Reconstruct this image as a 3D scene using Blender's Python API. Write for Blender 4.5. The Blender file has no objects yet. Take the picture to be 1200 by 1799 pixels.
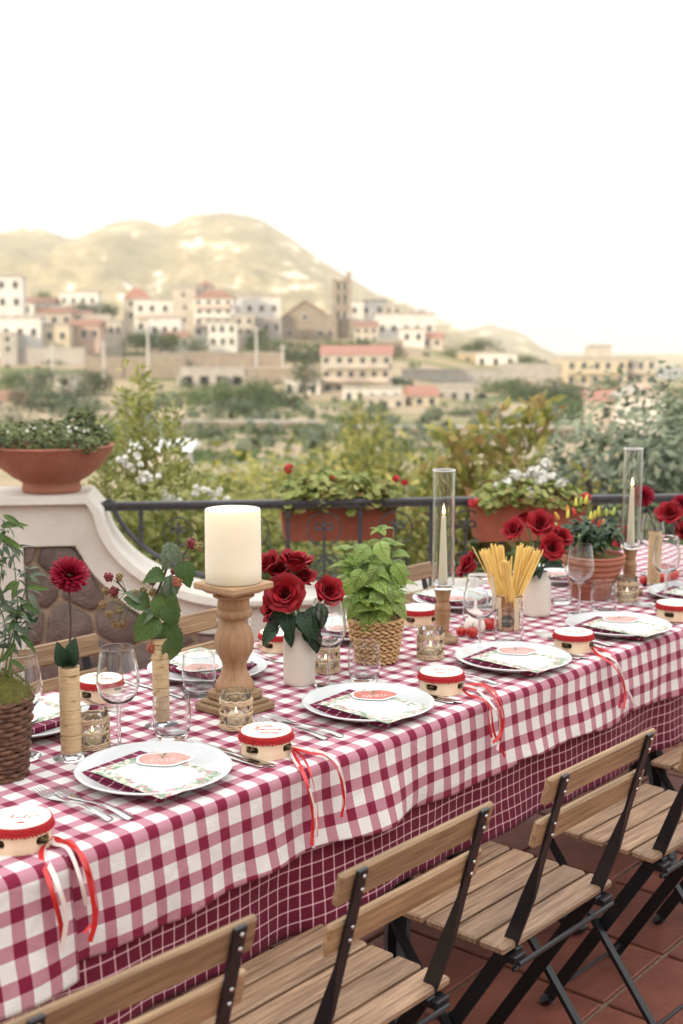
import bpy, bmesh, math, random
from math import sin, cos, pi, radians, sqrt, atan2, exp
from mathutils import Vector, Matrix, Euler, noise
random.seed(7)
R = random.Random(11)
D_ = bpy.data
scene = bpy.context.scene
COL = scene.collection

# ------------------------------------------------------------------ camera
CAM_Z = 1.535; PITCH = radians(7.99); FPX = 2200.0
cam = D_.cameras.new('camera'); camo = D_.objects.new('camera', cam); COL.objects.link(camo)
camo.location = (0, 0, CAM_Z); camo.rotation_euler = (pi/2 - PITCH, 0, 0)
cam.sensor_fit = 'VERTICAL'; cam.sensor_height = 36.0; cam.sensor_width = 24.0
cam.lens = FPX/1799*36
cam.clip_start = 0.05; cam.clip_end = 12000
cam.dof.use_dof = True; cam.dof.focus_distance = 2.55; cam.dof.aperture_fstop = 4.0
scene.camera = camo
# ------------------------------------------------------------------ sky, sun, exposure
SUN_EL, SUN_AZ = radians(12), radians(222)      # azimuth measured from +Y towards +X
world = D_.worlds.new('World'); scene.world = world; world.use_nodes = True
nt = world.node_tree; nt.nodes.clear()
wo = nt.nodes.new('ShaderNodeOutputWorld'); bg = nt.nodes.new('ShaderNodeBackground')
sky = nt.nodes.new('ShaderNodeTexSky'); sky.sky_type = 'NISHITA'; sky.sun_disc = False
sky.sun_elevation = SUN_EL; sky.sun_rotation = SUN_AZ; sky.air_density = 1.0; sky.dust_density = 3.0; sky.ozone_density = 1.0
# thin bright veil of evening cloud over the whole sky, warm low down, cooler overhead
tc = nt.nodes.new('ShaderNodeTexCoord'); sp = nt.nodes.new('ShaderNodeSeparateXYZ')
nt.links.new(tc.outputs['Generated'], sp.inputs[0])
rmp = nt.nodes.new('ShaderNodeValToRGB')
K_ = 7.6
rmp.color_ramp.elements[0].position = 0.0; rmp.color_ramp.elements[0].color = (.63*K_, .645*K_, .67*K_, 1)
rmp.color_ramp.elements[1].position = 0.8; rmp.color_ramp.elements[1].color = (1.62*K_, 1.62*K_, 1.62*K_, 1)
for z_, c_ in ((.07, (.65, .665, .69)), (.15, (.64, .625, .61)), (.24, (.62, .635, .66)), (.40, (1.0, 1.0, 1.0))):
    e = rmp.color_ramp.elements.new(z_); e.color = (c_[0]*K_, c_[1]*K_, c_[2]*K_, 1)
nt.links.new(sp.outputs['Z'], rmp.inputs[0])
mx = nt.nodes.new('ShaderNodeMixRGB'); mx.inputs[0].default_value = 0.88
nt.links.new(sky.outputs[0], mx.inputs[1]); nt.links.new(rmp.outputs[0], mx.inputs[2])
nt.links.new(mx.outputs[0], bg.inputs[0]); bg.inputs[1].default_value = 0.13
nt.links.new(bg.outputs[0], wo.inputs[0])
sun = D_.lights.new('sun', 'SUN'); suno = D_.objects.new('sun', sun); COL.objects.link(suno)
sun.energy = 2.5; sun.angle = radians(3); sun.color = (1.0, .84, .60)
sd = Vector((sin(SUN_AZ)*cos(SUN_EL), cos(SUN_AZ)*cos(SUN_EL), sin(SUN_EL)))
suno.rotation_euler = sd.to_track_quat('Z', 'Y').to_euler(); suno.location = (0, -5, 8)
vs = scene.view_settings
scene.display_settings.display_device = 'sRGB'
vs.view_transform = 'Standard'; vs.look = 'None'; vs.gamma = 1; vs.use_curve_mapping = False
vs.exposure = 0.80
scene.render.engine = 'CYCLES'
cy = scene.cycles
cy.use_denoising = True; cy.max_bounces = 9; cy.transmission_bounces = 9; cy.transparent_max_bounces = 12
cy.glossy_bounces = 5; cy.diffuse_bounces = 3; cy.volume_bounces = 2; cy.blur_glossy = 0.6; cy.sample_clamp_indirect = 6

# ------------------------------------------------------------------ pixel <-> place helpers (photo is 1200 x 1799)
def ray(px, py):
    u = (px-600)/FPX; v = -(py-899.5)/FPX; c, s = cos(PITCH), sin(PITCH)
    return Vector((u, c+s*v, -s+c*v))
def W(px, py, z):
    d = ray(px, py); return d*((z-CAM_Z)/d.z) + Vector((0, 0, CAM_Z))
def WD(px, py, D):
    d = ray(px, py); return d*(D/d.y) + Vector((0, 0, CAM_Z))
TH = radians(42); TD = Vector((sin(TH), cos(TH), 0)); TN = Vector((-cos(TH), sin(TH), 0)); TO = Vector((-.409, 1.88, 0))
TROT = pi/2 - TH                      # rotation about z that lays local x along the table
def T(a, b, z=0.0): 
    p = TO + TD*a + TN*b; return Vector((p.x, p.y, z))
def WB(px, py, b):
    d = ray(px, py); o = Vector((0, 0, CAM_Z))
    t = (b - (o-TO).dot(TN))/d.dot(TN); P = o + d*t
    return (P-TO).dot(TD), b, P.z     # table coordinates (a, b, z)
TT = 0.752                            # height of the laid table top (cloth)

# ------------------------------------------------------------------ mesh builder
class MB:
    def __init__(s): s.v = []; s.f = []; s.m = []; s.uv = {}
    def add(s, vs_, fs_, m=0, M=None):
        n = len(s.v)
        if M is not None: vs_ = [M @ Vector(p) for p in vs_]
        s.v += [tuple(p) for p in vs_]
        for f in fs_: s.f.append(tuple(i+n for i in f)); s.m.append(m)
        return n
    def box(s, c, d, M=None, m=0, ch=0.0):
        x, y, z = d[0]/2, d[1]/2, d[2]/2; c = Vector(c)
        if ch <= 0:
            vv = [c+Vector((i*x, j*y, k*z)) for i in (-1, 1) for j in (-1, 1) for k in (-1, 1)]
            s.add(vv, [(0, 1, 3, 2), (4, 6, 7, 5), (0, 4, 5, 1), (2, 3, 7, 6), (0, 2, 6, 4), (1, 5, 7, 3)], m, M); return s
        vv = []; idx = {}
        for i in (-1, 1):
            for j in (-1, 1):
                for k in (-1, 1):
                    for ax in range(3):
                        q = [i*(x-ch), j*(y-ch), k*(z-ch)]; q[ax] = (i*x, j*y, k*z)[ax]
                        idx[(i, j, k, ax)] = len(vv); vv.append(c+Vector(q))
        ff = []
        for ax in range(3):
            o1, o2 = [a for a in range(3) if a != ax]
            for sg in (-1, 1):
                q = []
                for (p1, p2) in ((-1, -1), (1, -1), (1, 1), (-1, 1)):
                    t = [0, 0, 0]; t[ax] = sg; t[o1] = p1; t[o2] = p2; q.append(idx[tuple(t)+(ax,)])
                flip = (sg > 0) != (ax != 1)
                ff.append(tuple(reversed(q)) if flip else tuple(q))
        for ax in range(3):
            o1, o2 = [a for a in range(3) if a != ax]
            for p1 in (-1, 1):
                for p2 in (-1, 1):
                    t0 = [0, 0, 0]; t0[ax] = -1; t0[o1] = p1; t0[o2] = p2; t1 = list(t0); t1[ax] = 1
                    ff.append((idx[tuple(t0)+(o1,)], idx[tuple(t1)+(o1,)], idx[tuple(t1)+(o2,)], idx[tuple(t0)+(o2,)]))
        for i in (-1, 1):
            for j in (-1, 1):
                for k in (-1, 1): ff.append((idx[(i, j, k, 0)], idx[(i, j, k, 1)], idx[(i, j, k, 2)]))
        s.add(vv, ff, m, M); return s
    def lathe(s, prof, n=32, M=None, m=0, closed=False, ang=2*pi):
        vv = []; ff = []; full = abs(ang-2*pi) < 1e-6
        cols = n if full else n+1
        for r, z in prof:
            for i in range(cols):
                a = ang*i/n; vv.append((r*cos(a), r*sin(a), z))
        L = len(prof)
        for j in range(L-1 if not closed else L):
            j2 = (j+1) % L
            for i in range(n):
                i2 = (i+1) % cols
                ff.append((j*cols+i, j*cols+i2, j2*cols+i2, j2*cols+i))
        s.add(vv, ff, m, M); return s
    def tube(s, pts, rad, n=8, M=None, m=0, cap=True, flat=None):
        pts = [Vector(p) for p in pts]; rs = rad if isinstance(rad, (list, tuple)) else [rad]*len(pts)
        t = (pts[1]-pts[0]).normalized(); up = Vector((0, 0, 1)) if abs(t.z) < .9 else Vector((1, 0, 0))
        nx = t.cross(up).normalized(); vv = []; ff = []
        for i, p in enumerate(pts):
            if i == 0: tt = pts[1]-pts[0]
            elif i == len(pts)-1: tt = pts[-1]-pts[-2]
            else: tt = pts[i+1]-pts[i-1]
            tt.normalize(); nx = (nx - tt*nx.dot(tt))
            nx = nx.normalized() if nx.length > 1e-6 else tt.orthogonal().normalized()
            ny = tt.cross(nx); fy = 1 if flat is None else flat
            for k in range(n):
                a = 2*pi*k/n + (pi/4 if n == 4 else 0); vv.append(p + nx*(rs[i]*cos(a)) + ny*(rs[i]*sin(a)*fy))
        for i in range(len(pts)-1):
            for k in range(n):
                k2 = (k+1) % n; ff.append((i*n+k, i*n+k2, (i+1)*n+k2, (i+1)*n+k))
        if cap:
            ff.append(tuple(reversed(range(n)))); ff.append(tuple((len(pts)-1)*n+k for k in range(n)))
        s.add(vv, ff, m, M); return s
    def ball(s, c, r, M=None, m=0, nu=10, nv=7, jit=0):
        c = Vector(c); r = Vector(r) if isinstance(r, (tuple, list, Vector)) else Vector((r, r, r))
        vv = [c+Vector((0, 0, -r.z))]
        for j in range(1, nv):
            ph = -pi/2+pi*j/nv
            for i in range(nu):
                a = 2*pi*i/nu; q = 1+(R.uniform(-jit, jit) if jit else 0)
                vv.append(c+Vector((r.x*cos(ph)*cos(a)*q, r.y*cos(ph)*sin(a)*q, r.z*sin(ph)*q)))
        vv.append(c+Vector((0, 0, r.z))); ff = []
        for i in range(nu): ff.append((0, 1+(i+1) % nu, 1+i))
        for j in range(nv-2):
            for i in range(nu):
                a0 = 1+j*nu+i; a1 = 1+j*nu+(i+1) % nu; ff.append((a0, a1, a1+nu, a0+nu))
        b = 1+(nv-2)*nu
        for i in range(nu): ff.append((b+i, b+(i+1) % nu, len(vv)-1))
        s.add(vv, ff, m, M); return s
    def grid(s, fn, nu, nv, M=None, m=0, uv=None):
        vv = []; 
        for j in range(nv+1):
            for i in range(nu+1): vv.append(fn(i/nu, j/nv))
        ff = [(j*(nu+1)+i, j*(nu+1)+i+1, (j+1)*(nu+1)+i+1, (j+1)*(nu+1)+i) for j in range(nv) for i in range(nu)]
        n = s.add(vv, ff, m, M)
        if uv:
            k = n
            for j in range(nv+1):
                for i in range(nu+1): s.uv[k] = uv(i/nu, j/nv); k += 1
        return s
    def mesh(s, name, mats, smooth=False, ang=35):
        me = D_.meshes.new(name); me.from_pydata(s.v, [], s.f)
        if not isinstance(mats, (list, tuple)): mats = [mats]
        for mt in mats: me.materials.append(mt)
        if any(mt.name == 'clear glass' for mt in mats):
            bm = bmesh.new(); bm.from_mesh(me); bmesh.ops.recalc_face_normals(bm, faces=bm.faces); bm.to_mesh(me); bm.free()
        if any(s.m): me.polygons.foreach_set('material_index', s.m)
        if s.uv:
            ul = me.uv_layers.new(name='UVMap')
            li = [0]*len(me.loops); me.loops.foreach_get('vertex_index', li); fl = []
            for i in li: fl += s.uv.get(i, (0, 0))
            ul.data.foreach_set('uv', fl)
        if smooth:
            me.shade_smooth()
            if ang < 180: me.set_sharp_from_angle(angle=radians(ang))
        me.update(); return me
    def build(s, name, mats, parent=None, smooth=False, ang=35, loc=None, rot=None):
        return mo(name, s.mesh(name, mats, smooth, ang), parent, loc, rot)

def mo(name, me, parent=None, loc=None, rot=None, sc=None, M=None):
    o = D_.objects.new(name, me); COL.objects.link(o)
    if parent is not None: o.parent = parent
    if M is not None: o.matrix_local = M; return o
    if loc is not None: o.location = loc
    if rot is not None: o.rotation_euler = rot
    if sc is not None: o.scale = (sc, sc, sc) if isinstance(sc, (int, float)) else sc
    return o
def tag(o, label=None, cat=None, group=None, kind=None):
    if label: o['label'] = label
    if cat: o['category'] = cat
    if group: o['group'] = group
    if kind: o['kind'] = kind
    return o
def thing(name, label, cat, loc=(0, 0, 0), rz=0.0, group=None):
    o = D_.objects.new(name, None); COL.objects.link(o); o.location = loc; o.rotation_euler = (0, 0, rz)
    o.empty_display_size = .05
    return tag(o, label, cat, group)
def kids(o): return [c for c in ALLK.get(o.name, [])] 
def copy_tree(o, loc, rz, label, group=None, children=None, scale=None):
    c = o.copy(); COL.objects.link(c); c.location = loc
    c.rotation_euler = (0, 0, rz) if rz is not None else o.rotation_euler
    if scale: c.scale = (scale,)*3
    tag(c, label, None, group)
    def rec(src, dst):
        for ch in list(src.children):
            k = ch.copy(); COL.objects.link(k); k.parent = dst; rec(ch, k)
    rec(o, c); return c
def align(dirv, spin=0.0):
    q = Vector(dirv).normalized().to_track_quat('Z', 'Y'); return q.to_matrix().to_4x4() @ Matrix.Rotation(spin, 4, 'Z')
def crom(pts, k=6):
    P = [Vector(p) for p in pts]; P = [P[0]*2-P[1]]+P+[P[-1]*2-P[-2]]; out = []
    for i in range(1, len(P)-2):
        for j in range(k):
            t = j/k; a, b, c, d = P[i-1], P[i], P[i+1], P[i+2]
            out.append(.5*((2*b)+(c-a)*t+(2*a-5*b+4*c-d)*t*t+(3*b-a-3*c+d)*t**3))
    out.append(P[-2]); return out

# ------------------------------------------------------------------ materials
def S(r, g, b, k=1.0):
    f = lambda c: ((c/255+.055)/1.055)**2.4 if c > 10 else c/255/12.92
    return (f(r)*k, f(g)*k, f(b)*k, 1)
def newmat(name):
    m = D_.materials.new(name); m.use_nodes = True; return m, m.node_tree, m.node_tree.nodes['Principled BSDF']
def link(nt_, a, b): nt_.links.new(a, b)
def mat(name, c, rough=.6, c2=None, sc=20, contrast=1.0, bump=0, bsc=60, metal=0, sss=0, sssr=.01, stretch=None, spec=.5, coat=0, rnd=.0, detail=4, trans=0):
    m, n, p = newmat(name); N = n.nodes
    p.inputs['Roughness'].default_value = rough; p.inputs['Metallic'].default_value = metal
    p.inputs['Specular IOR Level'].default_value = spec; p.inputs['Coat Weight'].default_value = coat
    if sss: p.inputs['Subsurface Weight'].default_value = sss; p.inputs['Subsurface Radius'].default_value = (sssr, sssr*.6, sssr*.4); p.inputs['Subsurface Scale'].default_value = 1
    co = N.new('ShaderNodeTexCoord'); vec = co.outputs['Object']
    oi = N.new('ShaderNodeObjectInfo'); ad = N.new('ShaderNodeVectorMath'); ad.operation = 'ADD'
    sc_ = N.new('ShaderNodeVectorMath'); sc_.operation = 'SCALE'; sc_.inputs[3].default_value = 7
    cb = N.new('ShaderNodeCombineXYZ')
    for i in range(3): link(n, oi.outputs['Random'], cb.inputs[i])
    link(n, cb.outputs[0], sc_.inputs[0]); link(n, vec, ad.inputs[0]); link(n, sc_.outputs[0], ad.inputs[1]); vec = ad.outputs[0]
    if stretch:
        mp = N.new('ShaderNodeMapping'); mp.inputs['Scale'].default_value = stretch; link(n, vec, mp.inputs[0]); vec = mp.outputs[0]
    c2 = c2 or tuple(x*.7 for x in c[:3])+(1,)
    nz = N.new('ShaderNodeTexNoise'); nz.inputs['Scale'].default_value = sc; nz.inputs['Detail'].default_value = detail; nz.inputs['Roughness'].default_value = .6
    link(n, vec, nz.inputs['Vector'])
    mr = N.new('ShaderNodeMapRange'); mr.inputs[1].default_value = .5-.22/contrast; mr.inputs[2].default_value = .5+.22/contrast; mr.clamp = True
    link(n, nz.outputs['Fac'], mr.inputs[0])
    mxx = N.new('ShaderNodeMixRGB'); mxx.inputs[1].default_value = c; mxx.inputs[2].default_value = c2; link(n, mr.outputs[0], mxx.inputs[0])
    outc = mxx.outputs[0]
    if rnd:
        hs = N.new('ShaderNodeHueSaturation'); mv = N.new('ShaderNodeMapRange'); mv.inputs[3].default_value = 1-rnd; mv.inputs[4].default_value = 1+rnd
        link(n, oi.outputs['Random'], mv.inputs[0]); link(n, mv.outputs[0], hs.inputs['Value']); link(n, outc, hs.inputs['Color']); outc = hs.outputs[0]
    link(n, outc, p.inputs['Base Color'])
    if bump:
        nb = N.new('ShaderNodeTexNoise'); nb.inputs['Scale'].default_value = bsc; nb.inputs['Detail'].default_value = 3; link(n, vec, nb.inputs['Vector'])
        bp_ = N.new('ShaderNodeBump'); bp_.inputs['Strength'].default_value = bump; bp_.inputs['Distance'].default_value = .01
        link(n, nb.outputs['Fac'], bp_.inputs['Height']); link(n, bp_.outputs[0], p.inputs['Normal'])
    return m
def leafmat(name, cols, rough=.5, transl=.35, veins=False):
    m, n, p = newmat(name); N = n.nodes
    ge = N.new('ShaderNodeNewGeometry'); oi = N.new('ShaderNodeObjectInfo'); ma = N.new('ShaderNodeMath'); ma.operation = 'ADD'
    link(n, ge.outputs['Random Per Island'], ma.inputs[0]); link(n, oi.outputs['Random'], ma.inputs[1])
    fr = N.new('ShaderNodeMath'); fr.operation = 'FRACT'; link(n, ma.outputs[0], fr.inputs[0])
    cr = N.new('ShaderNodeValToRGB'); k = len(cols)
    cr.color_ramp.elements[0].color = cols[0]; cr.color_ramp.elements[1].color = cols[-1]
    for i in range(1, k-1): e = cr.color_ramp.elements.new(i/(k-1)); e.color = cols[i]
    link(n, fr.outputs[0], cr.inputs[0])
    nz = N.new('ShaderNodeTexNoise'); nz.inputs['Scale'].default_value = 60; co = N.new('ShaderNodeTexCoord'); link(n, co.outputs['Object'], nz.inputs['Vector'])
    hs = N.new('ShaderNodeHueSaturation'); mr = N.new('ShaderNodeMapRange'); mr.inputs[3].default_value = .75; mr.inputs[4].default_value = 1.25
    link(n, nz.outputs['Fac'], mr.inputs[0]); link(n, mr.outputs[0], hs.inputs['Value']); link(n, cr.outputs[0], hs.inputs['Color'])
    link(n, hs.outputs[0], p.inputs['Base Color']); p.inputs['Roughness'].default_value = rough; p.inputs['Specular IOR Level'].default_value = .35
    if veins:
        se = N.new('ShaderNodeSeparateXYZ'); link(n, co.outputs['Object'], se.inputs[0])
        def mth(op, a, b=None, v=None):
            k = N.new('ShaderNodeMath'); k.operation = op; link(n, a, k.inputs[0])
            if b is not None: link(n, b, k.inputs[1])
            elif v is not None: k.inputs[1].default_value = v
            return k.outputs[0]
        ax = mth('ABSOLUTE', se.outputs['X']); q = mth('SUBTRACT', se.outputs['Y'], mth('MULTIPLY', ax, v=.75)); fr2 = mth('FRACT', mth('MULTIPLY', q, v=7.5)); tri = mth('ABSOLUTE', mth('SUBTRACT', fr2, v=.5))
        side = N.new('ShaderNodeMapRange'); side.inputs[1].default_value = .40; side.inputs[2].default_value = .5; link(n, tri, side.inputs[0])
        mid = N.new('ShaderNodeMapRange'); mid.inputs[1].default_value = .035; mid.inputs[2].default_value = .012; link(n, ax, mid.inputs[0])
        vn = mth('MAXIMUM', side.outputs[0], mid.outputs[0])
        mxv = N.new('ShaderNodeMixRGB'); mxv.blend_type = 'MULTIPLY'; mxv.inputs[2].default_value = (.62, .66, .5, 1) if veins > 0 else (1.7, 1.6, 1.4, 1)
        mv_ = N.new('ShaderNodeMath'); mv_.operation = 'MULTIPLY'; mv_.inputs[1].default_value = .8; link(n, vn, mv_.inputs[0]); link(n, mv_.outputs[0], mxv.inputs[0]); link(n, hs.outputs[0], mxv.inputs[1]); link(n, mxv.outputs[0], p.inputs['Base Color'])
        n2 = N.new('ShaderNodeTexNoise'); n2.inputs['Scale'].default_value = 9; n2.inputs['Detail'].default_value = 2; link(n, co.outputs['Object'], n2.inputs['Vector'])
        hh_ = mth('SUBTRACT', n2.outputs['Fac'], mth('MULTIPLY', vn, v=.55))
        bp_ = N.new('ShaderNodeBump'); bp_.inputs['Strength'].default_value = 1.0; bp_.inputs['Distance'].default_value = .006 if abs(veins) > 1 else .002
        link(n, hh_, bp_.inputs['Height']); link(n, bp_.outputs[0], p.inputs['Normal'])
    if transl:
        tr = N.new('ShaderNodeBsdfTranslucent'); link(n, hs.outputs[0], tr.inputs['Color']); ms = N.new('ShaderNodeMixShader'); ms.inputs[0].default_value = transl
        out = N['Material Output']; link(n, p.outputs[0], ms.inputs[1]); link(n, tr.outputs[0], ms.inputs[2]); link(n, ms.outputs[0], out.inputs['Surface'])
    return m
def woodmat(name, c, c2, rough=.5, axis='X', rnd=.12, spec=.4, sc=1.0):
    st = {'X': (1.2, 22, 22), 'Z': (22, 22, 1.2)}[axis]; st = tuple(x*sc for x in st)
    return mat(name, c, rough, c2, sc=6, contrast=1.1, bump=.25, bsc=14, stretch=st, rnd=rnd, detail=6, spec=spec)

M_ = {}
M_['plaster'] = mat('cream plaster', S(228, 223, 212, .97), .85, S(206, 198, 184, .92), sc=3, bump=.3, bsc=90)
M_['stone'] = mat('purple brown stone', S(124, 106, 98), .9, S(90, 76, 70), sc=14, bump=.8, bsc=80, rnd=.25)
M_['mortar'] = mat('mortar', S(184, 164, 142), .95, S(160, 138, 116), sc=30, bump=.7, bsc=120)
M_['iron'] = mat('dark iron', S(84, 83, 86), .5, S(62, 61, 64), sc=30, metal=.3, bump=.2)
M_['blackmetal'] = mat('black lacquered steel', (.006, .006, .008, 1), .38, (.010, .010, .013, 1), sc=40, spec=.5, bump=.05)
M_['tile'] = mat('terracotta tile', S(144, 86, 70, .95), .55, S(112, 64, 52, .95), sc=9, bump=.25, bsc=50, rnd=.16, spec=.4)
M_['grout'] = mat('grout', S(176, 150, 126, .8), .95, S(140, 116, 96, .7), sc=40, bump=.5)
M_['chairwood'] = woodmat('acacia slat', S(162, 132, 104), S(100, 76, 58), .5, 'X', .24)
M_['chairwood_pale'] = woodmat('pale acacia slat', S(176, 144, 108), S(122, 94, 68), .5, 'X', .18)
M_['turned'] = woodmat('turned pale wood', S(172, 134, 98), S(148, 110, 77), .5, 'Z', .05, sc=.8)
M_['cut'] = woodmat('sawn pale wood', S(184, 150, 114), S(158, 122, 88), .55, 'X', .05, sc=.8)
M_['dusty'] = woodmat('weathered wood', S(160, 132, 98), S(128, 102, 74), .7, 'X', .05, sc=.8)
M_['terra'] = mat('terracotta', S(182, 106, 78), .8, S(146, 76, 55), sc=9, bump=.3, bsc=120)
M_['terra_pot'] = mat('dusty pink terracotta', S(184, 118, 94), .85, S(158, 94, 72), sc=7, bump=.3, bsc=120)
M_['bowl'] = mat('aged terracotta', S(150, 84, 64), .85, S(176, 124, 102), sc=7, contrast=.6, bump=.5, bsc=60)
M_['planter'] = mat('orange brown plastic', S(164, 88, 64), .7, S(140, 74, 54), sc=12, bump=.1)
M_['soil'] = mat('soil', (.03, .02, .012, 1), .95, (.06, .04, .025, 1), sc=120, bump=1, bsc=200)
M_['moss'] = mat('moss', S(128, 122, 52), .95, S(84, 84, 34), sc=60, bump=1, bsc=250)
M_['drymoss'] = mat('dry moss', S(150, 128, 72), .95, S(104, 88, 46), sc=80, bump=1, bsc=250)
M_['porcelain'] = mat('white porcelain', (.60, .61, .61, 1), .14, (.58, .59, .59, 1), sc=4, spec=.5)
M_['ceramic'] = mat('matt white ceramic', S(226, 216, 202), .45, S(214, 203, 188), sc=9, bump=.05)
M_['wax'] = mat('ivory wax', S(246, 236, 212), .5, S(242, 230, 204), sc=6, sss=.6, sssr=.03, bump=.05, bsc=40)
M_['wick'] = mat('burnt wick', (.02, .015, .01, 1), .9)
M_['steel'] = mat('polished steel', (.62, .61, .60, 1), .16, (.55, .54, .53, 1), sc=20, metal=1)
M_['wicker_dark'] = mat('dark brown wicker', S(120, 82, 58), .65, S(72, 46, 34), sc=60, contrast=1.2, bump=.4, bsc=150)
M_['seagrass'] = mat('pale woven strand', S(218, 182, 134), .7, S(190, 148, 100), sc=70, contrast=1.1, bump=.5, bsc=200)
M_['basketin'] = mat('brown basket lining', S(120, 84, 54), .9)  # plain brown lining behind the woven strands
M_['rattan'] = mat('pale rattan', S(214, 190, 158), .6, S(186, 156, 120), sc=60, bump=.3, bsc=200)
M_['bark'] = mat('birch bark', S(218, 190, 148), .6, S(192, 160, 116), sc=8, stretch=(4, 4, 60), bump=.3, bsc=8)
M_['lenticel'] = mat('dark bark scar', S(92, 64, 44), .8)
M_['stemgreen'] = mat('green stem', S(92, 118, 62), .5, S(70, 92, 48), sc=30)
M_['stemred'] = mat('dark stem', S(82, 52, 48), .5, S(60, 62, 40), sc=10)
M_['twig'] = mat('brown twig', S(110, 86, 62), .8, S(84, 62, 44), sc=20)
M_['rose'] = mat('velvet red petal', (.34, .003, .010, 1), .6, (.17, .0015, .007, 1), sc=30, spec=.25, sss=0, rnd=.2)
M_['rose'].node_tree.nodes['Principled BSDF'].inputs['Sheen Weight'].default_value = .12
M_['rose'].node_tree.nodes['Principled BSDF'].inputs['Sheen Tint'].default_value = (1, .2, .25, 1)
M_['dahlia'] = mat('crimson petal', (.33, .006, .03, 1), .5, (.22, .004, .02, 1), sc=60, spec=.3)
M_['geranium'] = mat('scarlet petal', (.55, .012, .02, 1), .5, (.42, .008, .02, 1), sc=60)
M_['whitepetal'] = mat('white petal', (.78, .77, .70, 1), .6, (.66, .64, .56, 1), sc=60)
M_['roseleaf'] = leafmat('dark rose leaf', [(.012, .035, .018, 1), (.02, .05, .025, 1), (.03, .06, .03, 1)], .4, .15, -1)
M_['basil'] = leafmat('basil leaf', [(.30, .42, .09, 1), (.38, .52, .13, 1), (.48, .62, .22, 1), (.21, .33, .06, 1)], .36, .4, 2)
M_['olive'] = leafmat('grey green leaf', [(.05, .08, .045, 1), (.09, .125, .075, 1), (.15, .19, .12, 1)], .5, .2)
M_['bramble'] = leafmat('bramble leaf', [(.06, .115, .03, 1), (.09, .15, .045, 1), (.12, .2, .05, 1)], .45, .3, -1)
M_['bramblepale'] = leafmat('pale leaf underside', [(.15, .20, .12, 1), (.20, .25, .16, 1)], .6, .2, 1)
M_['chili_leaf'] = leafmat('pepper leaf', [(.02, .045, .018, 1), (.035, .07, .03, 1), (.06, .1, .035, 1)], .35, .2)
M_['berry_red'] = mat('unripe berry', (.26, .02, .03, 1), .4, (.12, .012, .02, 1), sc=80, bump=.2)
M_['berry_green'] = mat('green berry', (.20, .17, .045, 1), .45, (.26, .12, .06, 1), sc=40, bump=.2)
M_['berry_pink'] = mat('pinkish berry', (.40, .09, .06, 1), .45, (.30, .12, .05, 1), sc=60, bump=.2)
M_['pepper_y'] = mat('yellow pepper', (.60, .55, .08, 1), .25, (.55, .50, .08, 1), sc=30)
M_['pepper_r'] = mat('red pepper', (.55, .03, .015, 1), .25, (.5, .05, .02, 1), sc=30)
M_['pepper_o'] = mat('orange pepper', (.65, .22, .03, 1), .25, (.6, .3, .03, 1), sc=30)
M_['pepper_g'] = mat('green pepper', (.34, .42, .07, 1), .25, (.3, .4, .07, 1), sc=30)
M_['tomato'] = mat('tomato skin', (.50, .022, .012, 1), .12, (.42, .02, .012, 1), sc=12, spec=.6, sss=.1, sssr=.01)
M_['garlic'] = mat('garlic skin', S(236, 226, 214), .5, S(220, 206, 196), sc=10, stretch=(5, 5, 1))
M_['pasta'] = mat('dry spaghetti', S(252, 220, 140), .45, S(242, 200, 112), sc=20, rnd=.10)
M_['tamb'] = mat('tambourine frame', S(240, 216, 184), .5, S(230, 202, 166), sc=4, stretch=(3, 3, 20))
M_['skin'] = mat('drum skin', S(248, 240, 226), .55, S(242, 232, 216), sc=12)
M_['redtrim'] = mat('red trim', (.52, .012, .016, 1), .75, (.42, .01, .014, 1), sc=80, bump=.5, bsc=300)
M_['redribbon'] = mat('red satin ribbon', (.56, .018, .018, 1), .32, (.50, .015, .018, 1), sc=20)
M_['pinkribbon'] = mat('white satin ribbon', (.74, .62, .57, 1), .35, (.70, .56, .52, 1), sc=20)
M_['redink'] = mat('red ink', (.62, .035, .04, 1), .7)
M_['whiteink'] = mat('white ink', (.8, .74, .7, 1), .7)
M_['greyink'] = mat('grey green ink', (.36, .40, .36, 1), .8)
M_['jingle'] = mat('tarnished brass', S(150, 130, 100), .35, S(110, 94, 72), sc=40, metal=.9)
M_['slotdark'] = mat('slot inside', S(120, 88, 60), .8)
M_['cardwhite'] = mat('white card', (.72, .73, .72, 1), .75, (.70, .71, .71, 1), sc=30)

def glassmat():
    m, n, p = newmat('clear glass'); p.inputs['Transmission Weight'].default_value = 1; p.inputs['Roughness'].default_value = 0
    p.inputs['IOR'].default_value = 1.46; p.inputs['Base Color'].default_value = (.97, .98, .98, 1); return m
M_['glass'] = glassmat()
def flamemat():
    m = D_.materials.new('candle flame'); m.use_nodes = True; n = m.node_tree; n.nodes.clear(); N = n.nodes
    o = N.new('ShaderNodeOutputMaterial'); e = N.new('ShaderNodeEmission'); co = N.new('ShaderNodeTexCoord'); sp_ = N.new('ShaderNodeSeparateXYZ')
    cr = N.new('ShaderNodeValToRGB'); cr.color_ramp.elements[0].color = (1, .28, .04, 1); cr.color_ramp.elements[1].color = (1, .78, .42, 1); cr.color_ramp.elements[1].position = .4
    link(n, co.outputs['Generated'], sp_.inputs[0]); link(n, sp_.outputs['Z'], cr.inputs[0]); link(n, cr.outputs[0], e.inputs[0]); e.inputs[1].default_value = 6
    link(n, e.outputs[0], o.inputs[0]); return m
M_['flame'] = flamemat()
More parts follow.
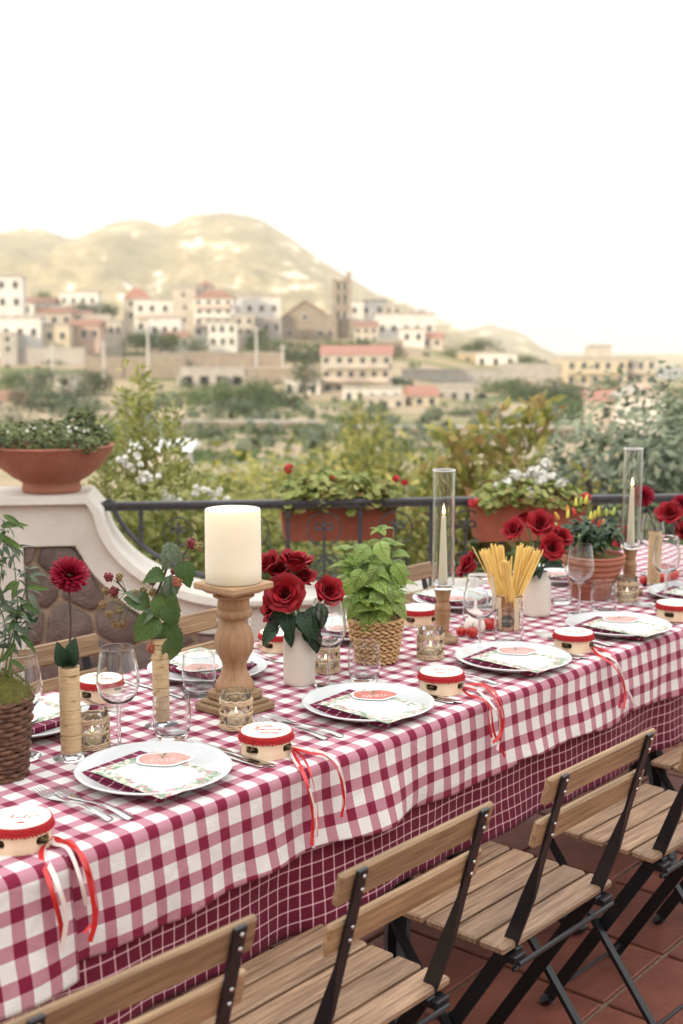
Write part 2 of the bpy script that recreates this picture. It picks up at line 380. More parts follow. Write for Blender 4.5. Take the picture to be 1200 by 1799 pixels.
def checkmat(name, period, frac, light, mid, dark, thin=False):
    # UV in metres: u along the table, v along the cloth
    m, n, p = newmat(name); N = n.nodes
    uv = N.new('ShaderNodeTexCoord'); spx = N.new('ShaderNodeSeparateXYZ'); link(n, uv.outputs['UV'], spx.inputs[0])
    fs = []
    for ch in 'XY':
        d = N.new('ShaderNodeMath'); d.operation = 'DIVIDE'; d.inputs[1].default_value = period; link(n, spx.outputs[ch], d.inputs[0])
        a = N.new('ShaderNodeMath'); a.operation = 'FRACT'; link(n, d.outputs[0], a.inputs[0])
        # jagged woven edge
        nz = N.new('ShaderNodeTexNoise'); nz.inputs['Scale'].default_value = 900; link(n, uv.outputs['UV'], nz.inputs['Vector'])
        sb = N.new('ShaderNodeMath'); sb.operation = 'MULTIPLY_ADD'; sb.inputs[1].default_value = .05; link(n, nz.outputs['Fac'], sb.inputs[0]); link(n, a.outputs[0], sb.inputs[2])
        l = N.new('ShaderNodeMath'); l.operation = 'LESS_THAN'; l.inputs[1].default_value = frac+.025; link(n, sb.outputs[0], l.inputs[0]); fs.append(l.outputs[0])
    s_ = N.new('ShaderNodeMath'); s_.operation = 'ADD'; link(n, fs[0], s_.inputs[0]); link(n, fs[1], s_.inputs[1])
    h = N.new('ShaderNodeMath'); h.operation = 'MULTIPLY'; h.inputs[1].default_value = .5; link(n, s_.outputs[0], h.inputs[0])
    cr = N.new('ShaderNodeValToRGB'); cr.color_ramp.interpolation = 'CONSTANT'
    cr.color_ramp.elements[0].color = light; cr.color_ramp.elements[1].position = .75; cr.color_ramp.elements[1].color = dark
    e = cr.color_ramp.elements.new(.25); e.color = mid
    link(n, h.outputs[0], cr.inputs[0])
    # weave: diagonal twill thread modulation
    wv = N.new('ShaderNodeTexWave'); wv.wave_type = 'BANDS'; wv.bands_direction = 'DIAGONAL'; wv.inputs['Scale'].default_value = 260; wv.inputs['Distortion'].default_value = 1.5
    link(n, uv.outputs['UV'], wv.inputs['Vector'])
    n2 = N.new('ShaderNodeTexNoise'); n2.inputs['Scale'].default_value = 500; link(n, uv.outputs['UV'], n2.inputs['Vector'])
    am = N.new('ShaderNodeMath'); am.operation = 'ADD'; link(n, wv.outputs['Fac'], am.inputs[0]); link(n, n2.outputs['Fac'], am.inputs[1])
    mr = N.new('ShaderNodeMapRange'); mr.inputs[1].default_value = .3; mr.inputs[2].default_value = 1.7; mr.inputs[3].default_value = .86; mr.inputs[4].default_value = 1.12; link(n, am.outputs[0], mr.inputs[0])
    hs = N.new('ShaderNodeHueSaturation'); link(n, mr.outputs[0], hs.inputs['Value']); link(n, cr.outputs[0], hs.inputs['Color']); link(n, hs.outputs[0], p.inputs['Base Color'])
    p.inputs['Roughness'].default_value = .85; p.inputs['Specular IOR Level'].default_value = .2; p.inputs['Sheen Weight'].default_value = .08
    b = N.new('ShaderNodeBump'); b.inputs['Strength'].default_value = .3; b.inputs['Distance'].default_value = .001; link(n, am.outputs[0], b.inputs['Height'])
    n3 = N.new('ShaderNodeTexNoise'); n3.inputs['Scale'].default_value = 16; n3.inputs['Detail'].default_value = 3; n3.inputs['Distortion'].default_value = 1.2; link(n, uv.outputs['UV'], n3.inputs['Vector'])
    b2 = N.new('ShaderNodeBump'); b2.inputs['Strength'].default_value = .55; b2.inputs['Distance'].default_value = .008; link(n, n3.outputs['Fac'], b2.inputs['Height']); link(n, b.outputs[0], b2.inputs['Normal']); link(n, b2.outputs[0], p.inputs['Normal'])
    return m
LIGHTC = (.74, .705, .68, 1)
M_['gingham'] = checkmat('burgundy gingham', .0514, .435, LIGHTC, (.47, .215, .265, 1), (.205, .010, .042, 1))
M_['windowpane'] = checkmat('burgundy windowpane', .0262, .875, (.72, .5, .52, 1), (.52, .27, .30, 1), (.13, .006, .026, 1))
M_['napkin'] = checkmat('burgundy napkin weave', .028, .92, (.7, .5, .52, 1), (.6, .38, .42, 1), (.15, .008, .04, 1))
# ================================================================== THE SETTING
def lerp(a, b, t): return a+(b-a)*t
def interp(tab, x):
    if x <= tab[0][0]: return tab[0][1]
    for (x0, y0), (x1, y1) in zip(tab, tab[1:]):
        if x <= x1: 
            t = (x-x0)/(x1-x0); t = t*t*(3-2*t); return y0+(y1-y0)*t
    return tab[-1][1]
ZL = [(5.6, -3.3), (20, -3.5), (40, -4.3), (60, -5.3), (100, -7.6), (150, -9.4), (200, -10), (250, -9.2), (300, -5.6), (350, -1.2), (400, 2.8), (470, 6.2), (560, 7.5), (640, 3), (800, -30), (1300, -60), (9000, -60)]
ZR = [(5.6, -3.3), (20, -3.5), (40, -4.3), (60, -5.3), (100, -7.6), (150, -10), (200, -11), (250, -11.2), (300, -8.5), (345, -3.6), (380, -4.2), (450, -14), (650, -40), (900, -60), (9000, -60)]
ZF = [(5.6, -3.3), (20, -3.5), (40, -4.3), (60, -5.3), (100, -7.6), (150, -11), (200, -12.5), (300, -12), (400, -13), (600, -20), (900, -48), (1300, -60), (9000, -60)]
def ground(x, y):
    u = x/max(y, 3)
    a, b, c = interp(ZL, y), interp(ZR, y), interp(ZF, y)
    t = min(1, max(0, (u-.055)/.05)); t2 = min(1, max(0, (u-.15)/.05))
    z = lerp(lerp(a, b, t), c, t2)
    if y > 30: z += noise.noise(Vector((x*.02, y*.02, 0)))*min(1.6, (y-30)*.01)
    return z
def G(px, D, dz=0):                      # a spot on the hillside seen at column px, D metres out
    x = (px-600)/FPX*D*1.0; return Vector((x*1.008, D, ground(x, D)+dz))

mt, n, p = newmat('hillside'); N = n.nodes
geo = N.new('ShaderNodeNewGeometry'); nz = N.new('ShaderNodeTexNoise'); nz.inputs['Scale'].default_value = .045; nz.inputs['Detail'].default_value = 8
mp = N.new('ShaderNodeMapping'); mp.inputs['Scale'].default_value = (.6, 1.6, 1); link(n, geo.outputs['Position'], mp.inputs[0]); link(n, mp.outputs[0], nz.inputs['Vector'])
cr = N.new('ShaderNodeValToRGB'); el = cr.color_ramp.elements
el[0].position = .36; el[0].color = (.08, .10, .035, 1); el[1].position = .62; el[1].color = (.36, .27, .18, 1)
e = el.new(.44); e.color = (.16, .16, .06, 1); e = el.new(.50); e.color = (.28, .22, .12, 1)
link(n, nz.outputs['Fac'], cr.inputs[0]); link(n, cr.outputs[0], p.inputs['Base Color']); p.inputs['Roughness'].default_value = .95
M_['hill'] = mt
gm = MB(); ys = [5.6]
while ys[-1] < 4300: ys.append(ys[-1]*1.055+.25)
vv = []; nu = 90
for y in ys:
    for i in range(nu+1):
        u = -0.75+1.5*i/nu; x = u*(y+8); vv.append((x, y, ground(x, y)))
gm.add(vv, [(j*(nu+1)+i, j*(nu+1)+i+1, (j+1)*(nu+1)+i+1, (j+1)*(nu+1)+i) for j in range(len(ys)-1) for i in range(nu)])
tag(gm.build('hillside_ground', M_['hill'], None, True, 180), kind='structure')
gb = MB(); gb.grid(lambda u, v: (lerp(-60, 60, u), lerp(-40, 5.7, v), -3.35), 12, 8); tag(gb.build('lower_ground', M_['hill']), kind='structure')

# --- mountains
mt, n, p = newmat('mountain rock and scrub with painted sun'); N = n.nodes
geo = N.new('ShaderNodeNewGeometry'); nz = N.new('ShaderNodeTexNoise'); nz.inputs['Scale'].default_value = .011; nz.inputs['Detail'].default_value = 9; nz.inputs['Roughness'].default_value = .72
mp = N.new('ShaderNodeMapping'); mp.inputs['Scale'].default_value = (1, .5, 1.8); link(n, geo.outputs['Position'], mp.inputs[0]); link(n, mp.outputs[0], nz.inputs['Vector'])
cr = N.new('ShaderNodeValToRGB'); el = cr.color_ramp.elements
el[0].position = .42; el[0].color = (.15, .125, .06, 1); el[1].position = .64; el[1].color = (.97, .90, .76, 1)  # near-white end: pale rock, with sunlit patches painted into the colour
e = el.new(.52); e.color = (.24, .19, .095, 1); e = el.new(.575); e.color = (.36, .28, .15, 1)
link(n, nz.outputs['Fac'], cr.inputs[0]); link(n, cr.outputs[0], p.inputs['Base Color']); p.inputs['Roughness'].default_value = .95
M_['mountain'] = mt
def mountain(name, ridge, Y, base, front, seed, rough):
    m = MB(); nu, nv = 260, 70; x0, x1 = ridge[0][0], ridge[-1][0]; vv = []
    for j in range(nv+1):
        t = j/nv                                   # 0 front foot, .7 ridge, 1 behind
        for i in range(nu+1):
            px = lerp(x0, x1, i/nu); rz = WD(px, interp_lin(ridge, px), Y)
            if t <= .72:
                q = t/.72; prof = q**.85
                y = Y-front*(1-q); amp = rough*max(0, sin(pi*min(1, q*1.02)))**1.3
            else:
                q = (t-.72)/.28; prof = 1-q*.9; y = Y+q*900; amp = rough*.3*q
            x = rz.x*(y/Y)**.6
            nn = noise.fractal(Vector((x*.0052+seed, y*.004, seed)), .8, 2.2, 7)
            rg = 1-abs(noise.noise(Vector((x*.006+seed, y*.0016, 3.1))))*2
            z = base+(rz.z-base)*prof + amp*(nn*.62+rg*.42-.5) + (noise.noise(Vector((x*.02+seed, 1, 2)))*5 + abs(noise.noise(Vector((x*.05+seed, 4, 2))))*5)*min(1, prof*1.3)**3
            vv.append((x, y, z))
    m.add(vv, [(j*(nu+1)+i, j*(nu+1)+i+1, (j+1)*(nu+1)+i+1, (j+1)*(nu+1)+i) for j in range(nv) for i in range(nu)])
    return tag(m.build(name, M_['mountain'], None, True, 180), kind='structure')
def interp_lin(tab, x):
    if x <= tab[0][0]: return tab[0][1]
    for (x0, y0), (x1, y1) in zip(tab, tab[1:]):
        if x <= x1: return y0+(y1-y0)*(x-x0)/(x1-x0)
    return tab[-1][1]
ridge = [(-900, 470), (-500, 440), (-200, 425), (-60, 420), (0, 408), (28, 404), (50, 398), (72, 400), (95, 410), (118, 419), (140, 418), (165, 408), (195, 394), (235, 385), (262, 390), (292, 398), (312, 392), (335, 381), (362, 376), (385, 375), (415, 376), (440, 380), (468, 390), (492, 408), (520, 424), (545, 444), (575, 465), (610, 486), (640, 505), (670, 517), (700, 530), (730, 541), (752, 554), (780, 568), (815, 582), (850, 598), (900, 626), (1000, 680)]
mountain('mountain', ridge, 2700, -62, 1200, 2.0, 95)
ridge2 = [(500, 640), (640, 620), (720, 606), (770, 592), (800, 584), (830, 579), (850, 573), (866, 570), (880, 577), (905, 580), (925, 592), (945, 609), (960, 620), (990, 628), (1040, 636), (1090, 643), (1150, 640), (1250, 646), (1400, 660)]
mountain('distant_ridge', ridge2, 3900, -62, 900, 9.0, 40)

# --- the air
hz = MB(); hz.box((0, 2150, 128), (7000, 4400, 382)); hzm = D_.materials.new('air'); hzm.use_nodes = True; hn = hzm.node_tree; hn.nodes.clear()
ho = hn.nodes.new('ShaderNodeOutputMaterial'); hv = hn.nodes.new('ShaderNodeVolumePrincipled')
hv.inputs['Color'].default_value = (1, .95, .86, 1); hv.inputs['Density'].default_value = .00018; hv.inputs['Anisotropy'].default_value = .2
hn.links.new(hv.outputs[0], ho.inputs['Volume']); tag(hz.build('haze', hzm), kind='stuff')

# --- background buildings
def wallm(name, c, c2=None): return mat(name, c, .85, c2 or tuple(x*.70 for x in c[:3])+(1,), sc=.6, detail=6)
BW = {'white': wallm('white render', (.70, .665, .62, 1)), 'cream': wallm('cream render', (.52, .46, .385, 1)), 'ochre': wallm('yellow ochre render', (.46, .36, .23, 1)),
      'pink': wallm('salmon render', (.52, .38, .31, 1)), 'stone': wallm('old stone', (.30, .245, .195, 1), (.20, .165, .135, 1)), 'grey': wallm('grey render', (.40, .37, .34, 1)),
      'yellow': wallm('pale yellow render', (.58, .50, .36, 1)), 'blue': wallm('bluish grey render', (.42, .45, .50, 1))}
M_['rooftile'] = mat('red roof tile', (.34, .16, .12, 1), .8, (.25, .12, .09, 1), sc=1.5, stretch=(1, 6, 1)); M_['roofbrown'] = mat('brown roof tile', (.26, .14, .10, 1), .85, (.2, .11, .08, 1), sc=1.5)
M_['roofgrey'] = mat('flat roof', (.42, .38, .34, 1), .9, sc=1)
M_['winframe'] = mat('window surround', (.62, .58, .52, 1), .7); M_['winpane'] = mat('dark window pane', (.05, .06, .065, 1), .2, (.035, .04, .05, 1), sc=3)
M_['shutter'] = mat('green shutter', (.03, .08, .07, 1), .6); M_['awning'] = mat('canvas awning', (.62, .5, .42, 1), .8)
fr = MB()
for (c, d) in (((0, 0, .68), (1.25, .14, .12)), ((0, 0, -.68), (1.35, .2, .1)), ((-.57, 0, 0), (.11, .14, 1.24)), ((.57, 0, 0), (.11, .14, 1.24))): fr.box(c, d)
WFRAME = fr.mesh('window_frame', M_['winframe']); pn = MB(); pn.box((0, 0, 0), (1.02, .05, 1.22)); WPANE = pn.mesh('window_pane', M_['winpane'])
def window(parent, x, z, yf, w=1.0, h=1.3):
    o = mo('window', WFRAME, parent, (x, yf-.02, z), None, (w/1.02, 1, h/1.24)); mo('pane', WPANE, o, (0, .01, 0)); return o
def roofmesh(kind, w, d, h, ov=.35):
    m = MB(); w2, d2 = w/2+ov, d/2+ov
    if kind == 'flat':
        m.box((0, 0, .12), (w+.3, d+.3, .24)); m.box((0, -d/2-.02, .45), (w+.3, .2, .44)); return m
    if kind == 'gable_x':      # ridge along x
        v = [(-w2, -d2, 0), (w2, -d2, 0), (w2, d2, 0), (-w2, d2, 0), (-w2, 0, h), (w2, 0, h)]
        f = [(0, 1, 5, 4), (2, 3, 4, 5), (0, 4, 3), (1, 2, 5), (0, 3, 2, 1)]
    elif kind == 'gable_y':
        v = [(-w2, -d2, 0), (w2, -d2, 0), (w2, d2, 0), (-w2, d2, 0), (0, -d2, h), (0, d2, h)]
        f = [(0, 4, 5, 3), (1, 2, 5, 4), (0, 1, 4), (2, 3, 5), (0, 3, 2, 1)]
    else:
        r = max(0, w2-d2); v = [(-w2, -d2, 0), (w2, -d2, 0), (w2, d2, 0), (-w2, d2, 0), (-r, 0, h), (r, 0, h)]
        f = [(0, 1, 5, 4), (2, 3, 4, 5), (0, 4, 3), (1, 2, 5), (0, 3, 2, 1)]
    m.add(v, f); return m
def building(x0, x1, yt, yb, D, wallc, roof, cols, rows, label, cat='house', roofm='rooftile', rh=1.6, yaw=0, balc=(), depth=None, name='house', shutters=False, chim=False, wsc=1.0, sink=4):
    a = WD(x0, yb, D); b = WD(x1, yb, D); t = WD(x0, yt, D); w = (b.x-a.x); h = t.z-a.z; d = depth or max(5, w*.6)
    if roof != 'flat': h -= rh*.8
    e = thing(name, label, cat, ((a.x+b.x)/2, D+d/2, a.z), radians(yaw))
    m = MB(); m.box((0, 0, h/2-sink/2), (w, d, h+sink)); m.build('wall', BW[wallc], e)
    rf = roofmesh(roof, w, d, rh); r = rf.build('roof', M_['roofgrey'] if roof == 'flat' else M_[roofm], e, loc=(0, 0, h+.004))
    if chim: c = MB(); c.box((w*.22, 0, rh*.8), (.7, .7, 1.6)); c.box((w*.22, 0, rh*.8+.85), (.9, .9, .14)); c.build('chimney', BW[wallc], r)
    if cols and rows:
        sw = w/cols; sh = h/rows
        for j in range(rows):
            for i in range(cols):
                window(e, -w/2+sw*(i+.5)+R.uniform(-.06, .06)*sw, sh*(j+.55), -d/2, min(1.15, sw*.42)*wsc, min(1.7, sh*.5)*wsc)
    for j in balc:
        sh = h/rows; z = sh*j+.1
        m = MB(); m.box((0, -d/2-.6, z), (w*.9, 1.2, .18)); m.box((0, -d/2-1.16, z+.55), (w*.9, .08, .9)); 
        for s in (-1, 1): m.box((s*w*.45, -d/2-.6, z+.55), (.08, 1.12, .9))
        m.build('balcony', M_['awning'] if j % 2 else BW[wallc], e)
    return e
building(-30, 40, 487, 606, 318, 'white', 'flat', 3, 4, 'tall white house with brown eaves at the left end of the village', yaw=6, shutters=True)
building(24, 98, 524, 606, 334, 'white', 'gable_x', 4, 3, 'long white house with a low brown roof right of the tallest house on the left', roofm='roofbrown', yaw=-4)
building(64, 124, 541, 606, 322, 'cream', 'gable_x', 3, 2, 'cream house stepping down the slope beside the pink row', roofm='roofbrown', yaw=8)
building(0, 72, 560, 612, 303, 'white', 'flat', 3, 1, 'bright white low block in front of the leftmost houses', depth=6)
building(76, 122, 572, 612, 306, 'yellow', 'flat', 2, 1, 'small pale yellow house between the white block and the pink row', depth=6)
building(120, 178, 563, 604, 312, 'pink', 'gable_x', 3, 1, 'salmon pink house with a brown roof below the dark trees', roofm='roofbrown', yaw=-6)
building(146, 194, 556, 590, 325, 'cream', 'flat', 2, 1, 'little cream house behind the salmon pink one', depth=6)
building(105, 172, 514, 545, 425, 'white', 'flat', 4, 1, 'distant white house on the skyline above the dark trees')
building(216, 262, 510, 565, 385, 'cream', 'hip', 2, 2, 'cream villa with a pointed red hipped roof', rh=3, yaw=10)
building(236, 322, 528, 590, 365, 'white', 'flat', 4, 2, 'wide white house in front of the cream villa', balc=(1,))
building(304, 345, 508, 596, 355, 'cream', 'flat', 1, 4, 'tall narrow plain block left of the balconied apartments', cat='building', name='apartment_building', wsc=.7)
building(343, 412, 512, 592, 350, 'white', 'hip', 4, 4, 'white apartment block with balconies and a wide brown hipped roof', roofm='roofbrown', cat='building', name='apartment_building', balc=(1, 2, 3), rh=2.4, yaw=-5)
building(405, 492, 522, 566, 378, 'white', 'flat', 4, 1, 'bright white flat roofed house between the apartments and the church', yaw=3)
building(366, 416, 568, 612, 333, 'white', 'flat', 3, 2, 'small white houses tucked below the balconied apartments', depth=6)
building(262, 318, 560, 604, 338, 'white', 'flat', 3, 1, 'low white house under the wide white house', depth=6)
building(612, 680, 530, 596, 388, 'white', 'flat', 3, 2, 'white house directly right of the church tower', yaw=-4)
building(660, 762, 553, 606, 360, 'white', 'flat', 5, 1, 'broad white house with a row of small windows right of the church', yaw=4, chim=True)
building(702, 746, 580, 632, 348, 'white', 'flat', 2, 2, 'white annex standing below the broad white house', depth=6)
building(742, 780, 586, 628, 350, 'cream', 'gable_x', 2, 2, 'small cream house at the right end of the hilltop village', yaw=-8)
building(566, 690, 610, 696, 248, 'cream', 'gable_x', 6, 3, 'three storey house with terraces and a long red roof below the church', balc=(0, 1, 2), rh=1.8, yaw=-3)
building(498, 562, 668, 704, 244, 'white', 'flat', 3, 1, 'low white outbuilding left of the three storey house', depth=5)
building(602, 706, 684, 716, 232, 'white', 'flat', 5, 1, 'long low white annex in front of the three storey house', depth=5)
building(716, 766, 682, 738, 216, 'yellow', 'gable_x', 2, 2, 'little yellow cottage with a bright red roof', rh=1.6, yaw=14)
building(764, 832, 680, 718, 238, 'grey', 'flat', 3, 1, 'grey stone shed to the right of the yellow cottage', depth=6)
building(838, 910, 622, 652, 330, 'white', 'flat', 3, 1, 'low white bungalow beside the round hilltop tree', yaw=-6)
building(804, 838, 622, 648, 335, 'ochre', 'flat', 1, 1, 'tiny ochre hut left of the low white bungalow', depth=5)
ap = building(986, 1098, 632, 705, 298, 'yellow', 'flat', 5, 3, 'yellow apartment block with loggias on the right of the valley', cat='building', name='apartment_building', balc=(1, 2), depth=12, yaw=5)
building(1034, 1074, 610, 634, 303, 'cream', 'flat', 0, 0, 'windowless lift tower rising above the yellow apartment block', cat='building', name='roof_tower', depth=5, sink=1)
building(1096, 1152, 631, 705, 302, 'cream', 'flat', 3, 3, 'narrower cream apartment block joined behind the yellow one', cat='building', name='apartment_building', balc=(0, 1, 2), yaw=-4)
building(1036, 1098, 690, 752, 150, 'cream', 'gable_x', 1, 1, 'near cream wing with a faded red roof above the olive tree', rh=1.1, yaw=-6, wsc=.8, depth=5)
building(1090, 1166, 684, 756, 146, 'white', 'gable_y', 1, 1, 'near white gable fronted house beside the faded red roof above the olive tree', rh=1.0, roofm='roofgrey', wsc=.7, depth=6)
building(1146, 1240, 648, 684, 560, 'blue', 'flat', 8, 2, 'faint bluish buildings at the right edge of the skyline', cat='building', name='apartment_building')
building(-20, 46, 690, 716, 205, 'cream', 'gable_x', 2, 1, 'cream farm shed low on the slope at the left edge', roofm='roofbrown', depth=5)
building(96, 134, 664, 684, 232, 'white', 'flat', 1, 1, 'tiny white hut in the olive terraces on the left', depth=4)
building(236, 322, 780, 838, 48, 'white', 'gable_x', 0, 0, 'white garden shelter behind the tall yellow green shrub', cat='shelter', name='garden_shelter', rh=.35, depth=3, roofm='cardwhite')
building(664, 708, 600, 640, 330, 'stone', 'flat', 1, 1, 'ruined stone outhouse below the broad white house', depth=5)
for t in ((40, 72, 536, 562, 345, 'cream', 'hip', 2, 1, 'small hipped cream house just behind the long white one'), (128, 158, 546, 570, 338, 'white', 'gable_x', 2, 1, 'white gabled house wedged above the salmon pink house'), (178, 214, 566, 596, 322, 'cream', 'flat', 3, 1, 'low cream building right of the salmon pink house'), (262, 300, 534, 562, 372, 'cream', 'flat', 3, 1, 'cream upper storey behind the wide white house'), (286, 330, 584, 612, 330, 'white', 'gable_x', 3, 1, 'white cottage at the foot of the narrow plain block'), (412, 446, 556, 592, 345, 'cream', 'flat', 2, 2, 'cream house between the apartments and the little dark tree'), (444, 494, 562, 590, 352, 'grey', 'flat', 3, 1, 'grey walled yard house left of the church'), (622, 664, 566, 604, 350, 'cream', 'gable_x', 3, 2, 'cream house low between tower and broad white house'), (676, 704, 538, 556, 378, 'cream', 'flat', 2, 1, 'cream roof room above the broad white house'), (722, 748, 548, 560, 366, 'grey', 'flat', 1, 1, 'grey roof hut on the broad white house'), (640, 712, 700, 722, 214, 'cream', 'flat', 3, 1, 'low cream store right below the long low annex'), (0, 30, 588, 622, 296, 'grey', 'flat', 1, 2, 'grey end house at the left edge below the tall white one'), (910, 960, 634, 650, 345, 'grey', 'flat', 3, 1, 'faint grey buildings right of the white bungalow'), (348, 372, 494, 512, 360, 'grey', 'hip', 1, 1, 'small roof pavilion above the balconied apartments')):
    building(t[0], t[1], t[2], t[3], t[4], t[5], t[6], t[7], t[8], t[9], depth=6, roofm='roofbrown')
# church and bell tower
a = WD(495, 606, 368); b = WD(592, 606, 368); w = b.x-a.x; hE = WD(500, 560, 368).z-a.z; hR = WD(530, 530, 368).z-a.z
ch = thing('church', 'old stone church with a gabled front and round window beside the bell tower', 'church', ((a.x+b.x)/2, 368, a.z))
m = MB(); x0, x1 = -w/2, w/2; xr = -w/2+w*.42; xe = -w/2+w*.78
prof = [(x0, -4), (x1, -4), (x1, hE+1.5), (xe, hE+1.5), (xr, hR), (x0, hE)]
m.add([(x, y, z) for y in (0, 12) for x, z in prof], [(0, 1, 2, 3, 4, 5), (11, 10, 9, 8, 7, 6)]+[(i, i+6, (i+1) % 6+6, (i+1) % 6) for i in range(6)]); m.build('wall', BW['stone'], ch)
m = MB(); 
for (p0, p1) in (((x0-.3, hE-.1), (xr, hR+.1)), ((xr, hR+.1), (xe+.3, hE+1.4))):
    v = []; 
    for y in (-.4, 12.2):
        for (x, z) in (p0, p1): v += [(x, y, z+.05), (x, y, z+.4)]
    m.add(v, [(0, 1, 3, 2), (4, 6, 7, 5), (0, 4, 5, 1), (2, 3, 7, 6), (1, 5, 7, 3), (0, 2, 6, 4)])
m.build('roof', M_['roofbrown'], ch)
m = MB(); m.lathe([(1.05, 0), (1.05, .3), (.8, .3), (.8, 0)], 20, closed=True, M=Matrix.Translation((xr, .02, hE+.5)) @ Matrix.Rotation(pi/2, 4, 'X')); rw = m.build('round_window', M_['winframe'], ch)
m = MB(); m.lathe([(0, .1), (.8, .1)], 20, M=Matrix.Translation((xr, .02, hE+.5)) @ Matrix.Rotation(pi/2, 4, 'X')); m.build('pane', M_['winpane'], rw)
m = MB(); m.box((xr, -.06, .8), (2.0, .12, 3.0)); m.build('door', M_['roofbrown'], ch)
for xx in (-w*.36, w*.2, w*.38): window(ch, xx, hE*.45, -0.02, 1.0, 1.8)
a = WD(584, 606, 372); b = WD(617, 606, 372); w = b.x-a.x; hT = WD(600, 492, 372).z-a.z; hT2 = WD(609, 477, 372).z-a.z
bt = thing('bell_tower', 'ruined square stone bell tower rising above the village skyline', 'tower', ((a.x+b.x)/2, 372+w/2, a.z))
m = MB(); pr = .9
for (sx, sy) in ((-1, -1), (1, -1), (1, 1), (-1, 1)): m.box((sx*(w/2-pr/2), sy*(w/2-pr/2), hT/2-2), (pr, pr, hT+4))
segs = [(-4, hT*.40), (hT*.52, hT*.62), (hT*.78, hT*.84), (hT*.965, hT)]
for z0, z1 in segs: m.box((0, 0, (z0+z1)/2), (w-.12, w-.12, z1-z0))
m.box((w/2-.7, 0, (hT+hT2)/2), (1.3, w*.7, hT2-hT)); m.box((w/2-1.2, 0, hT+.4), (2.4, w*.8, .8)); m.box((-w/2+.6, 0, hT+.2), (1.1, w*.8, .5))
m.build('shaft', BW['stone'], bt)
for z0, z1 in ((.62, .78), (.84, .965), (.40, .52)):
    for xx in (-w*.18, w*.18):
        q = MB(); zc = hT*(z0+z1)/2; hh = hT*(z1-z0); q.box((xx, 0, zc), (w*.16, w*.55, hh*.98)); q.build('belfry_opening', M_['winpane'], bt)
    q = MB(); q.box((0, 0, hT*(z0+z1)/2), (w*.12, w-.5, hT*(z1-z0))); q.build('pier', BW['stone'], bt)
# terrace walls
def twall(x0, x1, yt, yb, D, label, c='stone', openings=0, name='retaining_wall'):
    a = WD(x0, yb, D); b = WD(x1, yb, D); h = WD(x0, yt, D).z-a.z; w = b.x-a.x
    e = thing(name, label, 'wall', ((a.x+b.x)/2, D, a.z)); m = MB()
    if openings:
        op = w/openings*.55; z0 = h*.5; m.box((0, .6, z0+(h-z0)/2), (w, 1.2, h-z0))
        for i in range(openings+1): m.box((-w/2+w*i/openings, .6, z0/2-1.5), (w/openings*.45, 1.18, z0+3))
        m.build('pier', BW[c], e)
        q = MB(); q.box((0, 1.6, z0/2-.8), (w, .2, z0+3)); q.build('recess', M_['winpane'], e)
    else:
        m.box((0, .6, h/2-1.5), (w, 1.2, h+3)); m.build('wall_face', BW[c], e)
    m = MB(); m.box((0, .55, h+.1), (w+.1, 1.4, .2)); m.build('coping', BW['grey'], e)
    return e
twall(256, 500, 620, 652, 292, 'long high retaining wall crossing the hillside under the village', 'stone')
twall(316, 432, 646, 676, 262, 'pale concrete wall with dark square openings below the long wall', 'grey', 4)
twall(150, 330, 628, 690, 276, 'stepped stone wall left of the wall with openings', 'stone')
twall(20, 150, 612, 626, 298, 'low garden wall under the houses on the left', 'grey')
twall(430, 560, 648, 670, 262, 'stone terrace wall left of the three storey house')
twall(706, 900, 650, 676, 268, 'grey terrace wall right of the three storey house', 'grey')
twall(-40, 140, 770, 782, 118, 'long pale kerb wall low on the left slope', 'grey')
twall(300, 560, 742, 752, 150, 'dry stone terrace wall across the middle of the slope')
twall(560, 1010, 752, 764, 142, 'dry stone terrace wall right of the middle of the slope')
twall(880, 1010, 640, 652, 300, 'short wall above the bushes left of the yellow block', 'grey')
# utility poles
M_['pole'] = mat('pale concrete pole', (.5, .48, .45, 1), .8)
for (px, yt, yb, D, lab) in ((93, 603, 648, 275, 'pale utility pole standing under the leftmost houses'), (261, 574, 650, 268, 'tall utility pole in front of the wide white house'), (183, 598, 652, 272, 'thin pale pole above the tall yellow green shrub'), (451, 572, 660, 266, 'tall utility pole left of the church'), (497, 604, 664, 268, 'short thick pole below the church door')):
    a = WD(px, yb, D); h = WD(px, yt, D).z-a.z; e = thing('utility_pole', lab, 'pole', a, 0, 'utility poles on the hillside')
    m = MB(); m.tube([(0, 0, -4), (0, 0, h)], [.34, .22], 8); m.build('pole', M_['pole'], e); m = MB(); m.box((0, 0, h-.7), (2.2, .16, .16)); m.build('crossarm', M_['pole'], e)

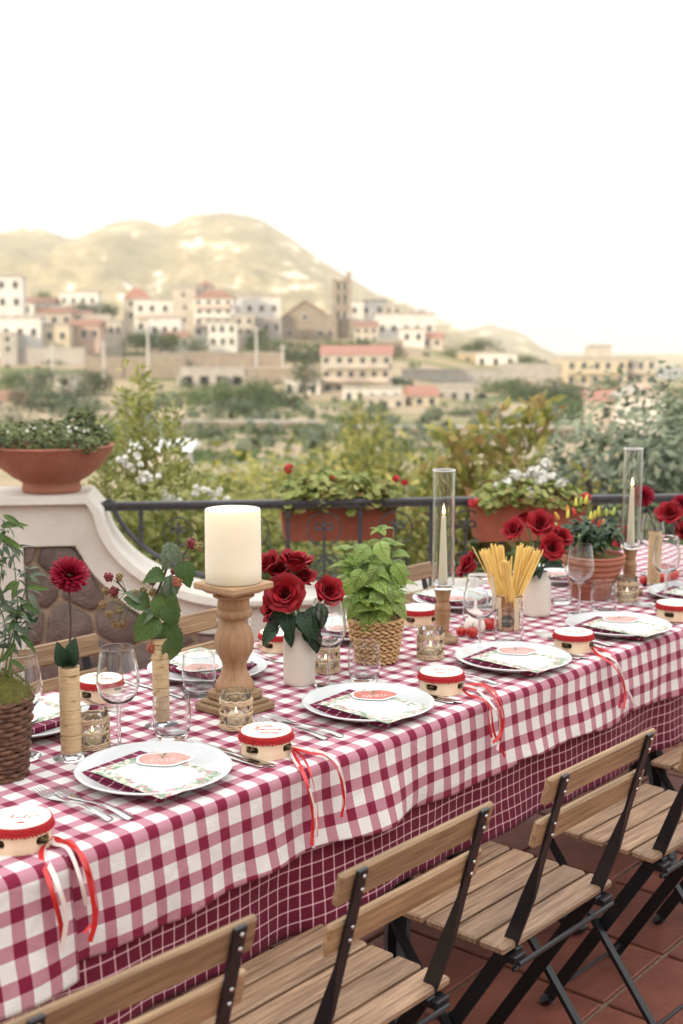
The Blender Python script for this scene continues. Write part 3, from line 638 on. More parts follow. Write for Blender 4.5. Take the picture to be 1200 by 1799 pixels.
# --- foliage
def crown(N_, w, h, seed, leaf, lumps=14, flat=1.0, hollow=.55):
    r = random.Random(seed); m = MB(); L = []
    for i in range(lumps):
        a = r.uniform(0, 2*pi); z = r.uniform(-.75, .85); q = sqrt(max(0, 1-z*z))*r.uniform(.35, .72)
        L.append((Vector((cos(a)*q*w*.5, sin(a)*q*w*.5, z*h*.38)), r.uniform(.2, .38)))
    vv = []; ff = []
    for i in range(N_):
        c, s = L[r.randrange(lumps)]
        d = Vector((r.gauss(0, 1), r.gauss(0, 1), r.gauss(0, 1))).normalized(); k = r.uniform(hollow, 1.05)
        P = c+Vector((d.x*s*w*k, d.y*s*w*k, d.z*s*h*k*flat))
        n_ = (d+Vector((r.uniform(-.6, .6), r.uniform(-.6, .6), r.uniform(-.2, .9)))).normalized(); t = n_.orthogonal().normalized(); t = Matrix.Rotation(r.uniform(0, 2*pi), 3, n_) @ t; b = n_.cross(t)
        l = leaf*r.uniform(.6, 1.3); wd = l*.5; k0 = len(vv)
        vv += [P-t*l*.5, P+b*wd*.5-n_*l*.08, P+t*l*.5+n_*l*.05, P-b*wd*.5-n_*l*.08]; ff += [(k0, k0+1, k0+2), (k0, k0+2, k0+3)]
    m.add(vv, ff); return m
LF = {'dark': leafmat('dark tree foliage', [(.025, .045, .018, 1), (.04, .07, .028, 1), (.06, .095, .035, 1)], .7, .15),
      'mid': leafmat('mid green foliage', [(.05, .085, .028, 1), (.075, .12, .035, 1), (.11, .15, .05, 1)], .7, .2),
      'olive': leafmat('olive grove foliage', [(.075, .10, .055, 1), (.11, .135, .08, 1), (.15, .17, .105, 1)], .7, .2),
      'lime': leafmat('yellow green foliage', [(.17, .19, .04, 1), (.26, .26, .06, 1), (.38, .34, .10, 1), (.11, .14, .03, 1), (.07, .10, .025, 1)], .6, .35)}
M_['trunk'] = mat('tree bark', (.10, .075, .055, 1), .9, (.06, .045, .035, 1), sc=6)
CR = {}
for k in LF:
    for j in range(2):
        me = crown(900, 1, 1, 40+j*7+len(k), .085, 16).mesh('crown', LF[k]); CR[(k, j)] = me
tm = MB(); tm.tube([(0, 0, -.6), (.02, .01, .15), (-.02, 0, .45)], [.06, .045, .025], 7)
for a in (0, 2.1, 4.2): tm.tube([(0, 0, .2), (.12*cos(a), .12*sin(a), .5)], [.028, .012], 5)
TRUNK = tm.mesh('trunk', M_['trunk'])
trees = []
def tree(px, ytop, D, w, h, kind, label, group='trees on the hillside'):
    g = G(px, D); top = WD(px, ytop, D).z; 
    if top-h > g.z+ h*.6: g.z = top-h*1.15
    e = thing('tree' if h > 2.5 else 'bush', label, 'tree' if h > 2.5 else 'bush', (g.x, g.y, top-h*1.02), R.uniform(0, 6.28), group)
    mo('trunk', TRUNK, e, (0, 0, 0), None, (h*.8, h*.8, h*.8)); mo('crown', CR[(kind, R.randrange(2))], e, (0, 0, h*.52), None, (w, w, h*1.0)); return e
TL = [(196, 530, 380, 8, 7, 'dark', 'round dark tree on the skyline left of the cream villa'),
 (150, 530, 372, 13, 6, 'dark', 'spreading dark tree behind the pink row'), (168, 534, 368, 10, 6, 'dark', 'dark tree filling the gap right of the spreading one'),
 (88, 512, 400, 8, 5, 'mid', 'small green tree against the mountain above the long white house'),
 (212, 566, 345, 8, 7, 'dark', 'dark tree below the cream villa'), (272, 580, 325, 12, 6, 'dark', 'dark bushy tree under the wide white house'), (300, 584, 322, 8, 5, 'mid', 'green bush right of the dark bushy tree under the wide white house'),
 (246, 584, 322, 8, 5, 'mid', 'green bush left of the dark bushy tree under the wide white house'), (350, 592, 318, 9, 4, 'olive', 'low grey green bush below the apartments'),
 (460, 574, 345, 6, 5, 'mid', 'small tree left of the church front'), (442, 588, 340, 5, 5, 'dark', 'little dark tree between poles left of the church'),
 (480, 596, 320, 14, 5, 'mid', 'hedge like tree at the foot of the church on its left'), (530, 600, 318, 16, 5, 'dark', 'dark hedge like tree directly under the church'), (585, 598, 322, 13, 5, 'mid', 'green bush below the bell tower'),
 (630, 594, 335, 12, 4, 'mid', 'green bush below the white house by the tower'), (688, 602, 330, 8, 8, 'dark', 'dark tree right of the red roofed terraces house'), (644, 566, 372, 4, 4, 'mid', 'little green tree against the white house by the tower'),
 (537, 628, 236, 6.4, 6.4, 'dark', 'single round dark tree left of the three storey house'),
 (790, 612, 340, 6, 4, 'mid', 'small bush left of the ochre hut'), (842, 592, 350, 12, 7, 'dark', 'big round dark tree on the ridge above the white bungalow'), (822, 602, 348, 7, 5, 'mid', 'lighter tree leaning on the big ridge tree'), (920, 624, 340, 6, 5, 'dark', 'small dark tree right of the white bungalow'), (955, 634, 330, 9, 4, 'mid', 'bush on the ridge left of the yellow block'),
 (880, 660, 262, 12, 6, 'mid', 'green tree under the white bungalow'), (950, 668, 240, 14, 7, 'dark', 'wide dark tree left of the yellow apartment block'), (990, 672, 235, 12, 8, 'dark', 'dark tree in front of the yellow apartment block'), (915, 676, 245, 10, 5, 'mid', 'bush left of the wide dark tree'), (1010, 700, 200, 9, 6, 'mid', 'green tree between the wide dark tree and the near house'), (1060, 664, 262, 8, 3, 'mid', 'low bush at the foot of the yellow block'),
 (1185, 690, 200, 9, 7, 'dark', 'dark tree right of the near white gable house'), (1170, 700, 190, 8, 6, 'mid', 'lighter tree beside the near white gable house'), (1200, 720, 150, 8, 6, 'mid', 'green tree at the right edge below the skyline'),
 (345, 676, 225, 10, 6, 'mid', 'green tree below the wall with dark openings, leftmost'), (385, 672, 215, 12, 8, 'mid', 'green tree second from left in the dark clump mid slope'), (425, 664, 212, 13, 9, 'mid', 'tallest green tree of the clump mid slope'), (462, 666, 210, 12, 8, 'mid', 'green tree right of the tallest in the mid slope clump'), (492, 682, 205, 9, 6, 'dark', 'dark tree closing the mid slope clump on the right'), (400, 700, 185, 12, 5, 'dark', 'low dark bush in front of the mid slope clump'), (450, 704, 182, 10, 5, 'dark', 'second low dark bush in front of the mid slope clump'),
 (80, 646, 235, 10, 5, 'olive', 'grey olive tree under the leftmost pole'), (120, 650, 232, 11, 6, 'olive', 'broad grey olive tree left of the tall shrub'), (30, 650, 230, 7, 5, 'mid', 'green tree at the left edge of the terraces'), (60, 668, 205, 9, 5, 'olive', 'lower grey olive tree at the left'), (170, 648, 240, 9, 6, 'dark', 'dark tree right of the broad olive tree'), (110, 684, 190, 13, 5, 'dark', 'dark bush low on the left terraces'), (150, 700, 172, 10, 5, 'olive', 'grey bush behind the tall yellow green shrub'), (20, 716, 160, 8, 4, 'olive', 'grey green bush above the terracotta bowl'),
 (240, 690, 200, 8, 5, 'dark', 'dark bush right of the tall shrub tip'), (366, 740, 120, 4.5, 4, 'olive', 'small grey green tree mid slope left'), (465, 746, 112, 2.6, 2.4, 'dark', 'small round dark bush alone mid slope'), (538, 742, 120, 3.4, 2, 'mid', 'small green bush mid slope centre'), (340, 790, 80, 4, 3, 'olive', 'grey bush left of the planter flowers'),
 (610, 716, 190, 7, 4, 'olive', 'grey bush below the long low annex'), (665, 712, 190, 7, 4, 'olive', 'grey bush right of the long low annex'), (780, 714, 190, 7, 5, 'mid', 'green bush beside the yellow cottage'), (832, 706, 190, 7, 4, 'olive', 'grey bush in front of the stone shed'), (690, 772, 100, 5, 3, 'olive', 'grey bush below the terrace wall right'), (740, 768, 102, 6, 3, 'olive', 'wide grey bush below the terrace wall right'), (800, 776, 95, 4, 3, 'mid', 'green bush left of the reddish shrub')]
for t in TL: tree(*t)
# young yellow green vines just below the terrace
VL = [(350, 800, 24), (392, 822, 18), (430, 796, 27), (470, 812, 21), (512, 786, 30), (548, 806, 20), (590, 776, 30), (632, 770, 24), (668, 796, 19), (712, 780, 26), (758, 800, 20), (800, 788, 24), (560, 840, 15), (420, 850, 14), (720, 836, 15), (352, 846, 16), (805, 838, 14), (478, 850, 13)]
vlab = ['pale vine left of the pillar candle top', 'low vine behind the left end of the railing', 'vine rising above the pillar candle', 'vine between candle and red geraniums', 'tall vine behind the first geranium', 'vine behind the middle geranium', 'tall vine above the terracotta planter', 'loose vine above the basil', 'low vine right of the last geranium', 'tall vine left of the first glass chimney', 'vine behind the first glass chimney', 'vine left of the reddish shrub', 'near vine right behind the geranium planter', 'near vine right of the candle top', 'near vine behind the railing left of the chimney', 'near vine left of the candle top', 'near vine behind the first red geranium of the white planter', 'near vine behind the left geraniums']
VINE = [crown(1100, 1, 1, 90+j, .07, 13, 1.0, .2).mesh('foliage', LF['lime']) for j in range(3)]
for i, (px, yt, D) in enumerate(VL):
    top = WD(px, yt, D); g = ground(top.x, D); h = top.z-g
    hh = min(h, 4.2 if D > 16 else 3.0); e = thing('grape_vine', vlab[i], 'vine', (top.x, D, g), R.uniform(0, 6), 'yellow green vines below the terrace')
    mo('stem', TRUNK, e, (0, 0, 0), None, (h*.5, h*.5, h*1.0)); mo('foliage', VINE[i % 3], e, (0, 0, h-hh*.5), None, (hh*1.05, hh*.9, hh))

for (px, yt, D, w_, lab) in ((642, 702, 22, 1.3, 'slender vine standing taller than the rest above the red geraniums'), (655, 742, 19, 1.5, 'broad vine at the foot of the slender tall one')):
    top = WD(px, yt, D); g = ground(top.x, D); h = top.z-g; e = thing('grape_vine', lab, 'vine', (top.x, D, g), 1.0, 'yellow green vines below the terrace')
    mo('stem', TRUNK, e, (0, 0, 0), None, (h*.3, h*.3, h*1.3)); mo('foliage', VINE[1], e, (0, 0, h-.9), None, (w_*.8, w_*.8, 1.9))
# scrub and small bushes nobody could count, scattered over the terraces
m = MB(); rr = random.Random(44); vv = []; ff = []; mi_ = []
for i in range(520):
    D = 95*(3.6**rr.random()); u = rr.uniform(-.32, .34); x = u*D; z = ground(x, D)
    if noise.noise(Vector((x*.03, D*.05, 7))) < -.05: continue
    w_ = rr.uniform(.5, 1.5)*(1+D*.004); h_ = w_*rr.uniform(.5, .9)
    for q in range(26):
        d = Vector((rr.gauss(0, 1), rr.gauss(0, 1), abs(rr.gauss(0, .8)))).normalized(); P = Vector((x+d.x*w_*.5, D+d.y*w_*.5, z+d.z*h_)); t = Matrix.Rotation(rr.uniform(0, 6), 3, d) @ d.orthogonal().normalized(); b = d.cross(t); l = w_*.28; k0 = len(vv)
        vv += [P-t*l, P+b*l*.7, P+t*l, P-b*l*.7]; ff.append((k0, k0+1, k0+2, k0+3))
m.add(vv, ff); tag(m.build('scrub', LF['olive']), 'low grey green scrub scattered over the terraced hillside', 'scrub', kind='stuff')
m = MB(); vv = []; ff = []
for i in range(520):
    D = 70*(5.0)**rr.random(); u = rr.uniform(-.32, .34); x = u*D; z = ground(x, D)
    if noise.noise(Vector((x*.03, D*.05, 17))) < 0: continue
    for q in range(22):
        w_ = .5+D*.006; P = Vector((x+rr.uniform(-1, 1)*w_, D+rr.uniform(-1, 1)*w_, z+rr.uniform(.05, .5)*w_)); d = Vector((rr.gauss(0, 1), rr.gauss(0, 1), 1)).normalized(); t = d.orthogonal().normalized(); b = d.cross(t); l = w_*.22; k0 = len(vv); vv += [P-t*l, P+b*l*.7, P+t*l, P-b*l*.7]; ff.append((k0, k0+1, k0+2, k0+3))
m.add(vv, ff); tag(m.build('ground_cover', LF['mid']), 'green ground cover over the terraced hillside', 'ground cover', kind='stuff')
# ================================================================== TERRACE
# floor: mortar bed as one sheet, every tile near the table a piece of its own
rail0 = Vector((-.975, 4.85, 0)); RA = radians(6.4); RX = Vector((cos(RA), sin(RA), 0)); RY = Vector((-sin(RA), cos(RA), 0))
def RP(x, y, z=0): p = rail0+RX*x+RY*y; return Vector((p.x, p.y, z))
fm = MB(); q = [(-4.5, -6.45), (4.5, -6.45), (4.5, 5.62), (-4.5, 4.62)]
fm.add([(x, y, z) for z in (-.05, -.009) for x, y in q], [(0, 3, 2, 1), (4, 5, 6, 7)]+[(i, (i+1) % 4, (i+1) % 4+4, i+4) for i in range(4)])
floor = tag(fm.build('terrace_floor', M_['grout']), kind='structure')
fb = MB(); fb.add([(x, y, z) for z in (-3.4, -.052) for x, y in q], [(0, 3, 2, 1), (4, 5, 6, 7)]+[(i, (i+1) % 4, (i+1) % 4+4, i+4) for i in range(4)])
tag(fb.build('terrace_retaining_wall', BW['stone']), kind='structure')
TS = .3055; tA = radians(40.2); tdx = Vector((sin(tA), cos(tA), 0)); tdy = Vector((-cos(tA), sin(tA), 0)); t0 = W(1062.5, 1762.5, 0)
tms = []
for k in range(3):
    m = MB(); m.box((0, 0, -.007), (TS-.012, TS-.012, .014), ch=.0025); tms.append(m.mesh('tile', M_['tile']))
tiles = []
for i in range(-14, 15):
    for j in range(-14, 15):
        p_ = t0+tdx*(TS*(i+.5))+tdy*(TS*(j+.5))
        lim = 4.62+(p_.x+4.5)/9-.2
        if abs(p_.x) < 4.3 and -3.3 < p_.y < lim: tiles.append(((p_-Vector((.5, 2.4, 0))).length, p_, i, j))
tiles.sort(key=lambda t: t[0]); rest = MB()
for n_, (_, p_, i, j) in enumerate(tiles):
    Mx = Matrix.Translation(p_+Vector((0, 0, R.uniform(-.0008, .0008)))) @ Matrix.Rotation(pi/2-tA, 4, 'Z') @ Euler((R.uniform(-.002, .002), R.uniform(-.002, .002), 0)).to_matrix().to_4x4()
    if n_ < 290: mo('tile', tms[n_ % 3], floor, M=Mx)
    else: rest.box((0, 0, -.007), (TS-.012, TS-.012, .014), M=Mx, ch=.0025)
tag(rest.build('tile_field', M_['tile'], floor), kind='stuff')

# --- pillar with concave wing wall (local frame along the railing, x to the right)
px0 = thing('parapet_pillar', 'cream rendered pillar with stone panel and concave coping sweeping down to the low parapet', 'wall', rail0+Vector((0, 0, 0)), RA)
HP = WD(60, 893, 4.72).z; HL = .46
curve = []
for i in range(17):
    t = i/16; a = pi/2*t; curve.append((0.0+.60*(1-cos(a))**1.0*1.0, HP-(HP-HL)*sin(a)))   # steep at the top, flat at the foot
curve = [(.60*(1-cos(pi/2*i/16)), HP-(HP-HL)*sin(pi/2*i/16)) for i in range(17)]
XL = -.42; TW = .30
m = MB(); out = [(XL, 0), (.60, 0)] + [(x, z) for x, z in reversed(curve)] + [(XL, HP)]
k = len(out); yb, yf = TW, 0.0
# front face with a hole for the stone panel is built as a border: inner outline offset
ins = .088
inner = [(XL+.15, 0.02), (.52, .02)] + [(x-ins*.95 if x < .3 else x-ins*.55, z-ins*(.35+1.0*min(1, x/.35))) for x, z in reversed(curve)][:-2] + [(XL+.33+.02, HP-.215), (XL+.15, HP-.215)]
inner = [(XL+.15, 0.02), (.50, .02), (.50, HL-.105)] + [(x-.04, z-.115) for x, z in reversed(curve[8:15])] + [(x-.075, z-.075) for x, z in reversed(curve[3:8])] + [(XL+.35, HP-.165), (XL+.15, HP-.165)]
def ngon_border(m, outer, inner, y, mi=0):
    bm = bmesh.new(); vo = [bm.verts.new((x, y, z)) for x, z in outer]; vi = [bm.verts.new((x, y, z)) for x, z in inner]
    es = [bm.edges.new((vo[i], vo[(i+1) % len(vo)])) for i in range(len(vo))]+[bm.edges.new((vi[i], vi[(i+1) % len(vi)])) for i in range(len(vi))]
    bmesh.ops.triangle_fill(bm, use_beauty=True, edges=es); bm.verts.index_update()
    m.add([v.co.copy() for v in bm.verts], [tuple(v.index for v in f.verts) for f in bm.faces], mi); bm.free()
ngon_border(m, out, inner, 0)
n0 = len(m.v); m.add([(x, 0, z) for x, z in out]+[(x, yb, z) for x, z in out], [(i, i+k, (i+1) % k+k, (i+1) % k) for i in range(k)]+[tuple(reversed(range(k, 2*k)))])
ki = len(inner); m.add([(x, 0, z) for x, z in inner]+[(x, .03, z) for x, z in inner], [(i, (i+1) % ki, (i+1) % ki+ki, i+ki) for i in range(ki)])
m.build('wall_body', M_['plaster'], px0, False)
m = MB(); m.add([(x, .028, z) for x, z in inner], [tuple(range(ki))]); m.build('mortar_panel', M_['mortar'], px0)
# coping: follows the top and the curve, slightly proud
cp = [(XL-.03, HP)]+[(-.02, HP)]+curve[1:]; 
prof_y = (-.03, TW+.03); m = MB(); vv = []
def offs(pts, d):
    o = []
    for i, (x, z) in enumerate(pts):
        a = pts[max(0, i-1)]; b = pts[min(len(pts)-1, i+1)]; tx, tz = b[0]-a[0], b[1]-a[1]; l = sqrt(tx*tx+tz*tz); o.append((x-tz/l*d*-1*-1, z+tx/l*d))
    return o
up = offs(cp, .034); lo = offs(cp, .003)
for (x, z) in lo: vv += [(x, prof_y[0], z), (x, prof_y[1], z)]
for (x, z) in up: vv += [(x, prof_y[0]+.008, z), (x, prof_y[1]-.008, z)]
nn = len(cp); ff = []
for i in range(nn-1):
    a, b = 2*i, 2*i+2; A, B = 2*nn+2*i, 2*nn+2*i+2
    ff += [(a, A, B, b), (a+1, b+1, B+1, A+1), (A, A+1, B+1, B), (a, b, b+1, a+1)]
ff += [(0, 1, 2*nn+1, 2*nn), (2*nn-2, 4*nn-2, 4*nn-1, 2*nn-1)]
m.add(vv, ff); m.build('coping', M_['plaster'], px0, True, 40)
# stones: a hand laid irregular mosaic, each proud of the mortar
def inside(pt, poly):
    c = False; j = len(poly)-1
    for i in range(len(poly)):
        if (poly[i][1] > pt[1]) != (poly[j][1] > pt[1]) and pt[0] < (poly[j][0]-poly[i][0])*(pt[1]-poly[i][1])/(poly[j][1]-poly[i][1])+poly[i][0]: c = not c
        j = i
    return c
def clip(poly, nx, nz, d):
    o = []
    for i in range(len(poly)):
        a, b = poly[i], poly[(i+1) % len(poly)]; da = a[0]*nx+a[1]*nz-d; db = b[0]*nx+b[1]*nz-d
        if da <= 0: o.append(a)
        if (da < 0) != (db < 0): t = da/(da-db); o.append((a[0]+(b[0]-a[0])*t, a[1]+(b[1]-a[1])*t))
    return o
rs = random.Random(5); seeds = []
for j in range(6):
    for i in range(8): seeds.append((XL+.14+i*.19+(j % 2)*.09+rs.uniform(-.055, .055), .05+j*.165+rs.uniform(-.05, .05)))
inn = [(x, z) for x, z in inner]
for si, s_ in enumerate(seeds):
    poly = [(XL+.155, .025), (.495, .025), (.495, HP-.17), (XL+.155, HP-.17)]
    for sj, t_ in enumerate(seeds):
        if si == sj: continue
        nx, nz = t_[0]-s_[0], t_[1]-s_[1]; l = sqrt(nx*nx+nz*nz)
        if l > .6: continue
        nx /= l; nz /= l; d = (s_[0]+t_[0])/2*nx+(s_[1]+t_[1])/2*nz-.009; poly = clip(poly, nx, nz, d)
        if len(poly) < 3: break
    if len(poly) < 3: continue
    # clip against the curved edge
    cpts = inn[2:-1]
    for a_, b_ in zip(cpts, cpts[1:]):
        mid = ((a_[0]+b_[0])/2, (a_[1]+b_[1])/2); tx, tz = b_[0]-a_[0], b_[1]-a_[1]; l = sqrt(tx*tx+tz*tz)
        if l < 1e-5: continue
        nx, nz = tz/l, -tx/l
        if nx < 0 and nz < 0: nx, nz = -nx, -nz
        # only clip where the segment is near this stone (concave edge)
        cx = sum(p_[0] for p_ in poly)/len(poly); cz = sum(p_[1] for p_ in poly)/len(poly)
        if abs(mid[0]-cx) < .13 and abs(mid[1]-cz) < .16:
            poly = clip(poly, nx, nz, mid[0]*nx+mid[1]*nz-.006)
            if len(poly) < 3: break
    if len(poly) < 3: continue
    cx = sum(p_[0] for p_ in poly)/len(poly); cz = sum(p_[1] for p_ in poly)/len(poly)
    if not inside((cx, cz), inn): continue
    ar = abs(sum(poly[i][0]*poly[(i+1) % len(poly)][1]-poly[(i+1) % len(poly)][0]*poly[i][1] for i in range(len(poly))))/2
    if ar < .0012: continue
    # soften the corners
    pp = []
    for i in range(len(poly)):
        a, b, c = poly[i-1], poly[i], poly[(i+1) % len(poly)]; pp += [(b[0]*.87+a[0]*.13, b[1]*.87+a[1]*.13), (b[0]*.87+c[0]*.13, b[1]*.87+c[1]*.13)]
    m = MB(); L = len(pp); dp = rs.uniform(.016, .021)
    v = [(x-cx, .03-.028-.0, z-cz) for x, z in pp]
    v = [((x-cx), .004+.03, (z-cz)) for x, z in pp]+[((x-cx), .034-dp, (z-cz)) for x, z in pp]+[((x-cx)*.9, .030-dp-.004, (z-cz)*.9) for x, z in pp]
    f = [(i, (i+1) % L, (i+1) % L+L, i+L) for i in range(L)]+[(i+L, (i+1) % L+L, (i+1) % L+2*L, i+2*L) for i in range(L)]+[tuple(2*L+i for i in range(L))]
    m.add(v, [tuple(reversed(q_)) for q_ in f]); m.build('stone', M_['stone'], px0, True, 50, loc=(cx, 0, cz))
# low parapet running right under the railing
e = thing('low_parapet', 'low cream parapet wall under the iron railing', 'wall', RP(.605, 0), RA)
m = MB(); m.box((1.9, TW/2, HL/2), (3.8, TW, HL)); m.build('wall_body', M_['plaster'], e)
m = MB(); m.box((1.9, TW/2, HL+.02), (3.8, TW+.06, .034), ch=.008); m.build('coping', M_['plaster'], e)
# dark post at the far left edge
e = thing('iron_post', 'dark upright iron post at the left edge behind the potted plant', 'post', RP(XL-.10, -.1), RA); m = MB(); m.box((0, 0, .37), (.06, .06, .74), ch=.006); m.box((0, 0, .01), (.12, .12, .02)); m.build('post', M_['iron'], e)

# --- iron railing
HR_ = WD(740, 887, 5.0).z; rl = thing('iron_railing', 'dark wrought iron railing with scrolls above the low parapet', 'railing', RP(0, TW/2), RA)
m = MB(); m.box((1.85+.0, 0, HR_), (4.02, .042, .020), ch=.004); m.box((1.85, 0, HR_-.018), (4.0, .02, .014)); m.build('top_rail', M_['iron'], rl)
m = MB(); cv = [(x+.05, 0, z+.075) for x, z in curve[1:]]; cv[0] = (-.0, 0, HR_-.02); m.tube(crom(cv, 3), .011, 6); m.build('curved_rail', M_['iron'], rl)
m = MB(); m.box((2.35, 0, HL+.085), (3.0, .02, .012)); m.build('bottom_rail', M_['iron'], rl)
bar = MB(); hb = HR_-HL-.05; bar.box((0, 0, -hb/2), (.016, .016, hb)); bar.box((0, 0, -.03), (.026, .026, .016)); bar.box((0, 0, -hb*.5), (.026, .026, .018)); BAR = bar.mesh('upright', M_['iron'])
sc_ = MB()
for k in range(1):
    sc_.tube([(.078*cos(a), 0, .078*sin(a)) for a in [2*pi*i/24 for i in range(25)]], .0042, 6)
for s in (-1, 1):
    sp_ = []
    for i in range(22):
        t = i/21; a = t*3.3*pi; r_ = .052*(1-t*.78); sp_.append((s*(.066-.052+r_*cos(a)*-1+.01), 0, -.165+r_*sin(a)))
    sc_.tube(sp_, .0048, 5)
    sc_.tube([(s*.03, 0, .0), (s*.045, 0, .012), (s*.03, 0, .03), (s*.008, 0, .02)], .005, 5)
sc_.tube([(0, 0, -.22), (0, 0, .055)], .006, 6); sc_.ball((0, 0, .01), (.013, .01, .02)); sc_.tube([(-.045, 0, .0), (.045, 0, .0)], .005, 5)
SCR = sc_.mesh('scroll', M_['iron'], True, 60)
xs = []; x = WD(513, 900, 4.97).x - rail0.x
st = .298
for k in range(-3, 10):
    xk = x+st*k
    if xk < .12 or xk > 3.8: continue
    o = mo('upright', BAR, rl, (xk, 0, HR_-.025), None, (1, 1, 1))
    if xk < .6:
        zc = interp_lin([(c[0]+.05, c[1]+.075) for c in curve], xk); o.scale.z = max(.15, (HR_-.03-zc)/hb)
    mo('scroll', SCR, rl, (xk+st/2, 0, HR_-.115), None, .9 if xk > .3 else .75)
# --- window boxes hung behind the railing
LFG = leafmat('geranium foliage', [(.20, .25, .05, 1), (.30, .34, .09, 1), (.42, .42, .15, 1), (.14, .19, .04, 1), (.34, .22, .08, 1)], .55, .3)
LFB = leafmat('bowl foliage', [(.04, .06, .02, 1), (.08, .11, .03, 1), (.14, .17, .05, 1), (.20, .21, .08, 1)], .55, .25)
def window_box(px, w, label, fol, flowers, fh):
    c = WD(px, 885, 5.12); e = thing('window_box', label, 'planter', (c.x, c.y+.12, HR_-.175), RA)
    m = MB(); h = .165; a = w/2; b = a*.93; d1, d2 = .085, .07
    m.add([(-b, -d2, 0), (b, -d2, 0), (b, d2, 0), (-b, d2, 0), (-a, -d1, h), (a, -d1, h), (a, d1, h), (-a, d1, h), (-a+.012, -d1+.012, h), (a-.012, -d1+.012, h), (a-.012, d1-.012, h), (-a+.012, d1-.012, h), (-a+.012, -d1+.012, h-.03), (a-.012, -d1+.012, h-.03), (a-.012, d1-.012, h-.03), (-a+.012, d1-.012, h-.03)],
          [(0, 3, 2, 1), (0, 1, 5, 4), (1, 2, 6, 5), (2, 3, 7, 6), (3, 0, 4, 7), (4, 5, 9, 8), (5, 6, 10, 9), (6, 7, 11, 10), (7, 4, 8, 11), (8, 9, 13, 12), (9, 10, 14, 13), (10, 11, 15, 14), (11, 8, 12, 15)])
    m.build('box', M_['planter'], e)
    m = MB(); m.box((0, -d1-.002, h+.004), (w+.015, .018, .03), ch=.004); m.box((0, d1+.002, h+.004), (w+.015, .018, .03), ch=.004); 
    for s in (-1, 1): m.box((s*(a+.0), 0, h+.004), (.018, 2*d1-.016, .0296), ch=.004)
    m.build('rim', M_['planter'], e)
    m = MB(); m.box((0, 0, h-.02), (w-.03, .14, .012)); m.build('soil', M_['soil'], e)
    fol(e, w, h, fh); flowers(e, w, h, fh); return e
def clump(N_, w, d, h, leaf, seed, dome=True, cup=.25):
    r = random.Random(seed); m = MB(); vv = []; ff = []
    for i in range(N_):
        x = r.uniform(-1, 1); y = r.uniform(-1, 1); top = (1-abs(x)**2.5*.5)*(1-abs(y)**2*.4) if dome else 1
        z = top*h*(r.random()**.6); k0 = len(vv); P = Vector((x*w/2*(.85+.25*z/h), y*d/2*(.85+.4*z/h), z))
        n_ = Vector((x*.5+r.uniform(-.7, .7), y*.6+r.uniform(-.7, .7), .9)).normalized(); t = Matrix.Rotation(r.uniform(0, 6.28), 3, n_) @ n_.orthogonal().normalized(); b = n_.cross(t); l = leaf*r.uniform(.6, 1.25)
        ring = [P+(t*cos(a)+b*sin(a))*l*.5*(1+.1*r.random())+n_*l*cup*(.5 if k % 2 else .25) for k, a in enumerate([6.283*k/6 for k in range(6)])]
        vv += [P]+ring; ff += [(k0, k0+1+k, k0+1+(k+1) % 6) for k in range(6)]
    m.add(vv, ff); return m
def blossom(m, c, r_, n_, petal, rr, mi=0):
    for i in range(n_):
        d = Vector((rr.gauss(0, 1), rr.gauss(0, 1), rr.gauss(0, .8)+.25)).normalized(); P = Vector(c)+d*r_*rr.uniform(.6, 1)
        t = d.orthogonal().normalized(); b = d.cross(t)
        for k in range(5):
            a = 2*pi*k/5+i; u = (t*cos(a)+b*sin(a)); v = (t*-sin(a)+b*cos(a))
            m.add([P, P+u*petal*.6+v*petal*.38+d*petal*.15, P+u*petal+d*petal*.05, P+u*petal*.6-v*petal*.38+d*petal*.15], [(0, 1, 2, 3)], mi)
def folG(e, w, h, fh): clump(1100, w*1.08, .30, fh*1.25, .040, 3).build('foliage', LFG, e, loc=(0, 0, h-.04))
def flG(e, w, h, fh):
    rr = random.Random(2)
    for (dx, z, s) in ((-.20, .165, 1.2), (-.02, .115, .9), (.235, .115, .9), (.27, .10, .75)):
        m = MB(); m.tube([(0, 0, -.12), (0, 0, 0)], .002, 5, m=1); blossom(m, (0, 0, .005), .016*s, 18, .012, rr); m.build('flower_head', [M_['geranium'], M_['stemgreen']], e, loc=(dx*w/.47, -.05, h+z-.03))
window_box(592, .485, 'terracotta coloured window box of red geraniums hanging on the railing behind the basil', folG, flG, .125)
def folW(e, w, h, fh): clump(1000, w*1.04, .28, fh*1.3, .03, 8).build('foliage', LFG, e, loc=(0, 0, h-.04))
def flW(e, w, h, fh):
    rr = random.Random(4)
    for (dx, dy, z, s) in ((-.10, -.03, .07, 1.2), (-.05, .02, .10, 1.2), (-.01, -.08, .03, 1.4), (.02, .0, .115, 1.2), (.06, .03, .12, 1.3), (.04, -.05, .08, 1.2), (.10, 0, .09, 1.2), (.13, -.03, .06, 1.1), (.09, .05, .145, 1.0), (-.13, 0, .055, 1.0), (.0, .04, .085, 1.2), (.16, .02, .07, .8), (.065, -.02, .10, 1.1)):
        m = MB(); blossom(m, (0, 0, 0), .022*s, 30, .014, rr); m.build('flower_head', M_['whitepetal'], e, loc=(dx, dy, h+z))
    for (dx, dy, z, s) in ((-.255, -.09, .0, 1.1), (.215, -.12, .02, 1.3), (-.04, -.10, .04, .5)):
        m = MB(); blossom(m, (0, 0, 0), .017*s, 22, .012, rr); m.build('flower_head', M_['geranium'], e, loc=(dx, dy, h+z))
window_box(934, .47, 'terracotta coloured window box overflowing with white flowers and red ones at its ends', folW, flW, .10)
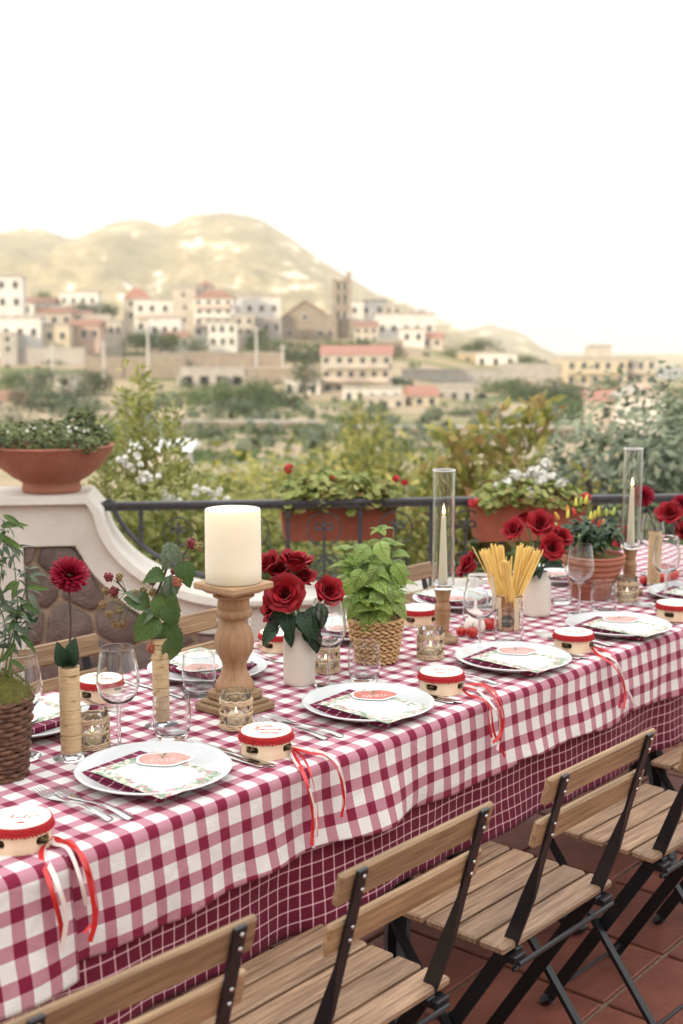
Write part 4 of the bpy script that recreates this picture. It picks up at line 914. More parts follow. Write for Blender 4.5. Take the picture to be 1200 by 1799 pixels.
# --- terracotta bowl on the pillar
c = RP(-.235, TW/2, HP+.035)
c = WD(92, 890, 4.97); c.z = HP+.036
e = thing('terracotta_bowl', 'wide aged terracotta bowl planted with small white flowers on top of the pillar', 'planter', c)
m = MB(); m.lathe([(0, 0), (.112, 0), (.118, .012), (.112, .03), (.115, .04), (.15, .06), (.20, .10), (.235, .15), (.248, .178), (.252, .182), (.248, .188), (.236, .186), (.22, .15), (0, .15)], 48); m.build('bowl', M_['bowl'], e, True, 40)
m = MB(); m.lathe([(.225, .158), (0, .175)], 24); m.build('soil', M_['soil'], e)
m = clump(1900, .50, .46, .13, .017, 12)
for i in range(16):
    a = R.uniform(0, 6.28); 
m.build('foliage', LFB, e, loc=(0, 0, .155))
m = MB(); rr = random.Random(9)
for i in range(34): 
    x, y = rr.uniform(-.22, .22), rr.uniform(-.22, .12); blossom(m, (x, y, .19+rr.uniform(.0, .11)*(1-abs(x)*2)), .004, 2, .008, rr)
tag(m.build('flowers', M_['whitepetal'], e), kind='stuff')
m = clump(160, .12, .12, .10, .02, 22); m.build('sprig', LFB, e, loc=(.12, .02, .24))

# --- shrubs just outside the terrace
LFS = {'feather': leafmat('feathery yellow green foliage', [(.20, .24, .055, 1), (.30, .32, .09, 1), (.44, .42, .16, 1), (.14, .18, .04, 1)], .6, .4),
       'sumac': leafmat('green and reddish foliage', [(.16, .18, .04, 1), (.24, .24, .055, 1), (.30, .17, .08, 1), (.38, .36, .11, 1), (.12, .15, .03, 1)], .6, .4),
       'silver': leafmat('silvery olive foliage', [(.13, .16, .10, 1), (.19, .23, .155, 1), (.25, .29, .20, 1), (.06, .08, .05, 1)], .55, .2),
       'hedge': leafmat('dark hedge foliage', [(.05, .085, .025, 1), (.085, .12, .035, 1), (.15, .17, .045, 1), (.035, .06, .02, 1)], .6, .25)}  # hedge set: a mix of darker greens
def sprays(seed, n_, base, top, spread, leaf, gap, droop=.0, ratio=.35, wid=.03, pairs=2, side=.14):
    """upright plumed branches carrying many small leaves; returns (wood, leaves)"""
    r = random.Random(seed); wd = MB(); lf = MB(); vv = []; ff = []
    for i in range(n_):
        a = r.uniform(0, 6.28); rad = r.random()**.6*spread; hh = base+(top-base)*(1-(rad/spread)**1.6*.55)*r.uniform(.72, 1.0)
        p0 = Vector((cos(a)*rad*.25, sin(a)*rad*.25, 0)); p3 = Vector((cos(a)*rad, sin(a)*rad, hh)); pts = crom([p0, p0.lerp(p3, .35)+Vector((0, 0, hh*.08)), p0.lerp(p3, .75)+Vector((r.uniform(-.04, .04), r.uniform(-.04, .04), hh*.04)), p3+Vector((cos(a)*droop, sin(a)*droop, -abs(droop)*.5))], 6)
        wd.tube(pts, [max(.0015, .009*(1-k/len(pts))) for k in range(len(pts))], 5); L = sum((pts[k+1]-pts[k]).length for k in range(len(pts)-1)); s = base*.6; 
        while s < L:
            # locate
            acc = 0
            for k in range(len(pts)-1):
                l = (pts[k+1]-pts[k]).length
                if acc+l >= s: P = pts[k].lerp(pts[k+1], (s-acc)/l); tdir = (pts[k+1]-pts[k]).normalized(); break
                acc += l
            u = s/L; br = side*(1-u*.8)+wid
            for q in range(pairs):
                aa = r.uniform(0, 6.28); t = (Vector((cos(aa), sin(aa), r.uniform(.1, .8)))).normalized(); off = r.random()**.7*br; C = P+t*off
                for w_ in range(3):
                    d = (t+Vector((r.uniform(-.8, .8), r.uniform(-.8, .8), r.uniform(-.3, .9)))).normalized(); b = d.orthogonal().normalized(); b = Matrix.Rotation(r.uniform(0, 6.28), 3, d) @ b; l = leaf*r.uniform(.6, 1.2); k0 = len(vv); n__ = d.cross(b)
                    C2 = C+Vector((r.uniform(-1, 1), r.uniform(-1, 1), r.uniform(-1, 1)))*leaf*.5
                    vv += [C2, C2+d*l*.5+b*l*ratio*.5, C2+d*l+n__*l*.1, C2+d*l*.5-b*l*ratio*.5]; ff += [(k0, k0+1, k0+2), (k0, k0+2, k0+3)]
            s += gap
    lf.add(vv, ff); return wd, lf
def shrub(name, label, px, ybase_z, D, n_, base, top, spread, leaf, gap, kind, seed, sc=(1, 1, 1), **kw):
    p_ = WD(px, 900, D); e = thing(name, label, 'shrub', (p_.x, D, ybase_z)); w_, l_ = sprays(seed, n_, base, top, spread, leaf, gap, **kw)
    w_.build('stem', M_['twig'], e); l_.build('foliage', LFS[kind], e); e.scale = sc; return e
zt = lambda y, D: WD(600, y, D).z
ZB = -.9
shrub('tall_shrub', 'tall feathery yellow green shrub rising behind the curved end of the railing', 245, ZB, 6.6, 26, .3, zt(590, 6.6)-ZB, .50, .052, .024, 'feather', 31, pairs=4, wid=.03, side=.10)
shrub('tall_shrub', 'lower yellow green shrub with curled tips in front of the garden shelter', 318, ZB, 6.3, 20, .3, zt(715, 6.3)-ZB, .30, .05, .026, 'feather', 32, pairs=5, wid=.03, side=.15)
shrub('tall_shrub', 'pale yellow green bush between the bowl and the railing', 205, ZB, 6.0, 14, .3, zt(800, 6.0)-ZB, .28, .045, .03, 'feather', 33, pairs=4, side=.15)
e = shrub('reddish_shrub', 'arching shrub with green and reddish leaves behind the white flowers', 890, ZB, 7.4, 22, .5, zt(612, 7.4)-ZB, .52, .115, .042, 'sumac', 34, pairs=2, wid=.04, side=.13, droop=.14, ratio=.42)
# silvery olive tree on the right
p_ = WD(1132, 850, 8.6); e = thing('olive_tree', 'silvery green olive tree filling the right side behind the railing', 'tree', (p_.x+.12, 8.6, -3.2))
m = MB(); m.tube([(0, 0, 0), (.1, 0, 1.3), (-.1, .1, 2.4), (0, 0, 3.4)], [.16, .12, .09, .05], 9)
for a in (0, 1.3, 2.6, 3.9, 5.2): m.tube([(-.05, .05, 2.2), (.5*cos(a), .5*sin(a), 3.1), (.9*cos(a), .8*sin(a), 3.9)], [.06, .04, .015], 6)
m.build('trunk', M_['trunk'], e)
crown(21000, 2.5, 2.4, 77, .085, 34, 1.0, .5).build('crown', LFS['silver'], e, loc=(.08, 0, zt(748, 8.6)+3.2-1.08))
# hedge of mixed greenery seen through the railing
hl = ['leafy bush seen through the railing left of the pillar candle', 'leafy bush behind the railing under the geranium box', 'leafy bush behind the railing between basil and chimney', 'leafy bush under the white flower box', 'leafy bush behind the railing right of the pepper plant', 'leafy bush behind the railing at the right edge', 'leafy bush directly behind the pillar candle']
for i, (px, yt, D, w) in enumerate([(300, 862, 6.6, .9), (560, 900, 6.4, 1.0), (740, 880, 6.9, .9), (900, 905, 6.6, 1.0), (1040, 900, 6.8, .9), (1190, 900, 7.0, 1.0), (430, 868, 7.2, .9)]):
    top = zt(yt, D); e = thing('bush', hl[i], 'bush', (WD(px, 900, D).x, D, -3.2), 0, 'bushes behind the railing'); h = top+3.2
    m = MB(); m.tube([(0, 0, 0), (0, .02, h*.7)], [.05, .02], 6); m.build('stem', M_['twig'], e)
    m = crown(2600, w*1.15, 1.5, 200+i, .06, 22, 1.0, .3); m.build('foliage', LFS['hedge'] if i % 2 else LF['lime'], e, loc=(0, 0, h-.72))
# white oleander blossom behind the curve
e = thing('oleander', 'white flowering bush behind the curved end of the railing', 'bush', (WD(300, 900, 5.9).x, 5.9, -.9)); m = MB(); m.tube([(0, 0, -2), (0, 0, .9)], .012, 5); m.build('stem', M_['twig'], e)
m = crown(1300, .85, .7, 301, .05, 18, 1, .3); m.build('foliage', LFS['feather'], e, loc=(0, 0, 1.42))
rr = random.Random(15)
for (px, y) in ((225, 806), (264, 838), (300, 872), (350, 862), (385, 870), (236, 826)):
    w_ = WD(px, y, 5.6); m = MB()
    for q in range(5): blossom(m, (rr.uniform(-.05, .05), rr.uniform(-.03, .03), rr.uniform(-.03, .03)), .012, 5, .014, rr)
    tag(m.build('flower_head', M_['whitepetal'], e, loc=w_-e.location), kind='stuff')

# unseen house added behind the camera to block the low sun from the terrace
e = thing('unseen_shade_house', 'cream rendered house added unseen behind the camera to shade the terrace', 'house', (-6, -6.5, 0)); m = MB(); m.box((0, -3, .5), (30, 6, 7.8)); m.build('wall', M_['plaster'], e)
m = roofmesh('gable_x', 30, 6, 1.4); m.build('roof', M_['rooftile'], e, loc=(0, -3, 4.404))
for x in (-5, -2.4, 2.4, 4.4, 8, 10.5): window(e, x, 1.5, 0.03, 1.2, 1.6).rotation_euler.z = pi
m = MB(); m.box((6, .03, 1.05), (1.1, .06, 2.1)); m.build('door', M_['roofbrown'], e)
# ================================================================== TABLE AND CLOTHS
def TM(a, b, z=0): return T(a, b, z)
tb = thing('banquet_table', 'long dining table hidden under the cloths with curved black pedestal feet', 'table', T(1.15, .35, 0), TROT)
m = MB(); m.box((0, 0, .724), (4.2, .75, .028), ch=.004); m.build('table_top', M_['cut'], tb)
for dx in (-1.2, .05, 1.3):
    m = MB(); m.tube([(dx, 0, .12), (dx, 0, .71)], .032, 12); m.build('column', M_['blackmetal'], tb, True)
    for (sx, sy) in ((-1, -1), (1, -1), (1, 1), (-1, 1)):
        m = MB(); m.tube(crom([(dx, 0, .24), (dx+sx*.10, sy*.10, .25), (dx+sx*.26, sy*.22, .15), (dx+sx*.36, sy*.30, .025)], 6), [.030]*12+[.026]*6+[.022], 8, flat=.8); m.ball((dx+sx*.37, sy*.305, .018), (.034, .034, .018)); m.build('foot', M_['blackmetal'], tb, True)
PER = .0514
def cloth(name, a0, a1, hemfn, zt_, seed, mt, amp, bn, bf, uoff=.25*PER, voff=.25*PER, r=.02, endL=True, endR=True, na=None, drop_n=26, flare=.016, wav=1.0):
    # profile: list of (kind, s) where s is arc length from near edge downwards (negative) etc.
    rr = r; m = MB(); na = na or int((a1-a0)/.011); arc = pi/2*rr; prof = []
    for i in range(drop_n+1): prof.append(('n', 1-i/drop_n))       # near drop from hem (1) to top of drop (0)
    for i in range(1, 7): prof.append(('nr', i/6))
    for i in range(1, 30): prof.append(('t', i/29))
    for i in range(1, 7): prof.append(('fr', i/6))
    for i in range(1, 9): prof.append(('f', i/8))
    vv = []
    k0 = len(m.v); idx = 0
    for i in range(na+1):
        a = a0+(a1-a0)*i/na
        hem = hemfn(a)
        wv = (sin(a*14.3+seed)+.7*sin(a*23.1+1.3*seed)+.5*sin(a*37+seed*2.1)+1.4*noise.noise(Vector((a*4.0, seed, 0)))+1.3*(.55-abs(sin(a*7.3+seed+1.5*sin(a*2.1)))))*.42*wav
        wv2 = noise.noise(Vector((a*6, seed+4, 0)))
        for kd, t in prof:
            edge = .0035*sin(a*9+seed)+.003*noise.noise(Vector((a*7, seed, 5)))
            if kd == 'n':
                dz = (zt_-rr-hem)*t; f = t**1.15
                b = bn-edge-flare*f+amp*wv*f-.006*sin(t*3.0+a*8)*t; z = zt_-rr-dz; v = bn+rr-arc-dz*1.01
                aa = a+.016*wv2*f+.004*noise.noise(Vector((a*15, z*14, seed)))*f; b += .004*noise.noise(Vector((a*13, z*9, seed+9)))*f
            elif kd == 'nr':
                th = pi/2*t; b = bn-edge*(1-t)+rr*(1-cos(th)); z = zt_-rr+rr*sin(th); v = bn+rr-arc*(1-t); aa = a
            elif kd == 't':
                b = bn+rr+(bf-rr-bn-rr)*t; z = zt_+.0011*noise.noise(Vector((a*9, b*11, seed)))*min(1, t*6)*1.0-.0006; v = b; aa = a
            elif kd == 'fr':
                th = pi/2*t; b = bf-rr+rr*sin(th); z = zt_-rr+rr*cos(th); v = bf-rr+arc*t; aa = a
            else:
                dz = (zt_-rr-hem)*t; b = bf+flare*t+amp*wv*t; z = zt_-rr-dz; v = bf-rr+arc+dz; aa = a
            p_ = T(aa, b, z); vv.append(p_); m.uv[idx] = (a+uoff+4, v+voff+4); idx += 1
    P = len(prof); m.add(vv, [(i*P+j, (i+1)*P+j, (i+1)*P+j+1, i*P+j+1) for i in range(na) for j in range(P-1)])
    o = m.build(name, mt, None, True, 180); 
    s_ = o.modifiers.new('thickness', 'SOLIDIFY'); s_.thickness = .0011; s_.offset = -1
    return o
hemA = [(-.3, .586), (-.06, .579), (0, .577), (.03, .585), (.10, .586), (.15, .579), (.26, .587), (.376, .598), (.45, .593), (.52, .595), (.64, .595), (.715, .6), (.84, .581), (1.01, .587), (1.09, .584), (1.18, .597), (1.36, .597), (1.5, .587), (1.66, .589), (1.9, .585), (2.3, .59), (3.4, .585)]
o = cloth('gingham_tablecloth', -.30, 3.22, lambda a: interp(hemA, a)-.004*sin(a*21), TT, 1.7, M_['gingham'], .0145, -.042, .742); tag(o, 'long burgundy and white gingham tablecloth covering the table', 'tablecloth')
o = cloth('gingham_tablecloth', -1.0, -.058, lambda a: .559+.003*sin(a*25), TT+.0024, 1.7, M_['gingham'], .0145, -.0485, .7485, uoff=.25*PER+.008, r=.0224); tag(o, 'second gingham cloth at the near left end with its edge overlapping the long one', 'tablecloth')
o = cloth('under_cloth', -1.0, 3.2, lambda a: .437+.004*sin(a*11), TT-.0040, 8.3, M_['windowpane'], .011, -.036, .736, flare=.006, wav=1.1, r=.018); tag(o, 'dark burgundy windowpane check cloth hanging below the gingham', 'tablecloth')

# ================================================================== CHAIRS
CH = {}
def slat(w, d, h, ch): m = MB(); m.box((0, 0, 0), (w, d, h), ch=ch); return m
seat_me = slat(.385, .054, .016, .004).mesh('seat_slat', M_['chairwood']); backs = slat(.374, .013, .054, .004).mesh('back_slat', M_['chairwood_pale'])
def bar(pts, w, t, n=4): m = MB(); m.tube(pts, w, n, flat=t); return m
def make_chair(label):
    e = thing('folding_chair', label, 'chair', (0, 0, 0), 0, 'slatted folding chairs round the table')
    for i in range(5): mo('seat_slat', seat_me, e, (0, -.135+i*.0615, .447), (radians(R.uniform(-.4, .4)), 0, 0))
    for i, (y, z) in enumerate(((-.238, .763), (-.216, .680))): mo('back_slat', backs, e, (0, y, z), (radians(14.5), 0, 0))
    for s in (-1, 1):
        x = s*.150
        m = MB(); P = [(x, -.255, .788), (x, -.232, .70), (x, -.213, .63), (x, -.187, .55), (x, -.150, .45), (x, -.125, .405), (x, .115, .022)]
        # flat bar: broad to the rear at the top, twisted side on below the slats
        W_ = [(.0105, .0028), (.0105, .0028), (.0105, .0028), (.0035, .0125), (.0035, .014), (.0035, .014), (.0035, .014)]
        ring = []
        for k, p_ in enumerate(P):
            a = P[max(0, k-1)]; b = P[min(len(P)-1, k+1)]; t = (Vector(b)-Vector(a)).normalized(); sx = Vector((1, 0, 0)); sy = t.cross(sx).normalized(); w_, d_ = W_[k]
            ring += [Vector(p_)+sx*i*w_+sy*j*d_ for i, j in ((-1, -1), (1, -1), (1, 1), (-1, 1))]
        f = [(0, 1, 2, 3)]+[(k*4+i, k*4+(i+1) % 4, (k+1)*4+(i+1) % 4, (k+1)*4+i) for k in range(len(P)-1) for i in range(4)]+[tuple((len(P)-1)*4+i for i in (3, 2, 1, 0))]
        m.add(ring, f); up_ = m.build('front_leg', M_['blackmetal'], e)
        m = MB()
        for (yy, zz) in ((-.2585, .778), (-.2545, .757), (-.2365, .695), (-.2315, .673)): m.ball((x, yy, zz), (.0034, .0022, .0034), nu=8, nv=5)
        m.build('rivet', M_['steel'], up_)
        m = MB(); m.tube([(x, .108, .022), (x, .128, .006)], [.012, .0135], 8); m.build('rubber_foot', M_['blackmetal'], up_, True)
        x2 = s*.166; m = MB(); m.tube([(x2, .130, .430), (x2, -.205, .012)], .0125, 4, flat=.55); m.tube([(x2-.01*s, -.012, .254), (x-.006*s, -.012, .254)], .005, 8); lg = m.build('rear_leg', M_['blackmetal'], e)
        m = MB(); m.tube([(x2, -.196, .022), (x2, -.212, .004)], [.012, .0135], 8); m.build('rubber_foot', M_['blackmetal'], lg, True)
        m = MB(); m.box((s*.140, -.012, .4325), (.022, .30, .011), ch=.002); m.box((s*.155, -.150, .426), (.036, .05, .016), ch=.002); m.build('seat_rail', M_['blackmetal'], e)
    for (y, z) in ((-.165, .405), (-.178, .420)): m = MB(); m.tube([(-.165, y, z), (.165, y, z)], .0042, 8); m.build('crossbar', M_['blackmetal'], e, True)
    m = MB(); m.tube([(-.166, -.165, .062), (.166, -.165, .062)], .0045, 8); m.build('crossbar', M_['blackmetal'], e, True)
    m = MB(); m.tube([(-.150, .10, .045), (.150, .10, .045)], .0045, 8); m.build('crossbar', M_['blackmetal'], e, True)
    return e
c0 = make_chair('folding chair nearest the camera, cut off at the bottom left of the picture')
def put(o, a, b, rz): p_ = T(a, b); o.location = p_; o.rotation_euler = (0, 0, TROT+rz)
put(c0, -.228, -.195, -.035)
for (a, b, rz, lab) in ((.296, -.200, .012, 'second folding chair from the bottom left, on the near side'), (.822, -.208, .003, 'third folding chair from the bottom left, seat fully in view'), (1.362, -.220, -.02, 'fourth folding chair, back cut off by the right edge of the picture'), (1.905, -.215, 0.0, 'farthest near side folding chair showing only its seat end'),
                        (.580, .735, pi, 'far side folding chair behind the dahlia vase'), (1.105, .725, pi+.03, 'far side folding chair behind the wooden candlestick'), (1.955, .735, pi, 'far side folding chair between the basil and the glass chimney')):
    copy_tree(c0, T(a, b), TROT+rz, lab, 'slatted folding chairs round the table')

# ================================================================== TABLEWARE
# plate
m = MB(); m.lathe([(0, 0.0055), (.078, .0055), (.098, .0085), (.118, .0155), (.134, .0215), (.1385, .0225), (.1405, .021), (.1385, .0185), (.118, .0105), (.098, .0045), (.088, .002), (.086, 0), (.082, 0), (.080, .0022), (0, .0022)], 72)
PLATE = m.mesh('dinner_plate', M_['porcelain'], True, 60)
# napkin: burgundy, folded into a flat pad with a rounded fold on its left side
def napkin_mesh():
    m = MB(); L, Wd, h = .192, .148, .0125
    for q, (z0, z1, sh) in enumerate(((0, .0062, 0), (.0064, .0128, .003))):
        n_ = 20; vv = []
        sec = [(-Wd/2+.003, z0), (-Wd/2, (z0+z1)/2), (-Wd/2+.003, z1), (0, z1+.0004), (Wd/2-.002, z1), (Wd/2, (z0+z1)/2), (Wd/2-.002, z0), (0, z0)]
        for i in range(n_+1):
            y = -L/2+L*i/n_+sh
            for k, (x, z) in enumerate(sec):
                vv.append((x+sh+.0012*sin(y*40+q), y, z+.0006*sin(y*55+x*20))); m.uv[len(m.v)+len(vv)-1] = (x+.012+(0 if k != 1 else -.006)+1, y+.006+1+z)
        f = [(i*8+k, i*8+(k+1) % 8, (i+1)*8+(k+1) % 8, (i+1)*8+k) for i in range(n_) for k in range(8)]+[tuple(range(7, -1, -1)), tuple(n_*8+k for k in range(8))]
        m.add(vv, f)
    return m.mesh('napkin', M_['napkin'], True, 50)
NAPKIN = napkin_mesh()
def cardmat(seed):
    m, n, p = newmat('printed menu card'); N = n.nodes
    co = N.new('ShaderNodeTexCoord'); ab = N.new('ShaderNodeVectorMath'); ab.operation = 'ABSOLUTE'; link(n, co.outputs['Object'], ab.inputs[0])
    sb = N.new('ShaderNodeVectorMath'); sb.operation = 'SUBTRACT'; sb.inputs[0].default_value = (.075, .095, 0); link(n, ab.outputs[0], sb.inputs[1])
    se = N.new('ShaderNodeSeparateXYZ'); link(n, sb.outputs[0], se.inputs[0]); mn = N.new('ShaderNodeMath'); mn.operation = 'MINIMUM'; link(n, se.outputs[0], mn.inputs[0]); link(n, se.outputs[1], mn.inputs[1])
    nz = N.new('ShaderNodeTexNoise'); nz.inputs['Scale'].default_value = 38; nz.inputs['Detail'].default_value = 3; ad = N.new('ShaderNodeVectorMath'); ad.operation = 'ADD'; ad.inputs[1].default_value = (seed, seed, 0); link(n, co.outputs['Object'], ad.inputs[0]); link(n, ad.outputs[0], nz.inputs['Vector'])
    ma = N.new('ShaderNodeMath'); ma.operation = 'MULTIPLY_ADD'; ma.inputs[1].default_value = -.044; link(n, nz.outputs['Fac'], ma.inputs[0]); link(n, mn.outputs[0], ma.inputs[2])
    lt = N.new('ShaderNodeMapRange'); lt.inputs[1].default_value = -.002; lt.inputs[2].default_value = .002; lt.inputs[3].default_value = 1; lt.inputs[4].default_value = 0; link(n, ma.outputs[0], lt.inputs[0])
    vo = N.new('ShaderNodeTexVoronoi'); vo.inputs['Scale'].default_value = 120; link(n, ad.outputs[0], vo.inputs['Vector'])
    sx = N.new('ShaderNodeSeparateXYZ'); link(n, vo.outputs['Color'], sx.inputs[0]); cr = N.new('ShaderNodeValToRGB'); cr.color_ramp.interpolation = 'CONSTANT'; el = cr.color_ramp.elements
    el[0].color = (.20, .29, .19, 1); el[1].position = .88; el[1].color = (.75, .7, .66, 1)
    for pz, c in ((.28, (.36, .42, .32, 1)), (.45, (.58, .54, .40, 1)), (.58, (.55, .30, .26, 1)), (.7, (.62, .60, .55, 1)), (.8, (.46, .24, .27, 1))): e = el.new(pz); e.color = c
    link(n, sx.outputs[0], cr.inputs[0])
    mx = N.new('ShaderNodeMixRGB'); link(n, lt.outputs[0], mx.inputs[0]); mx.inputs[1].default_value = (.56, .58, .57, 1); link(n, cr.outputs[0], mx.inputs[2])
    link(n, mx.outputs[0], p.inputs['Base Color']); p.inputs['Roughness'].default_value = .7; return m
CM = [cardmat(s) for s in (0, 3.3)]
# pen strokes: a small hand written alphabet
GL = {'C': [[(.55, .85), (.42, 1), (.16, .86), (.02, .5), (.1, .12), (.35, .0), (.62, .2)]], 'A': [[(0, .0), (.15, .1), (.5, 1), (.55, .5), (.62, .02), (.8, .12)], [(.15, .38), (.66, .42)]],
      'i': [[(0, .1), (.16, .48), (.14, .12), (.24, .0), (.4, .15)], [(.2, .66), (.23, .7)]], 'a': [[(.42, .42), (.2, .46), (.02, .22), (.14, .0), (.36, .16), (.45, .44), (.42, .12), (.5, .0), (.66, .14)]],
      'o': [[(.26, .45), (.04, .26), (.14, .0), (.36, .12), (.36, .36), (.24, .46), (.42, .38), (.6, .4)]], 'm': [[(0, .1), (.1, .45), (.1, .0), (.2, .38), (.3, .42), (.32, .0), (.42, .38), (.52, .42), (.54, .1), (.62, .0), (.74, .14)]],
      'n': [[(0, .1), (.1, .45), (.1, .0), (.22, .4), (.34, .4), (.36, .08), (.44, .0), (.56, .14)]], 'r': [[(0, .1), (.12, .5), (.26, .44), (.24, .12), (.34, .0), (.46, .14)]], 'e': [[(0, .16), (.24, .28), (.22, .46), (.06, .36), (.06, .1), (.2, .0), (.42, .16)]],
      'l': [[(0, .1), (.2, .7), (.2, 1), (.1, .9), (.1, .1), (.2, 0), (.34, .14)]], 'c': [[(.34, .38), (.18, .46), (.02, .22), (.14, .0), (.4, .16)]], ' ': [], 's': [[(0, .1), (.2, .46), (.28, .16), (.14, .0), (.02, .06), (.4, .14)]], 'd': [[(.34, .42), (.04, .3), (.08, .02), (.32, .12), (.48, 1), (.36, .1), (.5, .0), (.6, .12)]],
      'M': [[(0, 0), (.12, 1), (.36, .2), (.62, 1), (.7, 0)]], 'I': [[(.1, 0), (.1, 1)]], 'L': [[(.05, 1), (.05, 0), (.45, 0)]], 'E': [[(.5, 1), (.05, 1), (.05, 0), (.5, 0)], [(.05, .5), (.42, .5)]], 'R': [[(.05, 0), (.05, 1), (.5, .85), (.45, .5), (.08, .5), (.55, 0)]]}
ADV = {' ': .35, 'C': .62, 'A': .8, 'M': .85, 'I': .28, 'L': .55, 'E': .62, 'R': .68, 'i': .38, 'a': .62, 'o': .56, 'm': .72, 'n': .54, 'r': .44, 'e': .4, 'l': .32, 'c': .38, 's': .38, 'd': .58}
def write(m, txt, h, x0, y0, z, wd, mi=0, slant=.25, smooth=True, rot=0):
    tw = sum(ADV[c] for c in txt)*h; x = -tw/2; cr_, sr_ = cos(rot), sin(rot)
    for c in txt:
        for st_ in GL[c]:
            pts = [(x+(px_+slant*py_)*h, (py_-.35)*h, z) for px_, py_ in st_]
            pts = [(x0+p_[0]*cr_-p_[1]*sr_, y0+p_[0]*sr_+p_[1]*cr_, z) for p_ in pts]
            if smooth and len(pts) > 2: pts = [tuple(q) for q in crom(pts, 4)]
            m.tube(pts, wd, 4, m=mi, flat=.25)
        x += ADV[c]*h
def card_mesh(lines):
    m = MB(); m.box((0, 0, .0004), (.15, .19, .0008), m=0); rr = random.Random(lines)
    for i in range(9):
        y = .045-i*.0125; w_ = rr.uniform(.025, .05); x = -w_/2; pts = []
        while x < w_/2: pts.append((x, y+rr.uniform(-.0022, .0022), .0009)); x += .0032
        m.tube(pts, .00035, 4, m=1, flat=.3)
    return m.mesh('menu_card', [CM[lines % 2], M_['greyink']])
CARD = [card_mesh(0), card_mesh(1)]
M_['tagred'] = mat('printed tomato red', (.46, .10, .08, 1), .7, (.54, .22, .17, 1), sc=60); M_['tagfade'] = mat('printed tomato pale red', (.52, .24, .20, 1), .7, (.58, .36, .31, 1), sc=60); M_['taggreen'] = mat('printed calyx green', (.11, .19, .10, 1), .7)
def tag_mesh(txt, pale):
    m = MB(); n_ = 48
    def outl(k, g): 
        a = 2*pi*k/n_; r_ = 1+.06*cos(2*a)+.05*cos(5*a+.6)+.03*sin(3*a); return (cos(a)*(.044*r_+g), sin(a)*(.033*r_+g))
    def disc(g, z0, z1, mi): 
        v = [(*outl(k, g), z0) for k in range(n_)]+[(*outl(k, g), z1) for k in range(n_)]
        m.add(v, [tuple(range(n_, 2*n_))]+[(k, (k+1) % n_, (k+1) % n_+n_, k+n_) for k in range(n_)], mi)
    disc(.005, 0, .0012, 0); disc(0, .0012, .0016, 1)
    for k in range(6):
        a = 2*pi*k/6+.3; m.add([(0, .014, .0018), (.010*cos(a)+.003*sin(a), .014+.008*sin(a), .0018), (.018*cos(a), .014+.014*sin(a), .0019), (.010*cos(a)-.003*sin(a), .014+.009*sin(a), .0018)], [(0, 1, 2, 3)], 2)
    m.tube([(0, .014, .002), (.004, .028, .002)], .0014, 5, m=2, flat=.3)
    if txt: write(m, txt, .0165 if len(txt) < 6 else .0135, 0, -.012, .0019, .0009, 3, 0, False)
    return m.mesh('name_card', [M_['cardwhite'], M_['tagfade' if pale else 'tagred'], M_['taggreen'], M_['whiteink']])
TAGS = {t: tag_mesh(t, pl) for t, pl in (('CAMILLE', False), ('MILLIE', True), ('MIA', True), ('EMMA', True), ('', True))} if False else {t: tag_mesh(t, pl) for t, pl in (('CAMILLE', False), ('MILLE', True), ('MIA', True), ('EMILIA', True))}
# fork and knife
def fork_mesh():
    m = MB(); n_ = 26; L = .205; vv = []
    def sec(t):     # half width, z
        if t < .62: w_ = lerp(.0085, .0036, min(1, t/.5)) if t < .5 else .0036; z = .0025+.006*sin(pi*min(1, t/.62))
        else: u = (t-.62)/.38; w_ = lerp(.0036, .0115, min(1, u/.5)**.8); z = .0035-.0015*sin(pi*u)+.004*u*u
        return w_, z
    rows = [i/n_*.78 for i in range(n_+1)]
    for t in rows:
        w_, z = sec(t); y = t*L
        if t == 0: w_ *= .7
        vv += [(-w_, y, z), (0, y, z+.0016), (w_, y, z), (0, y, z-.0012)]
    f = [(i*4+k, i*4+(k+1) % 4, (i+1)*4+(k+1) % 4, (i+1)*4+k) for i in range(n_) for k in range(4)]+[(3, 2, 1, 0), tuple(n_*4+k for k in range(4))]
    m.add(vv, f)
    for x in (-.0092, -.0031, .0031, .0092):
        pts = [(x*(1 if t < .95 else .96), t*L, sec(t)[1]+.0002) for t in (.765, .82, .88, .94, 1.0)]
        m.tube(pts, [.0017, .0016, .0015, .0013, .0007], 6, flat=.8)
    return m.mesh('fork', M_['steel'], True, 60)
FORK = fork_mesh()
def knife_mesh():
    m = MB(); L = .225; vv = []; rows = []
    for i in range(29):
        t = i/28
        if t < .44: w0 = w1 = lerp(.0075, .0058, t/.44); th = .0026
        elif t < .5: w0 = w1 = .0045; th = .0018
        else: u = (t-.5)/.5; w0 = .0045+.004*sin(pi*min(1, u*1.15))*1.1; w1 = .0075*(1-max(0, u-.86)/.14*.9) if u > 0 else .0045; th = .0009
        if i in (0, 28): w0 *= .5; w1 *= .5
        rows.append((t, w0, w1, th))
    for t, w0, w1, th in rows:
        y = t*L; vv += [(-w0, y, .003), (0, y, .003+th), (w1, y, .003), (0, y, .003-th)]
    m.add(vv, [(i*4+k, i*4+(k+1) % 4, (i+1)*4+(k+1) % 4, (i+1)*4+k) for i in range(28) for k in range(4)]+[(3, 2, 1, 0), tuple(28*4+k for k in range(4))])
    return m.mesh('table_knife', M_['steel'], True, 60)
KNIFE = knife_mesh()
def flat(name, me, lab, cat, group, a, b, rz, z=TT, tilt=(0, 0)):
    o = D_.objects.new(name, me); COL.objects.link(o); o.location = T(a, b, z); o.rotation_euler = Euler((tilt[0], tilt[1], TROT+rz)); tag(o, lab, cat, group); return o
